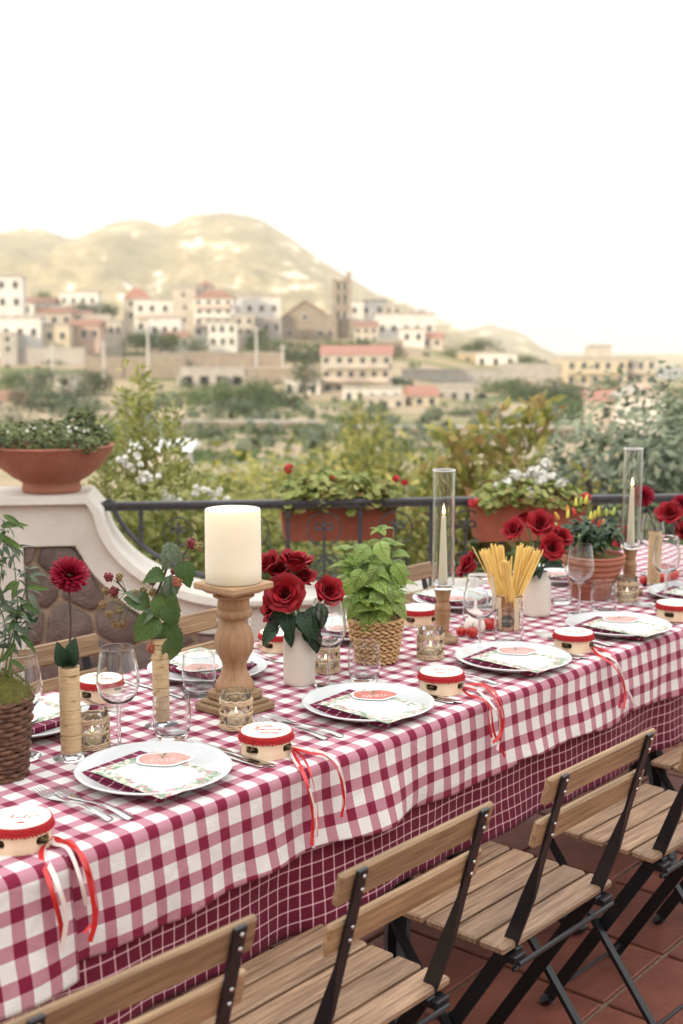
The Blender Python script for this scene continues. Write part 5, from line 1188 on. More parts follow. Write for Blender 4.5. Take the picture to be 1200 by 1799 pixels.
near = [(.254, .130, 'nearest near side setting', 'MILLE', 0), (.820, .112, 'second near side setting', 'CAMILLE', 1), (1.340, .100, 'third near side setting', 'EMILIA', 0), (1.816, .085, 'fourth near side setting', 'MIA', 1), (2.345, .128, 'fifth near side setting at the right edge', 'EMILIA', 0)]
plab = ['white dinner plate left of the lowest gift tambourine, nearest to the camera', 'white dinner plate in front of the rose vase and short tumbler', 'white dinner plate in front of the spaghetti jar', 'white dinner plate in front of the ribbed pepper pot', 'white dinner plate cut by the right edge in front of the last tall glass']
wh = ['on the nearest plate', 'on the plate in front of the rose vase', 'on the plate in front of the spaghetti', 'on the plate in front of the pepper pot', 'on the plate at the right edge']
for i, (a, b, w_, tx, cm) in enumerate(near):
    flat('dinner_plate', PLATE, plab[i], 'plate', 'dinner plates', a, b, R.uniform(0, 6))
    flat('napkin', NAPKIN, 'folded burgundy windowpane napkin '+wh[i], 'napkin', 'burgundy napkins', a-.024, b-.016, .09, TT+.0068, (0, 0))
    flat('menu_card', CARD[cm], 'floral bordered menu card '+wh[i], 'menu', 'menu cards', a-.021, b-.038, .01, TT+.0215, (radians(1.0), radians(.6)))
    flat('name_card', TAGS[tx], 'tomato shaped name card reading '+tx+' '+wh[i], 'name card', 'tomato name cards', a+.030, b+.008, radians(-37), TT+.0245, (radians(1.0), radians(.6)))
far = [(.270, .560), (.787, .580), (1.305, .590), (1.80, .600), (2.32, .600)]
flab = ['white plate across the table at the far left behind the birch vase', 'white plate behind the wooden candlestick and tumbler', 'white plate hidden partly behind the basil basket', 'white plate behind the first glass chimney', 'white plate behind the second glass chimney']
wf = ['on the far left plate', 'on the plate behind the wooden candlestick', 'on the plate behind the basil', 'on the plate behind the first glass chimney', 'on the plate behind the second glass chimney']
for i, (a, b) in enumerate(far):
    flat('dinner_plate', PLATE, flab[i], 'plate', 'dinner plates', a, b, R.uniform(0, 6))
    flat('napkin', NAPKIN, 'folded burgundy napkin '+wf[i], 'napkin', 'burgundy napkins', a+.012, b+.022, pi+.1, TT+.0068)
    flat('menu_card', CARD[i % 2], 'menu card '+wf[i], 'menu', 'menu cards', a+.021, b+.038, pi, TT+.0215, (radians(-1), 0))
    flat('name_card', TAGS['MIA' if i % 2 else 'MILLE'], 'tomato name card facing away '+wf[i], 'name card', 'tomato name cards', a-.035, b-.012, pi-radians(37), TT+.0245)
fk = [('left of the nearest plate', (.075, .023), (.100, .002), .04, .0), ('left of the plate before the rose vase', (.615, .043), (.648, .030), .02, .0), ('left of the plate before the spaghetti', (1.135, .035), (1.165, .022), .0, .02), ('left of the plate before the pepper pot', (1.62, .02), (1.65, .01), 0, .02), ('left of the plate at the right edge', (2.13, .03), (2.16, .02), 0, 0)]
for lab, p1, p2, r1, r2 in fk:
    flat('fork', FORK, 'outer steel fork '+lab, 'fork', 'forks', p1[0], p1[1], r1-.02); flat('fork', FORK, 'inner steel fork '+lab, 'fork', 'forks', p2[0], p2[1], r2+.02)
for lab, a, b in (('right of the nearest plate', .437, .008), ('right of the plate before the rose vase', .992, -.008), ('right of the plate before the spaghetti', 1.50, -.012), ('right of the plate before the pepper pot', 1.985, -.01)):
    flat('table_knife', KNIFE, 'steel knife '+lab, 'knife', 'knives', a, b, .03); flat('table_knife', KNIFE, 'second steel knife '+lab, 'knife', 'knives', a-.016, b+.012, .05)
for i, (a, b) in enumerate(far[:4]):
    flat('fork', FORK, 'steel fork across the table '+['right of the far left plate', 'right of the plate behind the candlestick', 'right of the plate behind the basil', 'right of the plate behind the chimney'][i], 'fork', 'forks', a+.18, b+.115, pi+.05)
    flat('table_knife', KNIFE, 'steel knife across the table '+['left of the far left plate', 'left of the plate behind the candlestick', 'left of the plate behind the basil', 'left of the plate behind the chimney'][i], 'knife', 'knives', a-.17, b+.11, pi)
# glasses
def wine():
    e = thing('wine_glass', '', 'wine glass', (0, 0, 0), 0, 'wine glasses')
    o_ = [(.0045, .0888), (.014, .0905), (.026, .098), (.0355, .112), (.0405, .130), (.0398, .150), (.0365, .172), (.0328, .196), (.0324, .2002)]
    i_ = [(r_-.0011 if r_ > .01 else 0, z+.0022 if z < .1 else z) for r_, z in o_[1:-1]]
    sm = lambda L: [(q.x, q.y) for q in crom([(a, b, 0) for a, b in L], 4)]
    m = MB(); m.lathe([(0, .0887)]+sm(o_)+[(.0320, .2006), (.0316, .2002)]+sm(list(reversed(i_)))+[(0, .0918)], 48); m.build('bowl', M_['glass'], e, True, 32)
    m = MB(); m.lathe([(0, .0045), (.0052, .0045), (.0038, .012), (.0033, .03), (.0033, .07), (.0045, .0884), (0, .0884)], 20); m.build('stem', M_['glass'], e, True, 60)
    m = MB(); m.lathe([(0, .0003), (.0335, .0003), (.0342, .0010), (.0335, .0016), (.018, .0026), (.0052, .0042), (0, .0042)], 48); m.build('foot', M_['glass'], e, True, 60)
    return e
def tumb():
    m = MB(); o_ = [(0, .0003), (.0275, .0003), (.0305, .004), (.0345, .016), (.0372, .032), (.0375, .05), (.0362, .07), (.0345, .0905)]
    i_ = [(.0332, .0905), (.0350, .07), (.0363, .05), (.0358, .032), (.0328, .017), (.027, .010), (0, .0085)]
    sm = lambda L: [(q.x, q.y) for q in crom([(a, b, 0) for a, b in L], 4)]
    m.lathe([(0, .0003)]+sm(o_[1:])+[(.0339, .0911)]+sm(i_[:-1])+[(0, .0085)], 48); return m.mesh('tumbler', M_['glass'], True, 32)
w0 = wine(); wl = [((.31, .30), 'wine glass between the two birch bark vases'), (W(577, 1206, TT), 'wine glass between the red roses and the basil basket'), ((1.364, .216), 'wine glass in front of the garlic and spaghetti'), ((1.921, .271), 'wine glass in front of the ribbed pepper pot'), ((2.225, .162), 'wine glass at the right edge in front of the far roses'), (W(40, 1330, TT), 'wine glass behind the dark wicker pot'), (W(411, 1188, TT), 'wine glass half hidden behind the turned wooden candlestick'), (W(1143, 1008, TT), 'wine glass behind the rightmost birch vase')]
for i, (p_, lab) in enumerate(wl):
    P = T(p_[0], p_[1], TT) if isinstance(p_, tuple) else p_
    if i == 0: w0.location = P; tag(w0, lab)
    else: copy_tree(w0, P, 0, lab, 'wine glasses')
TUM = tumb()
for p_, lab in (((.422, .278), 'clear tumbler behind the nearest plate'), ((.985, .266), 'clear tumbler in front of the woven basil basket'), ((1.485, .212), 'clear tumbler in front of the spaghetti jar'), ((1.981, .226), 'clear tumbler in front of the pepper pot'), ((.658, .464), 'tumbler on the far side left of the wooden candlestick'), (W(836, 1098, TT), 'tumbler behind the garlic bulb'), (W(984, 1060, TT), 'tumbler behind the second white vase'), (W(1192, 1040, TT), 'tumbler at the right edge beside the tomatoes')):
    P = T(p_[0], p_[1], TT) if isinstance(p_, tuple) else p_
    o = mo('tumbler', TUM, None, P); tag(o, lab, 'tumbler', 'clear tumblers')
# flame
def flame_mesh(s=1.0): m = MB(); m.lathe([(0, 0), (.0022, .002), (.0036, .006), (.0034, .011), (.002, .018), (.0008, .023), (0, .026)], 12); return m.mesh('flame', M_['flame'], True, 180)
FLAME = flame_mesh(); WK = MB(); WK.tube([(0, 0, 0), (.0004, 0, .006)], .0007, 5); WICK = WK.mesh('wick', M_['wick'])
# rattan candle holders with tea lights
def votive():
    e = thing('candle_holder', '', 'candle holder', (0, 0, 0), 0, 'rattan wrapped candle glasses')
    m = MB(); m.lathe([(0, .0003), (.0285, .0003), (.0305, .003), (.0305, .074), (.0295, .076), (.0285, .074), (.0285, .008), (.026, .0055), (0, .0055)], 40); m.build('glass_cup', M_['glass'], e, True, 28)
    for z, h in ((.0075, .006), (.034, .003), (.057, .0055)):
        m = MB()
        for k in range(3 if h > .004 else 2):
            zz = z+(k-1)*h*.62; m.tube([((.0322+.0006*sin(a*9+k))*cos(a), (.0322+.0006*sin(a*9+k))*sin(a), zz+.0008*sin(a*11+k*2)) for a in [2*pi*i/48 for i in range(49)]], .0021, 6, cap=False)
        m.build('rattan_band', M_['rattan'], e, True)
    for z0, z1 in ((.0105, .032), (.0362, .0535)):
        m = MB(); n_ = 9
        for k in range(n_):
            for s in (-1, 1):
                pts = [((.0317+.0006*s)*cos(2*pi*k/n_+s*t*.62), (.0317+.0006*s)*sin(2*pi*k/n_+s*t*.62), z0+(z1-z0)*t) for t in (0, .25, .5, .75, 1)]
                m.tube(pts, .0024, 4, flat=.4)
        m.build('rattan_lattice', M_['rattan'], e)
    return e
def tealight(P, lab):
    e = thing('tea_light', lab, 'candle', P, 0, 'lit tea lights'); m = MB(); m.lathe([(0, 0), (.0185, 0), (.019, .017), (.0175, .0165), (0, .016)], 28); m.build('wax', M_['wax'], e, True, 40)
    mo('wick', WICK, e, (0, 0, .016)); mo('flame', FLAME, e, (0, 0, .0195), None, .5); return e
v0 = votive(); vl = [(W(163, 1312, TT), 'rattan wrapped candle glass behind the nearest birch vase'), (W(415, 1278, TT), 'rattan wrapped candle glass in front of the wooden candlestick'), (W(572, 1180, TT), 'rattan wrapped candle glass half hidden by the white rose vase'), (W(756, 1156, TT), 'rattan wrapped candle glass right of the basil basket'), (W(1101, 1056, TT), 'rattan wrapped candle glass in front of the farther glass chimney')]
for i, (P, lab) in enumerate(vl):
    if i == 0: v0.location = P; tag(v0, lab)
    else: copy_tree(v0, P, i*.7, lab, 'rattan wrapped candle glasses')
    tealight(P+Vector((0, 0, .0065)), lab.replace('rattan wrapped candle glass', 'lit tea light inside the rattan glass'))
# ================================================================== CENTREPIECES
CT = radians(42)   # unused spin helper
def sq(m, s, z0, z1, c=.002, rz=0): m.box((0, 0, (z0+z1)/2), (s, s, z1-z0), ch=c)
# --- tall turned candlestick and pillar candle
P = W(413, 1246, TT); zt_c = zt_ = WD(405, 1022, P.y).z-TT
e = thing('wooden_candlestick', 'tall chunky turned wooden candlestick carrying the thick pillar candle', 'candlestick', P, radians(48)); H = zt_
m = MB(); sq(m, .122, 0, .016, .003); sq(m, .104, .0162, .024, .002); sq(m, .086, .0242, .044, .004); m.build('base', M_['dusty'], e)
m = MB(); pr = [(0, .0442), (.040, .0442), (.042, .052), (.039, .060), (.033, .070), (.0265, .084), (.0245, .092), (.0265, .097), (.0262, .101), (.030, .108), (.0385, .124), (.0425, .140), (.041, .155), (.035, .170), (.029, .182), (.0275, .192), (.030, .1935), (.036, .196), (.039, .201), (.039, .207), (.036, .212), (.0325, .2135), (.0335, .216), (.0325, .226), (.0335, .234), (.039, .2365), (.0435, .2385), (.0435, .2425), (.040, .2445), (0, .2445)]
k_ = (H-.024)/.2445; m.lathe([(r_, z*k_) for r_, z in pr], 48); m.build('shaft', M_['turned'], e, True, 50)
m = MB(); m.lathe([(0, H-.0238), (.044, H-.0238), (.054, H-.0165), (.055, H-.0142), (0, H-.0142)], 4, M=Matrix.Rotation(pi/4, 4, 'Z') @ Matrix.Diagonal((1.25, 1.25, 1, 1))); m.box((0, 0, H-.007), (.120, .120, .014), ch=.0025); m.build('top_plate', M_['cut'], e)
hc = WD(405, 894, P.y).z-TT-H
c = thing('pillar_candle', 'thick ivory pillar candle on the tall wooden candlestick', 'candle', P+Vector((0, 0, H+.0005)))
m = MB(); m.lathe([(0, 0), (.056, 0), (.0585, .0025), (.0588, .03), (.0582, hc*.6), (.0580, hc-.004), (.0565, hc), (.0515, hc+.0004), (.050, hc-.004), (.046, hc-.012), (.02, hc-.017), (0, hc-.018)], 64); m.build('wax', M_['wax'], c, True, 60); mo('wick', WICK, c, (0, 0, hc-.018))
# --- slim candlesticks with taper and glass chimney
def slim():
    e = thing('slim_candlestick', '', 'candlestick', (0, 0, 0), 0, 'slim turned candlesticks'); m = MB()
    m.lathe([(0, 0), (.040, 0), (.042, .004), (.041, .009), (.036, .013), (.028, .016), (.021, .021), (.0185, .026), (0, .026)], 40); m.build('base', M_['dusty'], e, True, 50)
    m = MB(); m.lathe([(0, .026), (.018, .026), (.0165, .031), (.0185, .034), (.0185, .038), (.0165, .041), (.0178, .055), (.0195, .070), (.0205, .074), (.0205, .079), (.0195, .083), (.021, .086), (.0212, .091), (.017, .101), (.0155, .106), (.018, .109), (.0175, .115), (.020, .127), (.0222, .136), (.0222, .140), (0, .140)], 40); m.build('shaft', M_['turned'], e, True, 50); return e
def taper_set(P, lab1, lab2, lab3, src, hch):
    if src is None: e = slim(); e.location = P; tag(e, lab1)
    else: e = copy_tree(src, P, 1.0, lab1, 'slim turned candlesticks')
    g = thing('glass_chimney', lab2, 'glass chimney', P+Vector((0, 0, .1405)), 0, 'tall glass chimneys'); m = MB()
    m.lathe([(0, 0), (.0285, 0), (.0295, .002), (.0295, .010), (.029, .0105), (.029, .012), (.0285, .013), (0, .013)], 40); m.build('glass_base', M_['glass'], g, True, 28)
    m = MB(); m.lathe([(.0290, .0135), (.0290, hch), (.0285, hch+.0006), (.0278, hch), (.0278, .0135)], 48, closed=True); m.build('glass_tube', M_['glass'], g, True, 20)
    m = MB(); m.lathe([(.0293, hch-.0022), (.0296, hch), (.0290, hch+.0013), (.0276, hch+.0012), (.0274, hch-.0006), (.0276, hch-.0022)], 48, closed=True); m.build('rim', M_['rimglass'], g, True, 60)
    c = thing('taper_candle', lab3, 'candle', P+Vector((0, 0, .1540)), 0, 'lit taper candles'); m = MB(); m.lathe([(0, 0), (.0118, 0), (.0118, .01), (.0085, .10), (.0062, .165), (.0058, .172), (.004, .1755), (0, .1745)], 24); m.build('wax', M_['wax'], c, True, 50)
    mo('wick', WICK, c, (0, 0, .1742)); mo('flame', FLAME, c, (0, 0, .1775), None, 1.0); return e
M_['rimglass'] = mat('opaque white rim', (.8, .8, .78, 1), .25, spec=.8)  # opaque white ring along the top edge of each chimney
S1 = WD(777, 1130, 3.155); P1 = W(777, 1127, TT)
s0 = taper_set(P1, 'slim turned candlestick beside the tomatoes and basil', 'tall glass chimney right of the basil plant', 'lit taper candle inside the chimney right of the basil', None, .306)
taper_set(W(1105, 1042, TT), 'slim turned candlestick behind the pepper pot', 'tall glass chimney on the right in front of the olive tree', 'lit taper candle inside the rightmost chimney', s0, .306)
# --- birch bark bud vases
def birch(P, lab, r_, h, ragged):
    e = thing('bud_vase', lab, 'vase', P, R.uniform(0, 6), 'birch bark bud vases'); m = MB()
    m.lathe([(0, .0003), (.033, .0003), (.034, .0012), (.030, .003), (.012, .008), (.0095, .012), (0, .012)], 40); m.build('glass_foot', M_['glass'], e, True, 35)
    m = MB(); m.lathe([(r_-.0022, .0125), (r_-.0022, h+.004), (r_-.0035, h+.0045), (r_-.0042, h+.004), (r_-.0042, .016), (0, .0145), (0, .0125)], 32); m.build('glass_tube', M_['glass'], e, True, 28)
    m = MB(); z = .012; rr = random.Random(int(h*1e4))
    while z < h:
        st = rr.uniform(.006, .022); st = min(st, h-z+.0001); q = r_+rr.uniform(-.0003, .0006); gap = .0007 if not ragged or rr.random() < .5 else .0022
        tl_ = rr.uniform(-.0012, .0012); n_ = 28; v = []
        for zz, rr_ in ((z, q-.0012), (z, q), (z+st-gap, q+.0002), (z+st-gap, q-.0012)):
            for i in range(n_): a = 2*pi*i/n_; v.append((rr_*cos(a), rr_*sin(a), zz+tl_*sin(a)))
        m.add(v, [(j*n_+i, j*n_+(i+1) % n_, ((j+1) % 4)*n_+(i+1) % n_, ((j+1) % 4)*n_+i) for j in range(4) for i in range(n_)]); z += st
    m.lathe([(r_-.0016, .012), (r_-.0016, h-.001)], 28, m=0); bk = m.build('bark_wrap', M_['bark'], e, True, 40)
    m = MB()
    for i in range(26 if not ragged else 34):
        a = rr.uniform(0, 6.28); zz = rr.uniform(.02, h-.006); l = rr.uniform(.15, .7); R1 = r_+.0011
        m.tube([(R1*cos(a+l*t), R1*sin(a+l*t), zz+.0015*sin(l*t*3+i)) for t in (0, .25, .5, .75, 1)], [.0002, .0006, .0008, .0006, .0002], 4, flat=.7)
    tag(m.build('bark_scar', M_['lenticel'], bk), kind='stuff'); return e
B1 = W(126, 1331, TT); B2 = W(284, 1275, TT); B3 = W(1148, 1030, TT)
birch(B1, 'birch bark bud vase holding the crimson dahlia at the left', .0190, .176, False)
birch(B2, 'ragged birch bark bud vase holding the blackberry branch', .0165, .184, True)
birch(B3, 'birch bark bud vase at the far right beside the tomatoes', .0195, .176, False)
# leaf meshes -------------------------------------------------------
def leafmesh(name, mt, L=1.0, Wd=.5, cup=.12, droop=.15, ser=0, nseg=8, fold=.12, base=.35, crinkle=0, seed=0):
    r = random.Random(seed); m = MB(); rows = []
    for j in range(nseg+1):
        t = j/nseg; w_ = Wd*.5*(sin(pi*min(1, t**base*1.0 if False else t**(.62+base*.3)))**.8 if 0 < t < 1 else .01)
        if ser and 0 < t < 1: w_ *= 1+(ser if j % 2 else -ser*.6)
        y = L*t; z = cup*L*sin(pi*t)-droop*L*t*t; row = []
        for k, u in enumerate((-1, -.5, 0, .5, 1)):
            row.append((u*w_, y-(abs(u)*ser*.12*L if ser else 0), z+fold*w_*abs(u)*1.2+crinkle*L*(r.uniform(-1, 1) if abs(u) in (.5,) else r.uniform(-.5, .5) if abs(u) == 1 else -.3)))
        rows.append(row)
    vv = [p_ for row in rows for p_ in row]; m.add(vv, [(j*5+k, j*5+k+1, (j+1)*5+k+1, (j+1)*5+k) for j in range(nseg) for k in range(4)]); return m.mesh(name, mt, True, 180)
LFM = {'rose': [leafmesh('leaf', M_['roseleaf'], 1, .62, .10, .25, .05, 12, .25, seed=i) for i in (1, 2)],
       'basil': [leafmesh('leaf', M_['basil'], 1, .72, .22, .55, .02, 10, -.25, crinkle=.05, seed=i) for i in range(4)],
       'lance': [leafmesh('leaf', M_['olive'], 1, .27, .10, .3, 0, 7, .2, seed=i) for i in range(2)],
       'lancelight': [leafmesh('leaf', M_['bramble'], 1, .27, .08, .25, 0, 7, .2, seed=5)],
       'bramble': [leafmesh('leaf', M_['bramble'], 1, .82, .08, .4, .09, 14, .3, crinkle=.01, seed=i) for i in range(2)],
       'bramblepale': [leafmesh('leaf', M_['bramblepale'], 1, .62, .1, .5, .07, 14, .35, crinkle=.01, seed=i) for i in range(2)],
       'chili': [leafmesh('leaf', M_['chili_leaf'], 1, .4, .08, .35, 0, 7, .25, seed=i) for i in range(2)]}
def leaf(parent, kind, pos, d, size, up=Vector((0, 0, 1)), roll=0, name='leaf'):
    d = Vector(d).normalized(); x = d.cross(up); x = x.normalized() if x.length > 1e-3 else Vector((1, 0, 0)); z = x.cross(d)
    Mx = Matrix((x, d, z)).transposed().to_4x4(); Mx = Matrix.Translation(pos) @ Mx @ Matrix.Rotation(roll, 4, 'Y') @ Matrix.Scale(size, 4); L = LFM[kind]
    return mo(name, L[R.randrange(len(L))], parent, M=Mx)
# --- dahlia
def dahlia(base, head, facing, s, lab, leaves=True):
    e = thing('dahlia', lab, 'flower', base); h = head-base; f = Vector(facing).normalized()
    m = MB(); m.tube(crom([(0, 0, -.0), (h*.5)+Vector((.002, .003, 0)), h-f*.012*s], 6), .0021, 7); m.build('stem', M_['stemred'], e, True)
    m = MB(); rr = random.Random(3); A = Matrix.Translation(h) @ align(f)
    for ring in range(9):
        n_ = [6, 9, 12, 14, 16, 18, 18, 16, 14][ring]; tilt = radians([8, 20, 33, 46, 60, 74, 90, 106, 124][ring]); L = s*[.014, .018, .022, .026, .029, .031, .031, .029, .026][ring]
        for k in range(n_):
            a = 2*pi*k/n_+ring*.7+rr.uniform(-.1, .1); tt = tilt+rr.uniform(-.12, .12); d = Vector((sin(tt)*cos(a), sin(tt)*sin(a), cos(tt))); b = Vector((-sin(a), cos(a), 0)); n2 = d.cross(b); w_ = s*.0048
            o = d*s*.004; m.add([o, o+d*L*.5+b*w_-n2*w_*.5, o+d*L*.85+b*w_*.8-n2*w_*.4, o+d*L, o+d*L*.85-b*w_*.8-n2*w_*.4, o+d*L*.5-b*w_-n2*w_*.5, o+d*L*.6], [(0, 1, 6), (1, 2, 6), (2, 3, 6), (3, 4, 6), (4, 5, 6), (5, 0, 6)], 0, A)
    tag(m.build('petals', M_['dahlia'], e), kind='stuff')
    m = MB(); m.ball((0, 0, -.006*s), (.009*s, .009*s, .007*s), M=A, nu=8, nv=5); m.build('calyx', M_['stemgreen'], e)
    if leaves:
        leaf(e, 'rose', (0, 0, 0), (.25, -.2, 1), .055, Vector((0, -1, 0))); leaf(e, 'rose', (-.002, 0, 0), (-.35, -.25, .9), .05, Vector((0, -1, 0)))
    return e
hd = WD(122, 1010, B1.y); dahlia(B1+Vector((0, 0, .176)), Vector(hd), (.25, -.35, .55), 1.13, 'crimson dahlia on a long stem in the left birch bark vase')
hd = WD(1130, 872, B3.y); dahlia(B3+Vector((0, 0, .176)), Vector(hd), (-.2, -.5, .5), 1.1, 'crimson dahlia in the rightmost birch bark vase', False)
# --- blackberry branch
e = thing('blackberry_branch', 'blackberry branch with unripe berries in the ragged birch bark vase', 'branch', B2+Vector((0, 0, .184)))
def px2(px, py, D=None): return Vector(WD(px, py, D or B2.y))-e.location
def berry(p_, kind, s=1.0):
    m = MB(); rr = random.Random(int(abs(p_.x)*1e5) % 9999)
    m.ball((0, 0, 0), (.0058, .0058, .0072), nu=8, nv=6)
    for i in range(34):
        z = rr.uniform(-.95, .95); a = i*2.4; q = sqrt(1-z*z); m.ball((.0062*q*cos(a), .0062*q*sin(a), .0078*z), .0019, nu=5, nv=4)
    o = m.build('berry', M_[kind], e, True, 180); o.location = p_; o.scale = (s*1.05,)*3; o.rotation_euler = (rr.uniform(-.6, .6), rr.uniform(-.6, .6), 0)
bt_ = [(210, 1014, 'berry_green', .95), (191, 1014, 'berry_red', 1.15), (186, 1038, 'berry_green', 1.0), (201, 1040, 'berry_red', 1.3), (180, 1064, 'berry_green', 1.05), (192, 1079, 'berry_green', 1.0), (228, 1052, 'berry_pink', 1.1), (239, 1043, 'berry_green', .95), (252, 1039, 'berry_green', .95), (268, 1041, 'berry_green', .95), (208, 1073, 'berry_green', .9), (203, 1096, 'berry_green', 1.1), (217, 1098, 'berry_green', 1.0), (263, 1064, 'berry_pink', 1.2), (272, 1086, 'berry_red', 1.1), (258, 1083, 'berry_green', 1.1), (268, 1110, 'berry_pink', 1.0), (265, 1138, 'berry_pink', 1.2), (279, 1143, 'berry_green', .9), (312, 1021, 'berry_pink', 1.3), (325, 990, 'berry_pink', 1.0), (336, 955, 'berry_red', 1.3), (349, 960, 'berry_green', 1.1), (266, 1012, 'berry_green', 1.1), (267, 1023, 'berry_green', .9), (305, 1004, 'berry_red', .8)]
hubA = px2(222, 1040); hubB = px2(300, 1010); hubC = px2(270, 1060)
m = MB(); m.tube(crom([(0, 0, -.03), px2(275, 1100), hubC, px2(285, 1020), px2(300, 975), px2(298, 955)], 6), [.0026]*24+[.0016]*7, 7); m.tube(crom([px2(278, 1100), px2(258, 1075), px2(240, 1055), hubA, px2(205, 1020)], 6), [.0019]*25, 6); m.tube(crom([px2(290, 1020), px2(315, 995), px2(325, 970), px2(334, 958)], 5), [.0014]*16, 6); m.build('stem', M_['stemred'], e, True)
for i, (x, y, k, s) in enumerate(bt_):
    p_ = px2(x, y, B2.y+R.uniform(-.02, .02)); berry(p_, k, s*1.05); hub = hubA if x < 256 and y < 1090 else (px2(322, 985) if x > 302 else hubC)
    if 195 < x < 220 and y > 1060: hub = px2(232, 1056)
    m = MB(); m.tube(crom([hub, hub.lerp(p_, .5)+Vector((0, 0, .003)), p_], 4), .0008, 5); m.build('fruit_stalk', M_['stemgreen'], e)
for (x, y, dx, dy, s, k, rl_) in ((290, 1010, -30, 4, .045, 'bramble', .3), (296, 955, 26, 45, .052, 'bramblepale', .2), (300, 952, -10, 62, .056, 'bramblepale', -.3), (324, 985, 6, 45, .052, 'bramble', .2), (300, 1020, 2, 60, .066, 'bramblepale', .6), (282, 1040, 22, 62, .070, 'bramble', .2), (275, 1080, -44, 56, .066, 'bramble', -.2), (292, 1090, 26, 70, .068, 'bramble', .4), (297, 1120, 10, 50, .054, 'bramble', -.3), (262, 1062, -48, -18, .05, 'bramble', .1), (250, 1055, -28, -20, .036, 'bramblepale', .2), (296, 1060, 14, 52, .05, 'bramble', .1), (268, 1070, -18, 22, .036, 'bramblepale', 0), (300, 1010, 2, 50, .055, 'bramblepale', -.2)):
    a_ = px2(x, y); b_ = px2(x+dx, y+dy, B2.y+R.uniform(-.03, .01)); leaf(e, k, a_+Vector((0, -.004, 0)), b_-a_, s*1.0, Vector((.1, -1, .45)), rl_)
# --- roses
def petal_mesh(r0, r1, H, wrap, curl, seed):
    r = random.Random(seed); m = MB()
    def fn(u, v):
        x = (u-.5)*2; a = x*wrap; vv_ = v
        rad = lerp(r0, r1, vv_**.75)*(1-.10*x*x)+curl*max(0, vv_-.72)**1.3*2.2
        z = H*(vv_*(1-.30*abs(x)**1.5))-curl*1.1*max(0, vv_-.8)**1.4*2.0+(.0007+.05*curl)*sin(7*u+seed)*vv_**3
        rad += (.0006+.05*curl)*sin(11*u+2*seed)*vv_**4
        if vv_ < .05: a *= .6
        return (rad*cos(a), rad*sin(a), z)
    m.grid(fn, 8, 7); return m.mesh('petal', M_['rose'], True, 180)
PET = [petal_mesh(.003, .0045, .030, 1.9, -.001, 1), petal_mesh(.005, .009, .033, 1.35, .001, 2), petal_mesh(.007, .0155, .035, 1.1, .008, 3), petal_mesh(.010, .0215, .037, 1.0, .014, 4), petal_mesh(.012, .028, .036, .92, .022, 5), petal_mesh(.013, .034, .033, .85, .028, 6)]
def rose(mouth, head, facing, s, lab, open_=5, leaves=0, cat='rose'):
    e = thing('rose', lab, cat, mouth, 0, 'red roses'); h = Vector(head)-Vector(mouth); f = Vector(facing).normalized(); s *= .9; A = Matrix.Translation(h-f*.018*s) @ align(f, R.uniform(0, 6)) @ Matrix.Scale(s, 4); rr = random.Random(int(s*1000+h.x*1e4))
    lay = [(0, 3, .0), (1, 4, .0), (2, 5, 0), (3, 5, -.001), (4, 6, -.003), (5, 5, -.006)][:open_+1]
    for k, n_, dz in lay:
        for i in range(n_):
            mo('petal', PET[k], e, M=A @ Matrix.Translation((0, 0, dz)) @ Matrix.Rotation(2*pi*i/n_+k*1.1+rr.uniform(-.15, .15), 4, 'Z') @ Matrix.Rotation(rr.uniform(-.09, .09), 4, 'Y') @ Matrix.Scale(rr.uniform(.94, 1.06), 4))
    m = MB(); m.ball((0, 0, -.002), (.009, .009, .008), M=A, nu=10, nv=6)
    for i in range(5):
        a = 2*pi*i/5; m.add([(.007*cos(a-.5), .007*sin(a-.5), 0), (.007*cos(a+.5), .007*sin(a+.5), 0), (.026*cos(a), .026*sin(a), .004)], [(0, 1, 2)], 0, A)
    m.build('calyx', M_['stemgreen'], e)
    b = (A @ Vector((0, 0, -.008))); m = MB(); m.tube(crom([(0, 0, -.09), (0, 0, -.02), Vector(b)*.5+Vector((0, 0, .004))-f*.004, b], 6), .0023, 7); m.build('stem', M_['stemgreen'], e, True)
    return e
V1 = W(526, 1200, TT); vh = WD(526, 1114, V1.y).z-TT
def bottle(P, lab, r_, h):
    e = thing('ceramic_vase', lab, 'vase', P, 0, 'matt white bottle vases'); m = MB(); o_ = [(0, 0), (r_*.92, 0), (r_*.99, .003), (r_, .01), (r_, h*.70), (r_*.97, h*.78), (r_*.85, h*.84), (r_*.74, h*.885), (r_*.72, h*.92), (r_*.73, h*.98), (r_*.76, h)]
    m.lathe(o_+[(r_*.68, h), (r_*.62, h*.9), (r_*.8, h*.7), (r_*.8, .01), (0, .008)], 48); m.build('body', M_['ceramic'], e, True, 60); return e
VH1 = .135
bottle(V1, 'matt white ceramic bottle vase with red roses beside the wooden candlestick', .0365, VH1)
mo1 = V1+Vector((0, 0, VH1))
D1 = V1.y
rose(mo1, WD(500, 1042, D1-.045), (-.10, -.85, .42), 1.14, 'largest red rose, facing the camera over the white vase', 5)
rose(mo1, WD(520, 985, D1+.02), (.15, -.12, 1), 1.25, 'red rose seen from the side at the top of the nearer bouquet', 4)
rose(mo1, WD(470, 990, D1+.045), (-.5, -.3, .8), 1.05, 'red rose half hidden behind the pillar candle', 4)
rose(mo1, WD(578, 1040, D1-.01), (.35, -.7, .6), 1.1, 'small red rose above the rim of the wine glass', 4)
rose(mo1, WD(478, 1065, D1-.01), (-.75, -.35, .2), 1.15, 'dark red rose drooping at the lower left of the nearer bouquet', 4)
rose(mo1, WD(530, 1012, D1+.03), (.25, -.5, .9), 1.0, 'dark red rose tucked behind the largest one', 4)
rose(mo1, WD(492, 1000, D1+.05), (-.1, -.4, 1), .95, 'dark red rose between the two at the back of the nearer bouquet', 4)
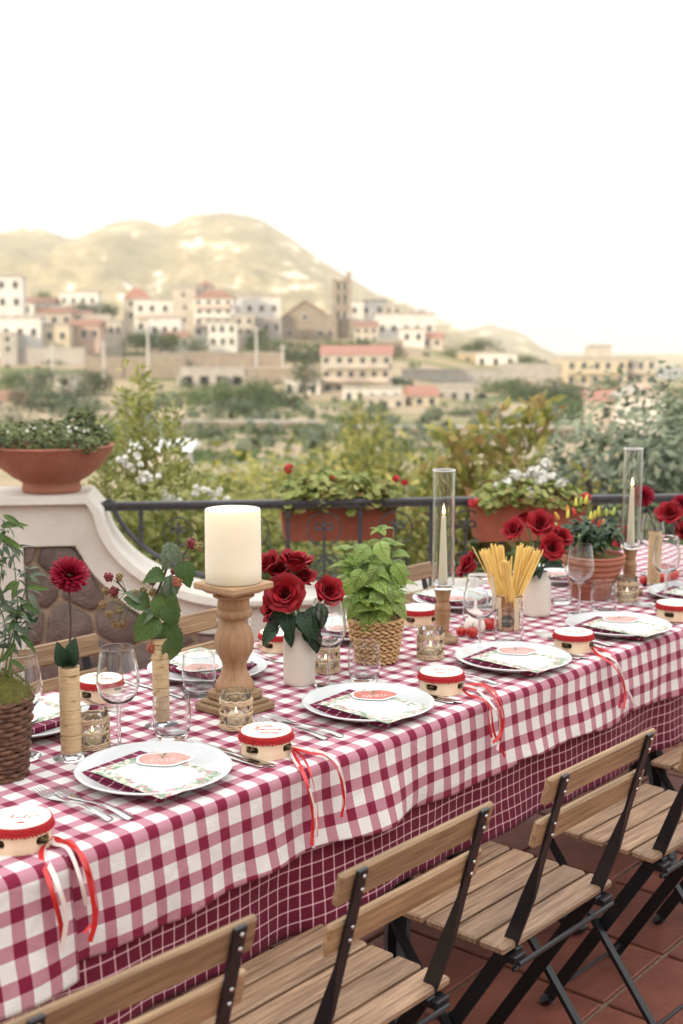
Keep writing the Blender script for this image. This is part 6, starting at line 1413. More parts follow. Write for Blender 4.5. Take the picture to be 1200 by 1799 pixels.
rl1 = thing('rose_foliage', 'dark rose leaves spilling from the nearer white vase', 'foliage', mo1)
def lp(px, py, D): return Vector(WD(px, py, D))-rl1.location
m = MB()
for (x0, y0, x1, y1) in ((520, 1110, 500, 1085), (500, 1090, 475, 1100), (500, 1095, 470, 1130), (530, 1112, 548, 1080), (522, 1112, 512, 1075)): m.tube(crom([lp(x0, y0, D1-.01), lp((x0+x1)/2, (y0+y1)/2-4, D1-.03), lp(x1, y1, D1-.03)], 4), .0014, 5)
m.build('stem', M_['stemgreen'], rl1, True)
for (x, y, dx, dy, s) in ((505, 1078, 5, 45, .052), (492, 1096, -42, 14, .042), (488, 1100, -38, 42, .048), (528, 1075, 14, 36, .055), (540, 1080, 14, 40, .058), (546, 1105, 12, 38, .050), (505, 1108, 6, 22, .034), (522, 1090, 10, 16, .030), (548, 1065, 8, 46, .06), (560, 1060, 6, 40, .05), (500, 1070, -20, 20, .045), (535, 1100, 28, 40, .05)):
    a_ = lp(x, y, D1-.035); b_ = lp(x+dx, y+dy, D1-.035+R.uniform(-.03, .02)); leaf(rl1, 'rose', a_, b_-a_, s*1.15, Vector((R.uniform(-.3, .3), -1, R.uniform(.1, .8))), R.uniform(-.3, .3))
V2 = W(943, 1080, TT); VH2 = .126; bottle(V2, 'matt white ceramic bottle vase with red roses behind the spaghetti jar', .0385, VH2); mo2 = V2+Vector((0, 0, VH2)); D2 = V2.y
for (px, py, dD, f, s, lab) in ((902, 930, -.02, (-.4, -.6, .6), 1.0, 'red rose at the left of the farther bouquet above the spaghetti'), (949, 920, .0, (.05, -.8, .6), 1.2, 'big red rose at the top of the farther bouquet'), (970, 962, -.06, (.1, -.9, .4), 1.15, 'red rose low in the farther bouquet facing the camera'), (988, 943, .03, (.5, -.5, .6), 1.0, 'dark red rose at the right of the farther bouquet'), (924, 908, .06, (-.1, .2, 1), .9, 'red rose mostly hidden behind the big one of the farther bouquet'), (822, 992, .05, (-.7, -.1, .45), 1.25, 'dark red rose leaning out left behind the spaghetti')):
    rose(mo2, WD(px, py, D2+dD), f, s, lab, 4)
rl2 = thing('rose_foliage', 'dark rose leaves around the stems of the farther bouquet', 'foliage', mo2)
for i in range(16):
    a = R.uniform(0, 6.28); z = R.uniform(.0, .07); leaf(rl2, 'rose', (.015*cos(a), .015*sin(a), z), (cos(a), sin(a)-.3, R.uniform(-.5, .5)), R.uniform(.045, .065), Vector((0, -.5, 1)), R.uniform(-.3, .3))
m = MB(); m.tube([(0, 0, -.05), (0, 0, .06)], .002, 5); m.build('stem', M_['stemgreen'], rl2)
# rightmost arrangement, partly outside the picture
V3 = W(1228, 1010, TT); e = thing('wicker_vase', 'woven straw pot at the right edge holding the last roses', 'vase', V3); m = MB(); m.lathe([(0, 0), (.045, 0), (.055, .10), (.050, .10), (.045, .06), (0, .06)], 32); m.build('pot', M_['seagrass'], e, True, 50)
for (px, py, f, s, lab) in ((1176, 902, (-.3, -.7, .7), 1.35, 'red rose at the right edge above the last wine glass'), (1092, 943, (-.6, -.5, .3), 1.1, 'dark red rose peeping out beside the farther slim candlestick'), (1204, 935, (.2, -.6, .6), 1.2, 'red rose cut off by the right edge of the picture')):
    rose(V3+Vector((0, 0, .1)), WD(px, py, V3.y-.02), f, s, lab, 4)
dahlia(V3+Vector((.01, 0, .1)), WD(1196, 885, V3.y), (-.1, -.6, .5), .95, 'coral red dahlia at the right edge behind the last rose', False)
# --- basil in woven basket
BP = W(660, 1160, TT); e = thing('woven_basket', 'pale woven basket planter holding the basil plant', 'basket', BP); rb, rt, hb_ = .050, .0665, .108
m = MB(); m.lathe([(0, 0), (rb-.004, 0), (rt-.005, hb_), (rt-.009, hb_), (rt-.012, hb_-.02), (0, hb_-.02)], 40); m.build('lining', M_['basketin'], e, True, 50)
m = MB(); rows = 11
for j in range(rows):
    t = (j+.5)/rows; rr_ = lerp(rb, rt, t)-.0015; z = hb_*t; n_ = 20
    for k in range(n_):
        a = 2*pi*(k+.5*(j % 2))/n_; da = 2*pi/n_*.60; sl = .0038
        pts = [((rr_+q)*cos(a+u*da), (rr_+q)*sin(a+u*da), z+u*sl*(1 if j % 2 else -1)+R.uniform(-.0004, .0004)) for u, q in ((-1, -.0025), (-.5, .0012), (0, .0024), (.5, .0012), (1, -.0025))]
        m.tube(pts, [.0030, .0054, .0060, .0054, .0030], 7, flat=.6)
tag(m.build('woven_strands', M_['seagrass'], e, True), kind='stuff')
m = MB()
for k in range(2): m.tube([((rt+.0005)*cos(a), (rt+.0005)*sin(a), hb_-.001+.0018*sin(a*11+k*pi)) for a in [2*pi*i/88 for i in range(89)]], .0026, 6, cap=False)
m.build('rim', M_['seagrass'], e, True)
m = MB(); m.grid(lambda u, v: ((rt-.008)*v*cos(2*pi*u), (rt-.008)*v*sin(2*pi*u), hb_-.006+.020*(1-v*v)+.004*noise.noise(Vector((v*9*cos(6.283*u), v*9*sin(6.283*u), 2)))), 32, 8); m.build('moss', M_['drymoss'], e, True, 180)
bs = thing('basil_plant', 'bushy bright green basil plant in the woven basket', 'plant', BP+Vector((0, 0, hb_-.01)))
def bl(px, py, dD=0): return Vector(WD(px, py, BP.y+dD))-bs.location
stems = [((662, 1080), (668, 935), 0), ((664, 1080), (690, 960), .02), ((655, 1080), (640, 965), -.01), ((650, 1085), (603, 968), -.01), ((668, 1085), (700, 1000), -.02), ((660, 1085), (618, 1010), -.03), ((664, 1085), (655, 990), -.05), ((668, 1088), (690, 1045), -.05), ((655, 1090), (625, 1050), -.05), ((662, 1090), (662, 1060), -.06), ((660, 1085), (680, 980), .05)]
rr = random.Random(21); m = MB()
for (a_, b_, dd) in stems:
    A0 = bl(*a_, dd*.3); B0 = bl(*b_, dd); pts = crom([A0, A0.lerp(B0, .5)+Vector((rr.uniform(-.008, .008), 0, .006)), B0], 8); m.tube(pts, [.0022*(1-.5*i/len(pts)) for i in range(len(pts))], 6)
    nn_ = max(4, int((B0-A0).length/.021))
    for q in range(1, nn_+1):
        t = q/nn_; P_ = pts[min(len(pts)-1, int(t*(len(pts)-1)))]; base_a = rr.uniform(0, 6.28)
        sz = lerp(.064, .036, t**1.5) if q < nn_ else .030
        for k in range(2 if q < nn_ else 5):
            a = base_a+pi*k+rr.uniform(-.4, .4) if q < nn_ else 2*pi*k/5
            leaf(bs, 'basil', P_, (cos(a), sin(a)*1.0-.25, rr.uniform(.1, .7) if q < nn_ else rr.uniform(.5, 1.1)), sz*rr.uniform(.8, 1.2), Vector((0, -.25, 1)), rr.uniform(-.35, .35))
        if q < nn_:
            for k in range(2):
                a = rr.uniform(0, 6.28); leaf(bs, 'basil', P_+Vector((cos(a), sin(a), 0))*.008, (cos(a), sin(a)-.3, rr.uniform(.5, 1.2)), sz*.5, Vector((0, -.3, 1)), rr.uniform(-.3, .3))
m.build('stem', M_['stemgreen'], bs, True)
for (x, y, dx, dy, s) in ((650, 1075, -5, 40, .062), (672, 1060, 8, 32, .055), (640, 1050, -25, 25, .06), (690, 1055, 20, 20, .05), (655, 1035, 20, 30, .06), (680, 1020, 16, 30, .062), (640, 1000, -18, 28, .06), (668, 985, -12, 30, .058), (690, 990, 20, 24, .055), (665, 950, 10, 26, .055), (650, 960, -22, 18, .05), (625, 1020, -24, 18, .055)):
    a_ = bl(x, y, -.05); b_ = bl(x+dx, y+dy, -.075); leaf(bs, 'basil', a_, b_-a_, s, Vector((rr.uniform(-.3, .3), -1, .6)), rr.uniform(-.3, .3))
# --- dark wicker pot with moss and a leafy plant at the far left
WPp = W(-2, 1362, TT); e = thing('wicker_pot', 'dark brown wicker pot topped with moss at the left edge of the table', 'basket', WPp); hw = .148; rb, rt = .048, .063
m = MB(); m.lathe([(0, 0), (rb-.004, 0), (rt-.005, hw), (rt-.008, hw), (0, hw-.01)], 36); m.build('lining', M_['basketin'], e, True, 50)
m = MB(); rows = 17; rr = random.Random(4)
for j in range(rows):
    t = (j+.5)/rows; rr_ = lerp(rb, rt, t); z = hw*t; ph = (j % 2)*pi; tilt = rr.uniform(-.002, .002)
    m.tube([((rr_+.0024*sin(a*11+ph))*cos(a), (rr_+.0024*sin(a*11+ph))*sin(a), z+tilt*cos(a)+.0008*sin(a*5+j)) for a in [2*pi*i/88 for i in range(89)]], .0044, 6, cap=False)
for k in range(22):
    a = 2*pi*(k+.25)/22; m.tube([((rb-.001)*cos(a), (rb-.001)*sin(a), .0), ((rt-.001)*cos(a), (rt-.001)*sin(a), hw+.003)], .0022, 5)
tag(m.build('woven_withies', M_['wicker_dark'], e, True), kind='stuff')
m = MB(); m.grid(lambda u, v: ((rt+.003)*v*cos(2*pi*u), (rt+.003)*v*sin(2*pi*u), hw-.006+.044*(1-v**2.2)+.012*noise.noise(Vector((v*5*cos(6.283*u), v*5*sin(6.283*u), 7)))*(1-v*.5)+.004*noise.noise(Vector((v*25*cos(6.283*u), v*25*sin(6.283*u), 7)))), 72, 22)
for i in range(900):
    a = rr.uniform(0, 6.28); q = rr.random()**.5; z = hw-.004+.044*(1-q**2.2)+.006; c_ = Vector(((rt+.004)*q*cos(a), (rt+.004)*q*sin(a), z)); d = Vector((rr.uniform(-1, 1), rr.uniform(-1, 1), rr.uniform(-.2, 1))).normalized()*rr.uniform(.004, .011); b = d.orthogonal().normalized()*.0009
    m.add([c_-b, c_+b, c_+d], [(0, 1, 2)])
tag(m.build('moss', M_['moss'], e), kind='stuff')
pl = thing('potted_plant', 'slender branching plant with grey green leaves growing from the dark wicker pot', 'plant', WPp+Vector((0, 0, hw)))
def pp(px, py, dD=0): return Vector(WD(px, py, WPp.y+dD))-pl.location
stm = [[(5, 1200), (20, 1120), (45, 1035), (52, 1000)], [(0, 1200), (-5, 1080), (5, 980), (8, 925)], [(12, 1195), (30, 1090), (28, 1020), (20, 960)], [(20, 1195), (22, 1130), (50, 1085), (70, 1095)], [(-5, 1200), (-30, 1100), (-40, 1000), (-38, 930)], [(-10, 1200), (10, 1110), (-10, 1040), (-12, 985)], [(8, 1200), (16, 1120), (28, 1080), (44, 1060)]]
m = MB(); rr = random.Random(8)
for s_ in stm:
    dd = rr.uniform(-.03, .04); pts = crom([pp(x, y, dd*(i/3)) for i, (x, y) in enumerate(s_)], 7); m.tube(pts, [.0018*(1-.6*i/len(pts)) for i in range(len(pts))], 5)
    for q in range(5, len(pts)):
        if q % 2 == 0 or q > len(pts)-4:
            for k in range(2):
                a = rr.uniform(0, 6.28); up_ = rr.uniform(-.7, .8); leaf(pl, 'lancelight' if rr.random() < .2 else 'lance', pts[q], (cos(a), sin(a), up_), rr.uniform(.022, .04), Vector((rr.uniform(-.3, .3), rr.uniform(-.6, .1), 1)), rr.uniform(-.5, .5))
for (x, y, dx, dy, s) in ((8, 955, 28, 22, .035), (0, 925, 45, -6, .045), (5, 905, 40, 22, .04), (-5, 940, 35, 18, .045), (18, 1000, 4, -26, .03), (40, 1060, 28, 16, .035), (48, 1030, 40, 6, .035), (50, 1040, 22, 40, .04), (20, 1095, 30, 22, .04), (25, 1110, 14, 28, .03), (0, 1075, 42, -2, .045), (0, 1060, 40, 24, .045), (34, 1020, -14, 30, .035), (-10, 1020, 20, 50, .045), (28, 1130, -20, 26, .04), (20, 1160, 18, 12, .03), (34, 1115, 36, 34, .04)):
    a_ = pp(x, y, -.02); b_ = pp(x+dx, y+dy, -.03); leaf(pl, 'lancelight' if rr.random() < .35 else 'lance', a_, b_-a_, s*1.1, Vector((rr.uniform(-.3, .3), -.8, .8)), rr.uniform(-.6, .6))
m.build('stem', M_['stemgreen'], pl, True)
# --- pepper plant in ribbed terracotta pot
CP = W(1040, 1050, TT); hp_ = WD(1040, 975, CP.y).z-TT; e = thing('ribbed_pot', 'ribbed terracotta pot with an ornamental pepper plant behind the fourth plate', 'planter', CP); k_ = hp_/.15
pr = [(0, 0), (.056, 0), (.058, .004), (.062, .022)]; 
pr += [(.0645, .028), (.0665, .034), (.066, .040)]
z = .046
for j in range(5):
    b_ = .0685+j*.0062; pr += [(b_, z), (b_+.0038, z+.005), (b_+.0048, z+.010), (b_+.0030, z+.015), (b_+.0012, z+.0185)]; z += .020
pr += [(.0985, .147), (.100, .150), (.098, .154), (.092, .154), (.089, .146), (.084, .12), (0, .12)]
m = MB(); m.lathe([(r_*.97, z_*k_) for r_, z_ in pr], 56); m.build('pot', M_['terra_pot'], e, True, 50)
m = MB(); m.grid(lambda u, v: (.086*v*cos(2*pi*u), .086*v*sin(2*pi*u), (.140+.012*(1-v)+.006*noise.noise(Vector((v*9*cos(6.283*u), v*9*sin(6.283*u), 2))))*k_), 32, 8); m.build('moss', M_['drymoss'], e, True, 180)
pe = thing('pepper_plant', 'ornamental pepper plant with yellow orange and red peppers in the ribbed terracotta pot', 'plant', CP+Vector((0, 0, .145*k_)))
def cp_(px, py, dD=0): return Vector(WD(px, py, CP.y+dD))-pe.location
rr = random.Random(12); m = MB()
for i in range(22):
    a = rr.uniform(0, 6.28); rad = .03+.07*rr.random(); h_ = rr.uniform(.05, .115)*(1-rad*1.5); tip = Vector((cos(a)*rad, sin(a)*rad, h_)); pts = crom([(0, 0, 0), tip*.5+Vector((0, 0, .012)), tip], 5); m.tube(pts, [.002*(1-.6*q/len(pts)) for q in range(len(pts))], 5)
    for q in range(4, len(pts)):
        for k in range(1 if q < 8 else 3):
            aa = rr.uniform(0, 6.28); leaf(pe, 'chili', pts[q], (cos(aa), sin(aa)-.2, rr.uniform(-.5, .6)), rr.uniform(.028, .045), Vector((0, -.3, 1)), rr.uniform(-.4, .4))
m.build('stem', M_['stemgreen'], pe, True)
for (x, y, k, s, ti) in ((1012, 884, 'pepper_y', 1.0, 0), (1020, 882, 'pepper_g', 1.0, .1), (1028, 880, 'pepper_y', 1.1, .2), (998, 897, 'pepper_o', 1.0, -.1), (997, 905, 'pepper_y', 1.0, .1), (1010, 900, 'pepper_r', 1.0, -.2), (1037, 908, 'pepper_y', 1.0, .1), (1043, 906, 'pepper_y', 1.0, .1), (1051, 900, 'pepper_y', 1.1, 0), (1065, 901, 'pepper_g', .9, 0), (1076, 900, 'pepper_g', 1.0, .3), (982, 907, 'pepper_o', 1.0, -.5), (980, 918, 'pepper_g', 1.1, -1.1), (1051, 920, 'pepper_r', .9, .2), (1018, 948, 'pepper_g', 1.0, 0), (1040, 915, 'pepper_r', .7, .3), (1058, 915, 'pepper_o', .7, .3)):
    P_ = cp_(x, y+6, -.05+rr.uniform(-.02, .02)); m = MB(); m.lathe([(0, 0), (.0045, .001), (.0055, .006), (.0052, .014), (.0035, .022), (.001, .0275), (0, .028)], 12); o = m.build('pepper', M_[k], pe, True, 180); o.location = P_; o.rotation_euler = (rr.uniform(-.2, .2), ti, 0); o.scale = (s,)*3
# --- spaghetti in a tin
SP = W(893, 1106, TT); e = thing('pasta_tin', 'copper coloured tin with a paper label and dark oval badge holding the spaghetti', 'tin', SP, radians(-12)); ht = .098
M_['tin'] = mat('copper coloured tin', (.50, .30, .16, 1), .25, (.42, .24, .12, 1), sc=20, metal=.85); M_['label'] = mat('cream paper label', (.66, .54, .36, 1), .6, (.60, .46, .30, 1), sc=30)
m = MB(); pr = [(0, 0), (.0355, 0), (.0368, .002)]
for i in range(9): pr += [(.0362, .008+i*.0095), (.0368, .0125+i*.0095)]
pr += [(.0365, ht-.002), (.0372, ht), (.0362, ht+.001), (.0352, ht), (.0345, .01), (0, .009)]; m.lathe(pr, 48); m.build('can', M_['tin'], e, True, 60)
m = MB()
for a0, a1 in ((-2.65, -2.05), (-1.05, -.45)):
    m.grid(lambda u, v: (.0374*cos(lerp(a0, a1, u)), .0374*sin(lerp(a0, a1, u)), .004+v*(ht-.008)), 10, 2)
m.build('paper_label', M_['label'], e, True, 180)
m = MB(); cx_ = 0; RR = .0376
def onc(x, z, r_=RR): a = -1.60+x/r_; return (r_*cos(a), r_*sin(a), z)
ring = [onc(.021*cos(t), .030+.017*sin(t)) for t in [2*pi*i/28 for i in range(28)]]; m.add([onc(0, .030)]+ring, [(0, 1+i, 1+(i+1) % 28) for i in range(28)]); m.build('dark_badge', M_['wick'], e)
m = MB(); rr = random.Random(3)
for i in range(4):
    z_ = .038-i*.0055; x = -.014
    while x < .013:
        w_ = rr.uniform(.0015, .003); m.tube([onc(x, z_, RR+.0004), onc(x+w_, z_+rr.uniform(-.001, .001), RR+.0004)], .0005, 4, flat=.4); x += w_+.0012
for sx_ in (-1, 1):
    for q in range(5): a_ = -1.60+sx_*.95; m.tube([((RR+.0004)*cos(a_+.06*cos(q*2)), (RR+.0004)*sin(a_+.06*cos(q*2)), .078+q*.002), ((RR+.0004)*cos(a_+.08*cos(q*2+2)), (RR+.0004)*sin(a_+.08*cos(q*2+2)), .080+q*.0022)], .001, 4, m=1, flat=.4)
m.build('badge_writing', [M_['cardwhite'], M_['redink']], e)
pb_ = thing('spaghetti', 'bunch of dry spaghetti fanning out of the copper coloured tin', 'pasta', SP+Vector((0, 0, .012)))
rr = random.Random(19); L_ = .235; sm_ = MB(); sm_.tube([(0, 0, 0), (0, 0, L_)], .00125, 6); STR = sm_.mesh('strand', M_['pasta'])
def strand(x, y, tx, ty, l=1.0):
    mo('strand', STR, pb_, M=Matrix.Translation((x, y, 0)) @ align((tx, ty, 1)) @ Matrix.Diagonal((1, 1, l, 1)))
def bunch(cx, cy, tx, ty, n_, sp, l=1.0, js=.02):
    for i in range(n_): strand(cx+rr.gauss(0, sp), cy+rr.gauss(0, sp), tx+rr.gauss(0, js), ty+rr.gauss(0, js), l*rr.uniform(.97, 1.02))
# camera right is +x; most sticks lean left or right with a gap between
bunch(.012, .0, -.42, .05, 22, .006, .93); bunch(.008, .0, -.34, .08, 26, .007, .92); bunch(.016, -.012, -.20, -.28, 34, .0042, .84, .008); bunch(.0, .01, -.08, .15, 26, .005, .90, .012); bunch(-.002, .008, -.16, .2, 16, .006, .93)
bunch(-.014, 0, .34, .05, 26, .005, .95, .015); bunch(-.010, -.006, .42, .0, 26, .005, .95, .015); bunch(-.006, .01, .22, .15, 12, .005, .94); bunch(0, 0, .12, .0, 10, .005, .93); bunch(0, 0, .02, .06, 4, .004, .80); strand(.012, 0, -.52, .05, 1.02); bunch(-.004, 0, .16, -.05, 10, .004, .93, .01)
# --- tomatoes and garlic
def tomato(px, py, r_, lab, calyx=True):
    P = W(px, py, TT); e = thing('cherry_tomato', lab, 'tomato', P); m = MB(); m.lathe([(0, .0006)]+[(r_*sin(t)**.92 if t < pi else 0, r_*(1-cos(t)*.94)-(.10*r_ if t > 2.6 else 0)*((t-2.6)/.54)) for t in [.15+2.95*i/14 for i in range(15)]], 24); m.build('skin', M_['tomato'], e, True, 180)
    if calyx:
        m = MB()
        for k in range(5): a = 2*pi*k/5; m.add([(0, 0, r_*1.90), (r_*.35*cos(a+.3), r_*.35*sin(a+.3), r_*1.92), (r_*.8*cos(a), r_*.8*sin(a), r_*1.98), (r_*.35*cos(a-.3), r_*.35*sin(a-.3), r_*1.92)], [(0, 1, 2, 3)])
        m.tube([(0, 0, r_*1.88), (r_*.3, 0, r_*2.5)], .0012, 5); m.build('calyx', M_['stemgreen'], e)
for a_ in ((810, 1118, .0138, 'small cherry tomato left of the garlic bulb'), (829, 1121, .0165, 'cherry tomato in front of the garlic bulb'), (858, 1108, .0190, 'larger tomato right of the garlic bulb'), (851, 1098, .0150, 'cherry tomato behind the garlic bulb'), (1131, 1027, .015, 'cherry tomato left of the rightmost birch vase'), (1163, 1026, .019, 'tomato just right of the rightmost birch vase'), (1182, 1020, .020, 'tomato at the right edge beside the last tumbler'), (1166, 1010, .018, 'tomato behind the others at the right edge')): tomato(*a_)
gp = W(834, 1112, TT); e = thing('garlic_bulb', 'white garlic bulb standing among the tomatoes by the slim candlestick', 'garlic', gp); m = MB(); n_ = 40; prg = [(.004, 0), (.018, .001), (.0255, .010), (.027, .020), (.024, .032), (.0165, .043), (.010, .052), (.0065, .062), (.0048, .075), (.0045, .088), (0, .089)]
vv = []
for r_, z_ in prg:
    for i in range(n_): a = 2*pi*i/n_; q = r_*(1+.07*abs(sin(a*4))*(1 if z_ < .05 else 0)); vv.append((q*cos(a), q*sin(a), z_))
m.add(vv, [(j*n_+i, j*n_+(i+1) % n_, (j+1)*n_+(i+1) % n_, (j+1)*n_+i) for j in range(len(prg)-1) for i in range(n_)]); m.build('bulb', M_['garlic'], e, True, 180)
# --- tambourine favours
def tambourine(P, rz, lab, lines, ribbons, sc=1.0):
    e = thing('tambourine', lab, 'tambourine', P, rz, 'gift tambourines'); r_, h = .0475, .0455; t_ = .0045
    slots = [radians(a)-rz for a in (-122, -28, 62, 152)]; hw_ = radians(17); z0, z1 = .0125, .0245
    slots = [(a+pi) % (2*pi)-pi for a in slots]
    def arc(m, a0, a1, za, zb, ri=None, ro=None):
        ri = ri or r_-t_; ro = ro or r_; n_ = max(2, int((a1-a0)/.12)); v = []
        for i in range(n_+1):
            a = lerp(a0, a1, i/n_); v += [(ri*cos(a), ri*sin(a), za), (ro*cos(a), ro*sin(a), za), (ro*cos(a), ro*sin(a), zb), (ri*cos(a), ri*sin(a), zb)]
        m.add(v, [(i*4+k, (i+1)*4+k, (i+1)*4+(k+1) % 4, i*4+(k+1) % 4) for i in range(n_) for k in range(4)]+[(0, 1, 2, 3), (n_*4+3, n_*4+2, n_*4+1, n_*4)])
    m = MB(); m.lathe([(r_-t_, 0), (r_, 0), (r_, z0), (r_-t_, z0)], 64, closed=True); m.lathe([(r_-t_, z1), (r_, z1), (r_, h), (r_-t_, h)], 64, closed=True)
    ss = sorted(slots)
    for i in range(len(ss)):
        a0 = ss[i]+hw_; a1 = ss[(i+1) % len(ss)]-hw_+(2*pi if i == len(ss)-1 else 0); arc(m, a0, a1, z0, z1)
        for a_, s_ in ((ss[i]+hw_, -1), (ss[i]-hw_, 1)):   # rounded slot ends
            for q in range(3): zz = z0+(z1-z0)*(0, .82, 0)[q]
            arc(m, a_-(0 if s_ > 0 else .035), a_+(.035 if s_ > 0 else 0), z0, z0+.0022); arc(m, a_-(0 if s_ > 0 else .035), a_+(.035 if s_ > 0 else 0), z1-.0022, z1)
    m.build('frame', M_['tamb'], e, True, 30)
    for a in slots:
        for dz in (-.0022, .0022):
            m = MB(); m.lathe([(0, .0012), (.0045, .0013), (.0052, .0003), (.0118, .0), (.0125, -.0004), (.0052, -.0004), (0, .0006)], 20, M=Matrix.Translation(((r_-.0045)*cos(a), (r_-.0045)*sin(a), .0180+dz)) @ Euler((R.uniform(-.12, .12), R.uniform(-.12, .12), 0)).to_matrix().to_4x4()); m.build('jingle', M_['jingle'], e, True, 50)
    m = MB(); m.lathe([(0, h+.0002), (r_-.001, h+.0002), (r_+.0004, h-.0006), (r_+.0006, h-.004), (r_+.0002, h-.004)], 64); m.build('skin', M_['skin'], e, True, 50)
    m = MB(); m.lathe([(r_+.0008, h-.0015), (r_+.0028, h-.0010), (r_+.0036, h-.004), (r_+.0036, h-.011), (r_+.0022, h-.0135), (r_+.0006, h-.013), (r_+.0006, h-.003)], 64)
    for k in range(52):
        a = 2*pi*k/52; m.ball(((r_+.0040)*cos(a), (r_+.0040)*sin(a), h-.0135+.0006*sin(k*2.1)), (.0027, .0027, .0030), nu=6, nv=4)
    tag(m.build('red_trim', M_['redtrim'], e, True, 60), kind='stuff')
    m = MB()
    for (txt, hh, x_, y_) in lines: write(m, txt, hh, x_, y_, h+.0006, .0009, rot=-rz-TROT*0)
    m.build('lettering', M_['redink'], e)
    inv = (Matrix.Translation(P) @ Matrix.Rotation(rz, 4, 'Z')).inverted()
    for pts, w_, mt, tw in ribbons:
        m = MB(); pp_ = crom([inv @ Vector(q) for q in pts], 8); vv = []
        for i, p_ in enumerate(pp_):
            t = (pp_[min(i+1, len(pp_)-1)]-pp_[max(i-1, 0)]).normalized(); side = (inv.to_3x3() @ TD).normalized(); side = (side-t*side.dot(t)); side = side.normalized() if side.length > .05 else t.orthogonal(); side = Matrix.Rotation(tw*sin(i*.22)+.2, 3, t) @ side; n2 = t.cross(side)
            vv += [p_-side*w_/2-n2*.0002, p_+side*w_/2-n2*.0002, p_+side*w_/2+n2*.0002, p_-side*w_/2+n2*.0002]
        L = len(pp_); m.add(vv, [(i*4+k, (i+1)*4+k, (i+1)*4+(k+1) % 4, i*4+(k+1) % 4) for i in range(L-1) for k in range(4)]+[(0, 1, 2, 3), ((L-1)*4+3, (L-1)*4+2, (L-1)*4+1, (L-1)*4)])
        m.build('ribbon', M_[mt], e, True, 40)
    return e
def rb(a0, b0, path, w_, mt, tw=.5):
    """ribbon from the tambourine at table spot (a0,b0): flat points (px,py) on the table ('t') or hanging in front of the cloth ('h')"""
    pts = [T(a0, b0, TT+.010)]
    for kd, x, y in path:
        if kd == 't': p_ = W(x, y, TT+.006)
        else: a, b, z = WB(x, y, -.074 if kd == 'h' else -.083); p_ = T(a, b, z)
        pts.append(p_)
    return (pts, w_, mt, tw)
TAp = W(36, 1484, TT); TBp = W(468, 1322, TT); TCp = W(775, 1213, TT); TDp = W(1007, 1140, TT); TEp = W(1184, 1086, TT)
tc = lambda p_: ((p_-TO).dot(TD), (p_-TO).dot(TN))
aA, bA = tc(TAp); aB, bB = tc(TBp); aC, bC = tc(TCp); aD, bD = tc(TDp)
ribA = [rb(aA+.036, bA-.03, [('t', 72, 1500), ('h', 90, 1560), ('h', 106, 1620), ('h', 110, 1660)], .008, 'redribbon', .2), rb(aA+.036, bA-.03, [('t', 76, 1494), ('h', 100, 1550), ('h2', 116, 1610), ('h2', 108, 1672)], .008, 'pinkribbon', .2),
        rb(aA+.036, bA-.03, [('t', 100, 1477), ('t', 128, 1482), ('h', 152, 1530), ('h2', 167, 1610), ('h2', 158, 1655)], .008, 'redribbon', .3), rb(aA+.036, bA-.03, [('t', 95, 1482), ('t', 120, 1492), ('h', 140, 1540), ('h', 152, 1590)], .007, 'pinkribbon', .3), rb(aA+.036, bA-.03, [('t', 110, 1478), ('h', 150, 1510), ('h', 172, 1600), ('h2', 148, 1640)], .006, 'redribbon', .9)]
ribB = [rb(aB+.03, bB-.03, [('t', 518, 1330), ('h', 538, 1372), ('h', 549, 1430), ('h2', 548, 1486)], .0075, 'redribbon', .3), rb(aB+.03, bB-.03, [('t', 545, 1323), ('t', 572, 1328), ('h', 594, 1355), ('h', 604, 1400), ('h', 600, 1436)], .0055, 'redribbon', .6), rb(aB+.03, bB-.03, [('t', 516, 1334), ('h', 540, 1375), ('h2', 556, 1440), ('h2', 551, 1490)], .005, 'pinkribbon', .5), rb(aB+.03, bB-.03, [('t', 560, 1320), ('h', 592, 1340), ('h', 606, 1385), ('h', 602, 1430)], .006, 'pinkribbon', .5), rb(aB+.03, bB-.03, [('t', 530, 1328), ('h', 546, 1360), ('h', 558, 1420), ('h2', 556, 1470)], .004, 'redribbon', .9)]
ribC = [rb(aC+.03, bC-.03, [('t', 826, 1210), ('t', 845, 1216), ('h', 862, 1246), ('h', 868, 1286), ('h2', 887, 1330)], .005, 'redribbon', .4), rb(aC+.03, bC-.03, [('t', 838, 1202), ('t', 858, 1212), ('h', 876, 1240), ('h2', 881, 1284), ('h2', 866, 1305)], .0065, 'redribbon', .5), rb(aC+.03, bC-.03, [('t', 832, 1208), ('h', 866, 1240), ('h', 878, 1270), ('h2', 874, 1318)], .006, 'pinkribbon', .4), rb(aC+.03, bC-.03, [('t', 822, 1220), ('h', 852, 1232), ('h', 858, 1262), ('h', 864, 1296)], .005, 'redribbon', .7), rb(aC+.03, bC-.03, [('t', 850, 1202), ('h', 874, 1222), ('h2', 886, 1262), ('h2', 878, 1302)], .0055, 'redribbon', .5)]
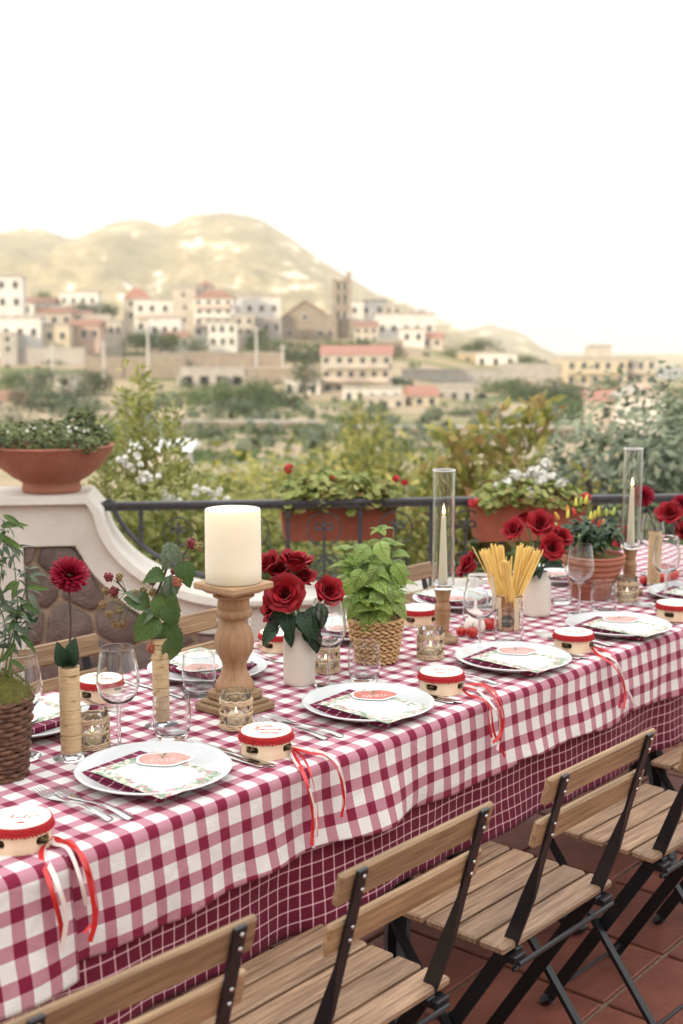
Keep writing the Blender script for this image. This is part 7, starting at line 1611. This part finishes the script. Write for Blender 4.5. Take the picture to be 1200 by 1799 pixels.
ribD = [rb(aD+.03, bD-.03, [('t', 1060, 1142), ('t', 1075, 1150), ('h', 1090, 1180), ('h', 1098, 1215), ('h2', 1096, 1246)], .006, 'redribbon', .5), rb(aD+.03, bD-.03, [('t', 1050, 1146), ('h', 1082, 1162), ('h', 1098, 1200), ('h2', 1117, 1242)], .006, 'pinkribbon', .4), rb(aD+.03, bD-.03, [('t', 1048, 1148), ('h', 1078, 1170), ('h', 1092, 1200), ('h', 1088, 1244)], .006, 'redribbon', .6)]
tambourine(TAp, .15, 'gift tambourine lettered Ciao cut off at the left edge, nearest of all', [('Ciao', .030, -.002, .004), ('da', .011, .004, -.024)], ribA)
tambourine(TBp, .05, 'gift tambourine covered in red script between the two nearest plates', [('Con', .020, -.004, .020), ('Amore', .020, 0, .0), ('sacre', .016, .006, -.021)], ribB)
tambourine(TCp, .0, 'gift tambourine between the second and third near side plates with tangled ribbons', [('Amore', .017, .004, .006), ('ciao', .010, -.004, -.016)], ribC)
tambourine(TDp, .2, 'gift tambourine between the third and fourth near side plates', [('Amore', .021, 0, .0), ('mio', .012, .008, -.018)], ribD)
tambourine(TEp, .1, 'gift tambourine at the right edge between the last two plates', [('Ciao', .024, 0, .0)], [])
fa = W(178, 1226, TT); a_, b_ = tc(fa); tambourine(fa, pi+.1, 'gift tambourine seen through the left wine glass, lettering upside down', [('Ciao', .024, 0, .004), ('ci', .012, .012, -.02)], [([T(a_-.03, b_+.02, TT+.01), T(a_-.06, b_+.03, TT+.012), T(a_-.10, b_+.05, TT+.004)], .012, 'redribbon', .2)])
fa = W(490, 1140, TT); a_, b_ = tc(fa); tambourine(fa, pi, 'gift tambourine behind the candlestick and the nearer white vase', [('Amore', .02, 0, 0)], [([T(a_-.03, b_+.02, TT+.01), T(a_-.07, b_+.035, TT+.02), T(a_-.12, b_+.05, TT+.004)], .010, 'redribbon', .4), ([T(a_-.03, b_+.02, TT+.01), T(a_-.08, b_+.02, TT+.014), T(a_-.14, b_+.03, TT+.004)], .008, 'pinkribbon', .4)])
fa = W(735, 1095, TT); tambourine(fa, pi, 'gift tambourine between the basil and the first slim candlestick', [('Ciao', .022, 0, 0)], [])
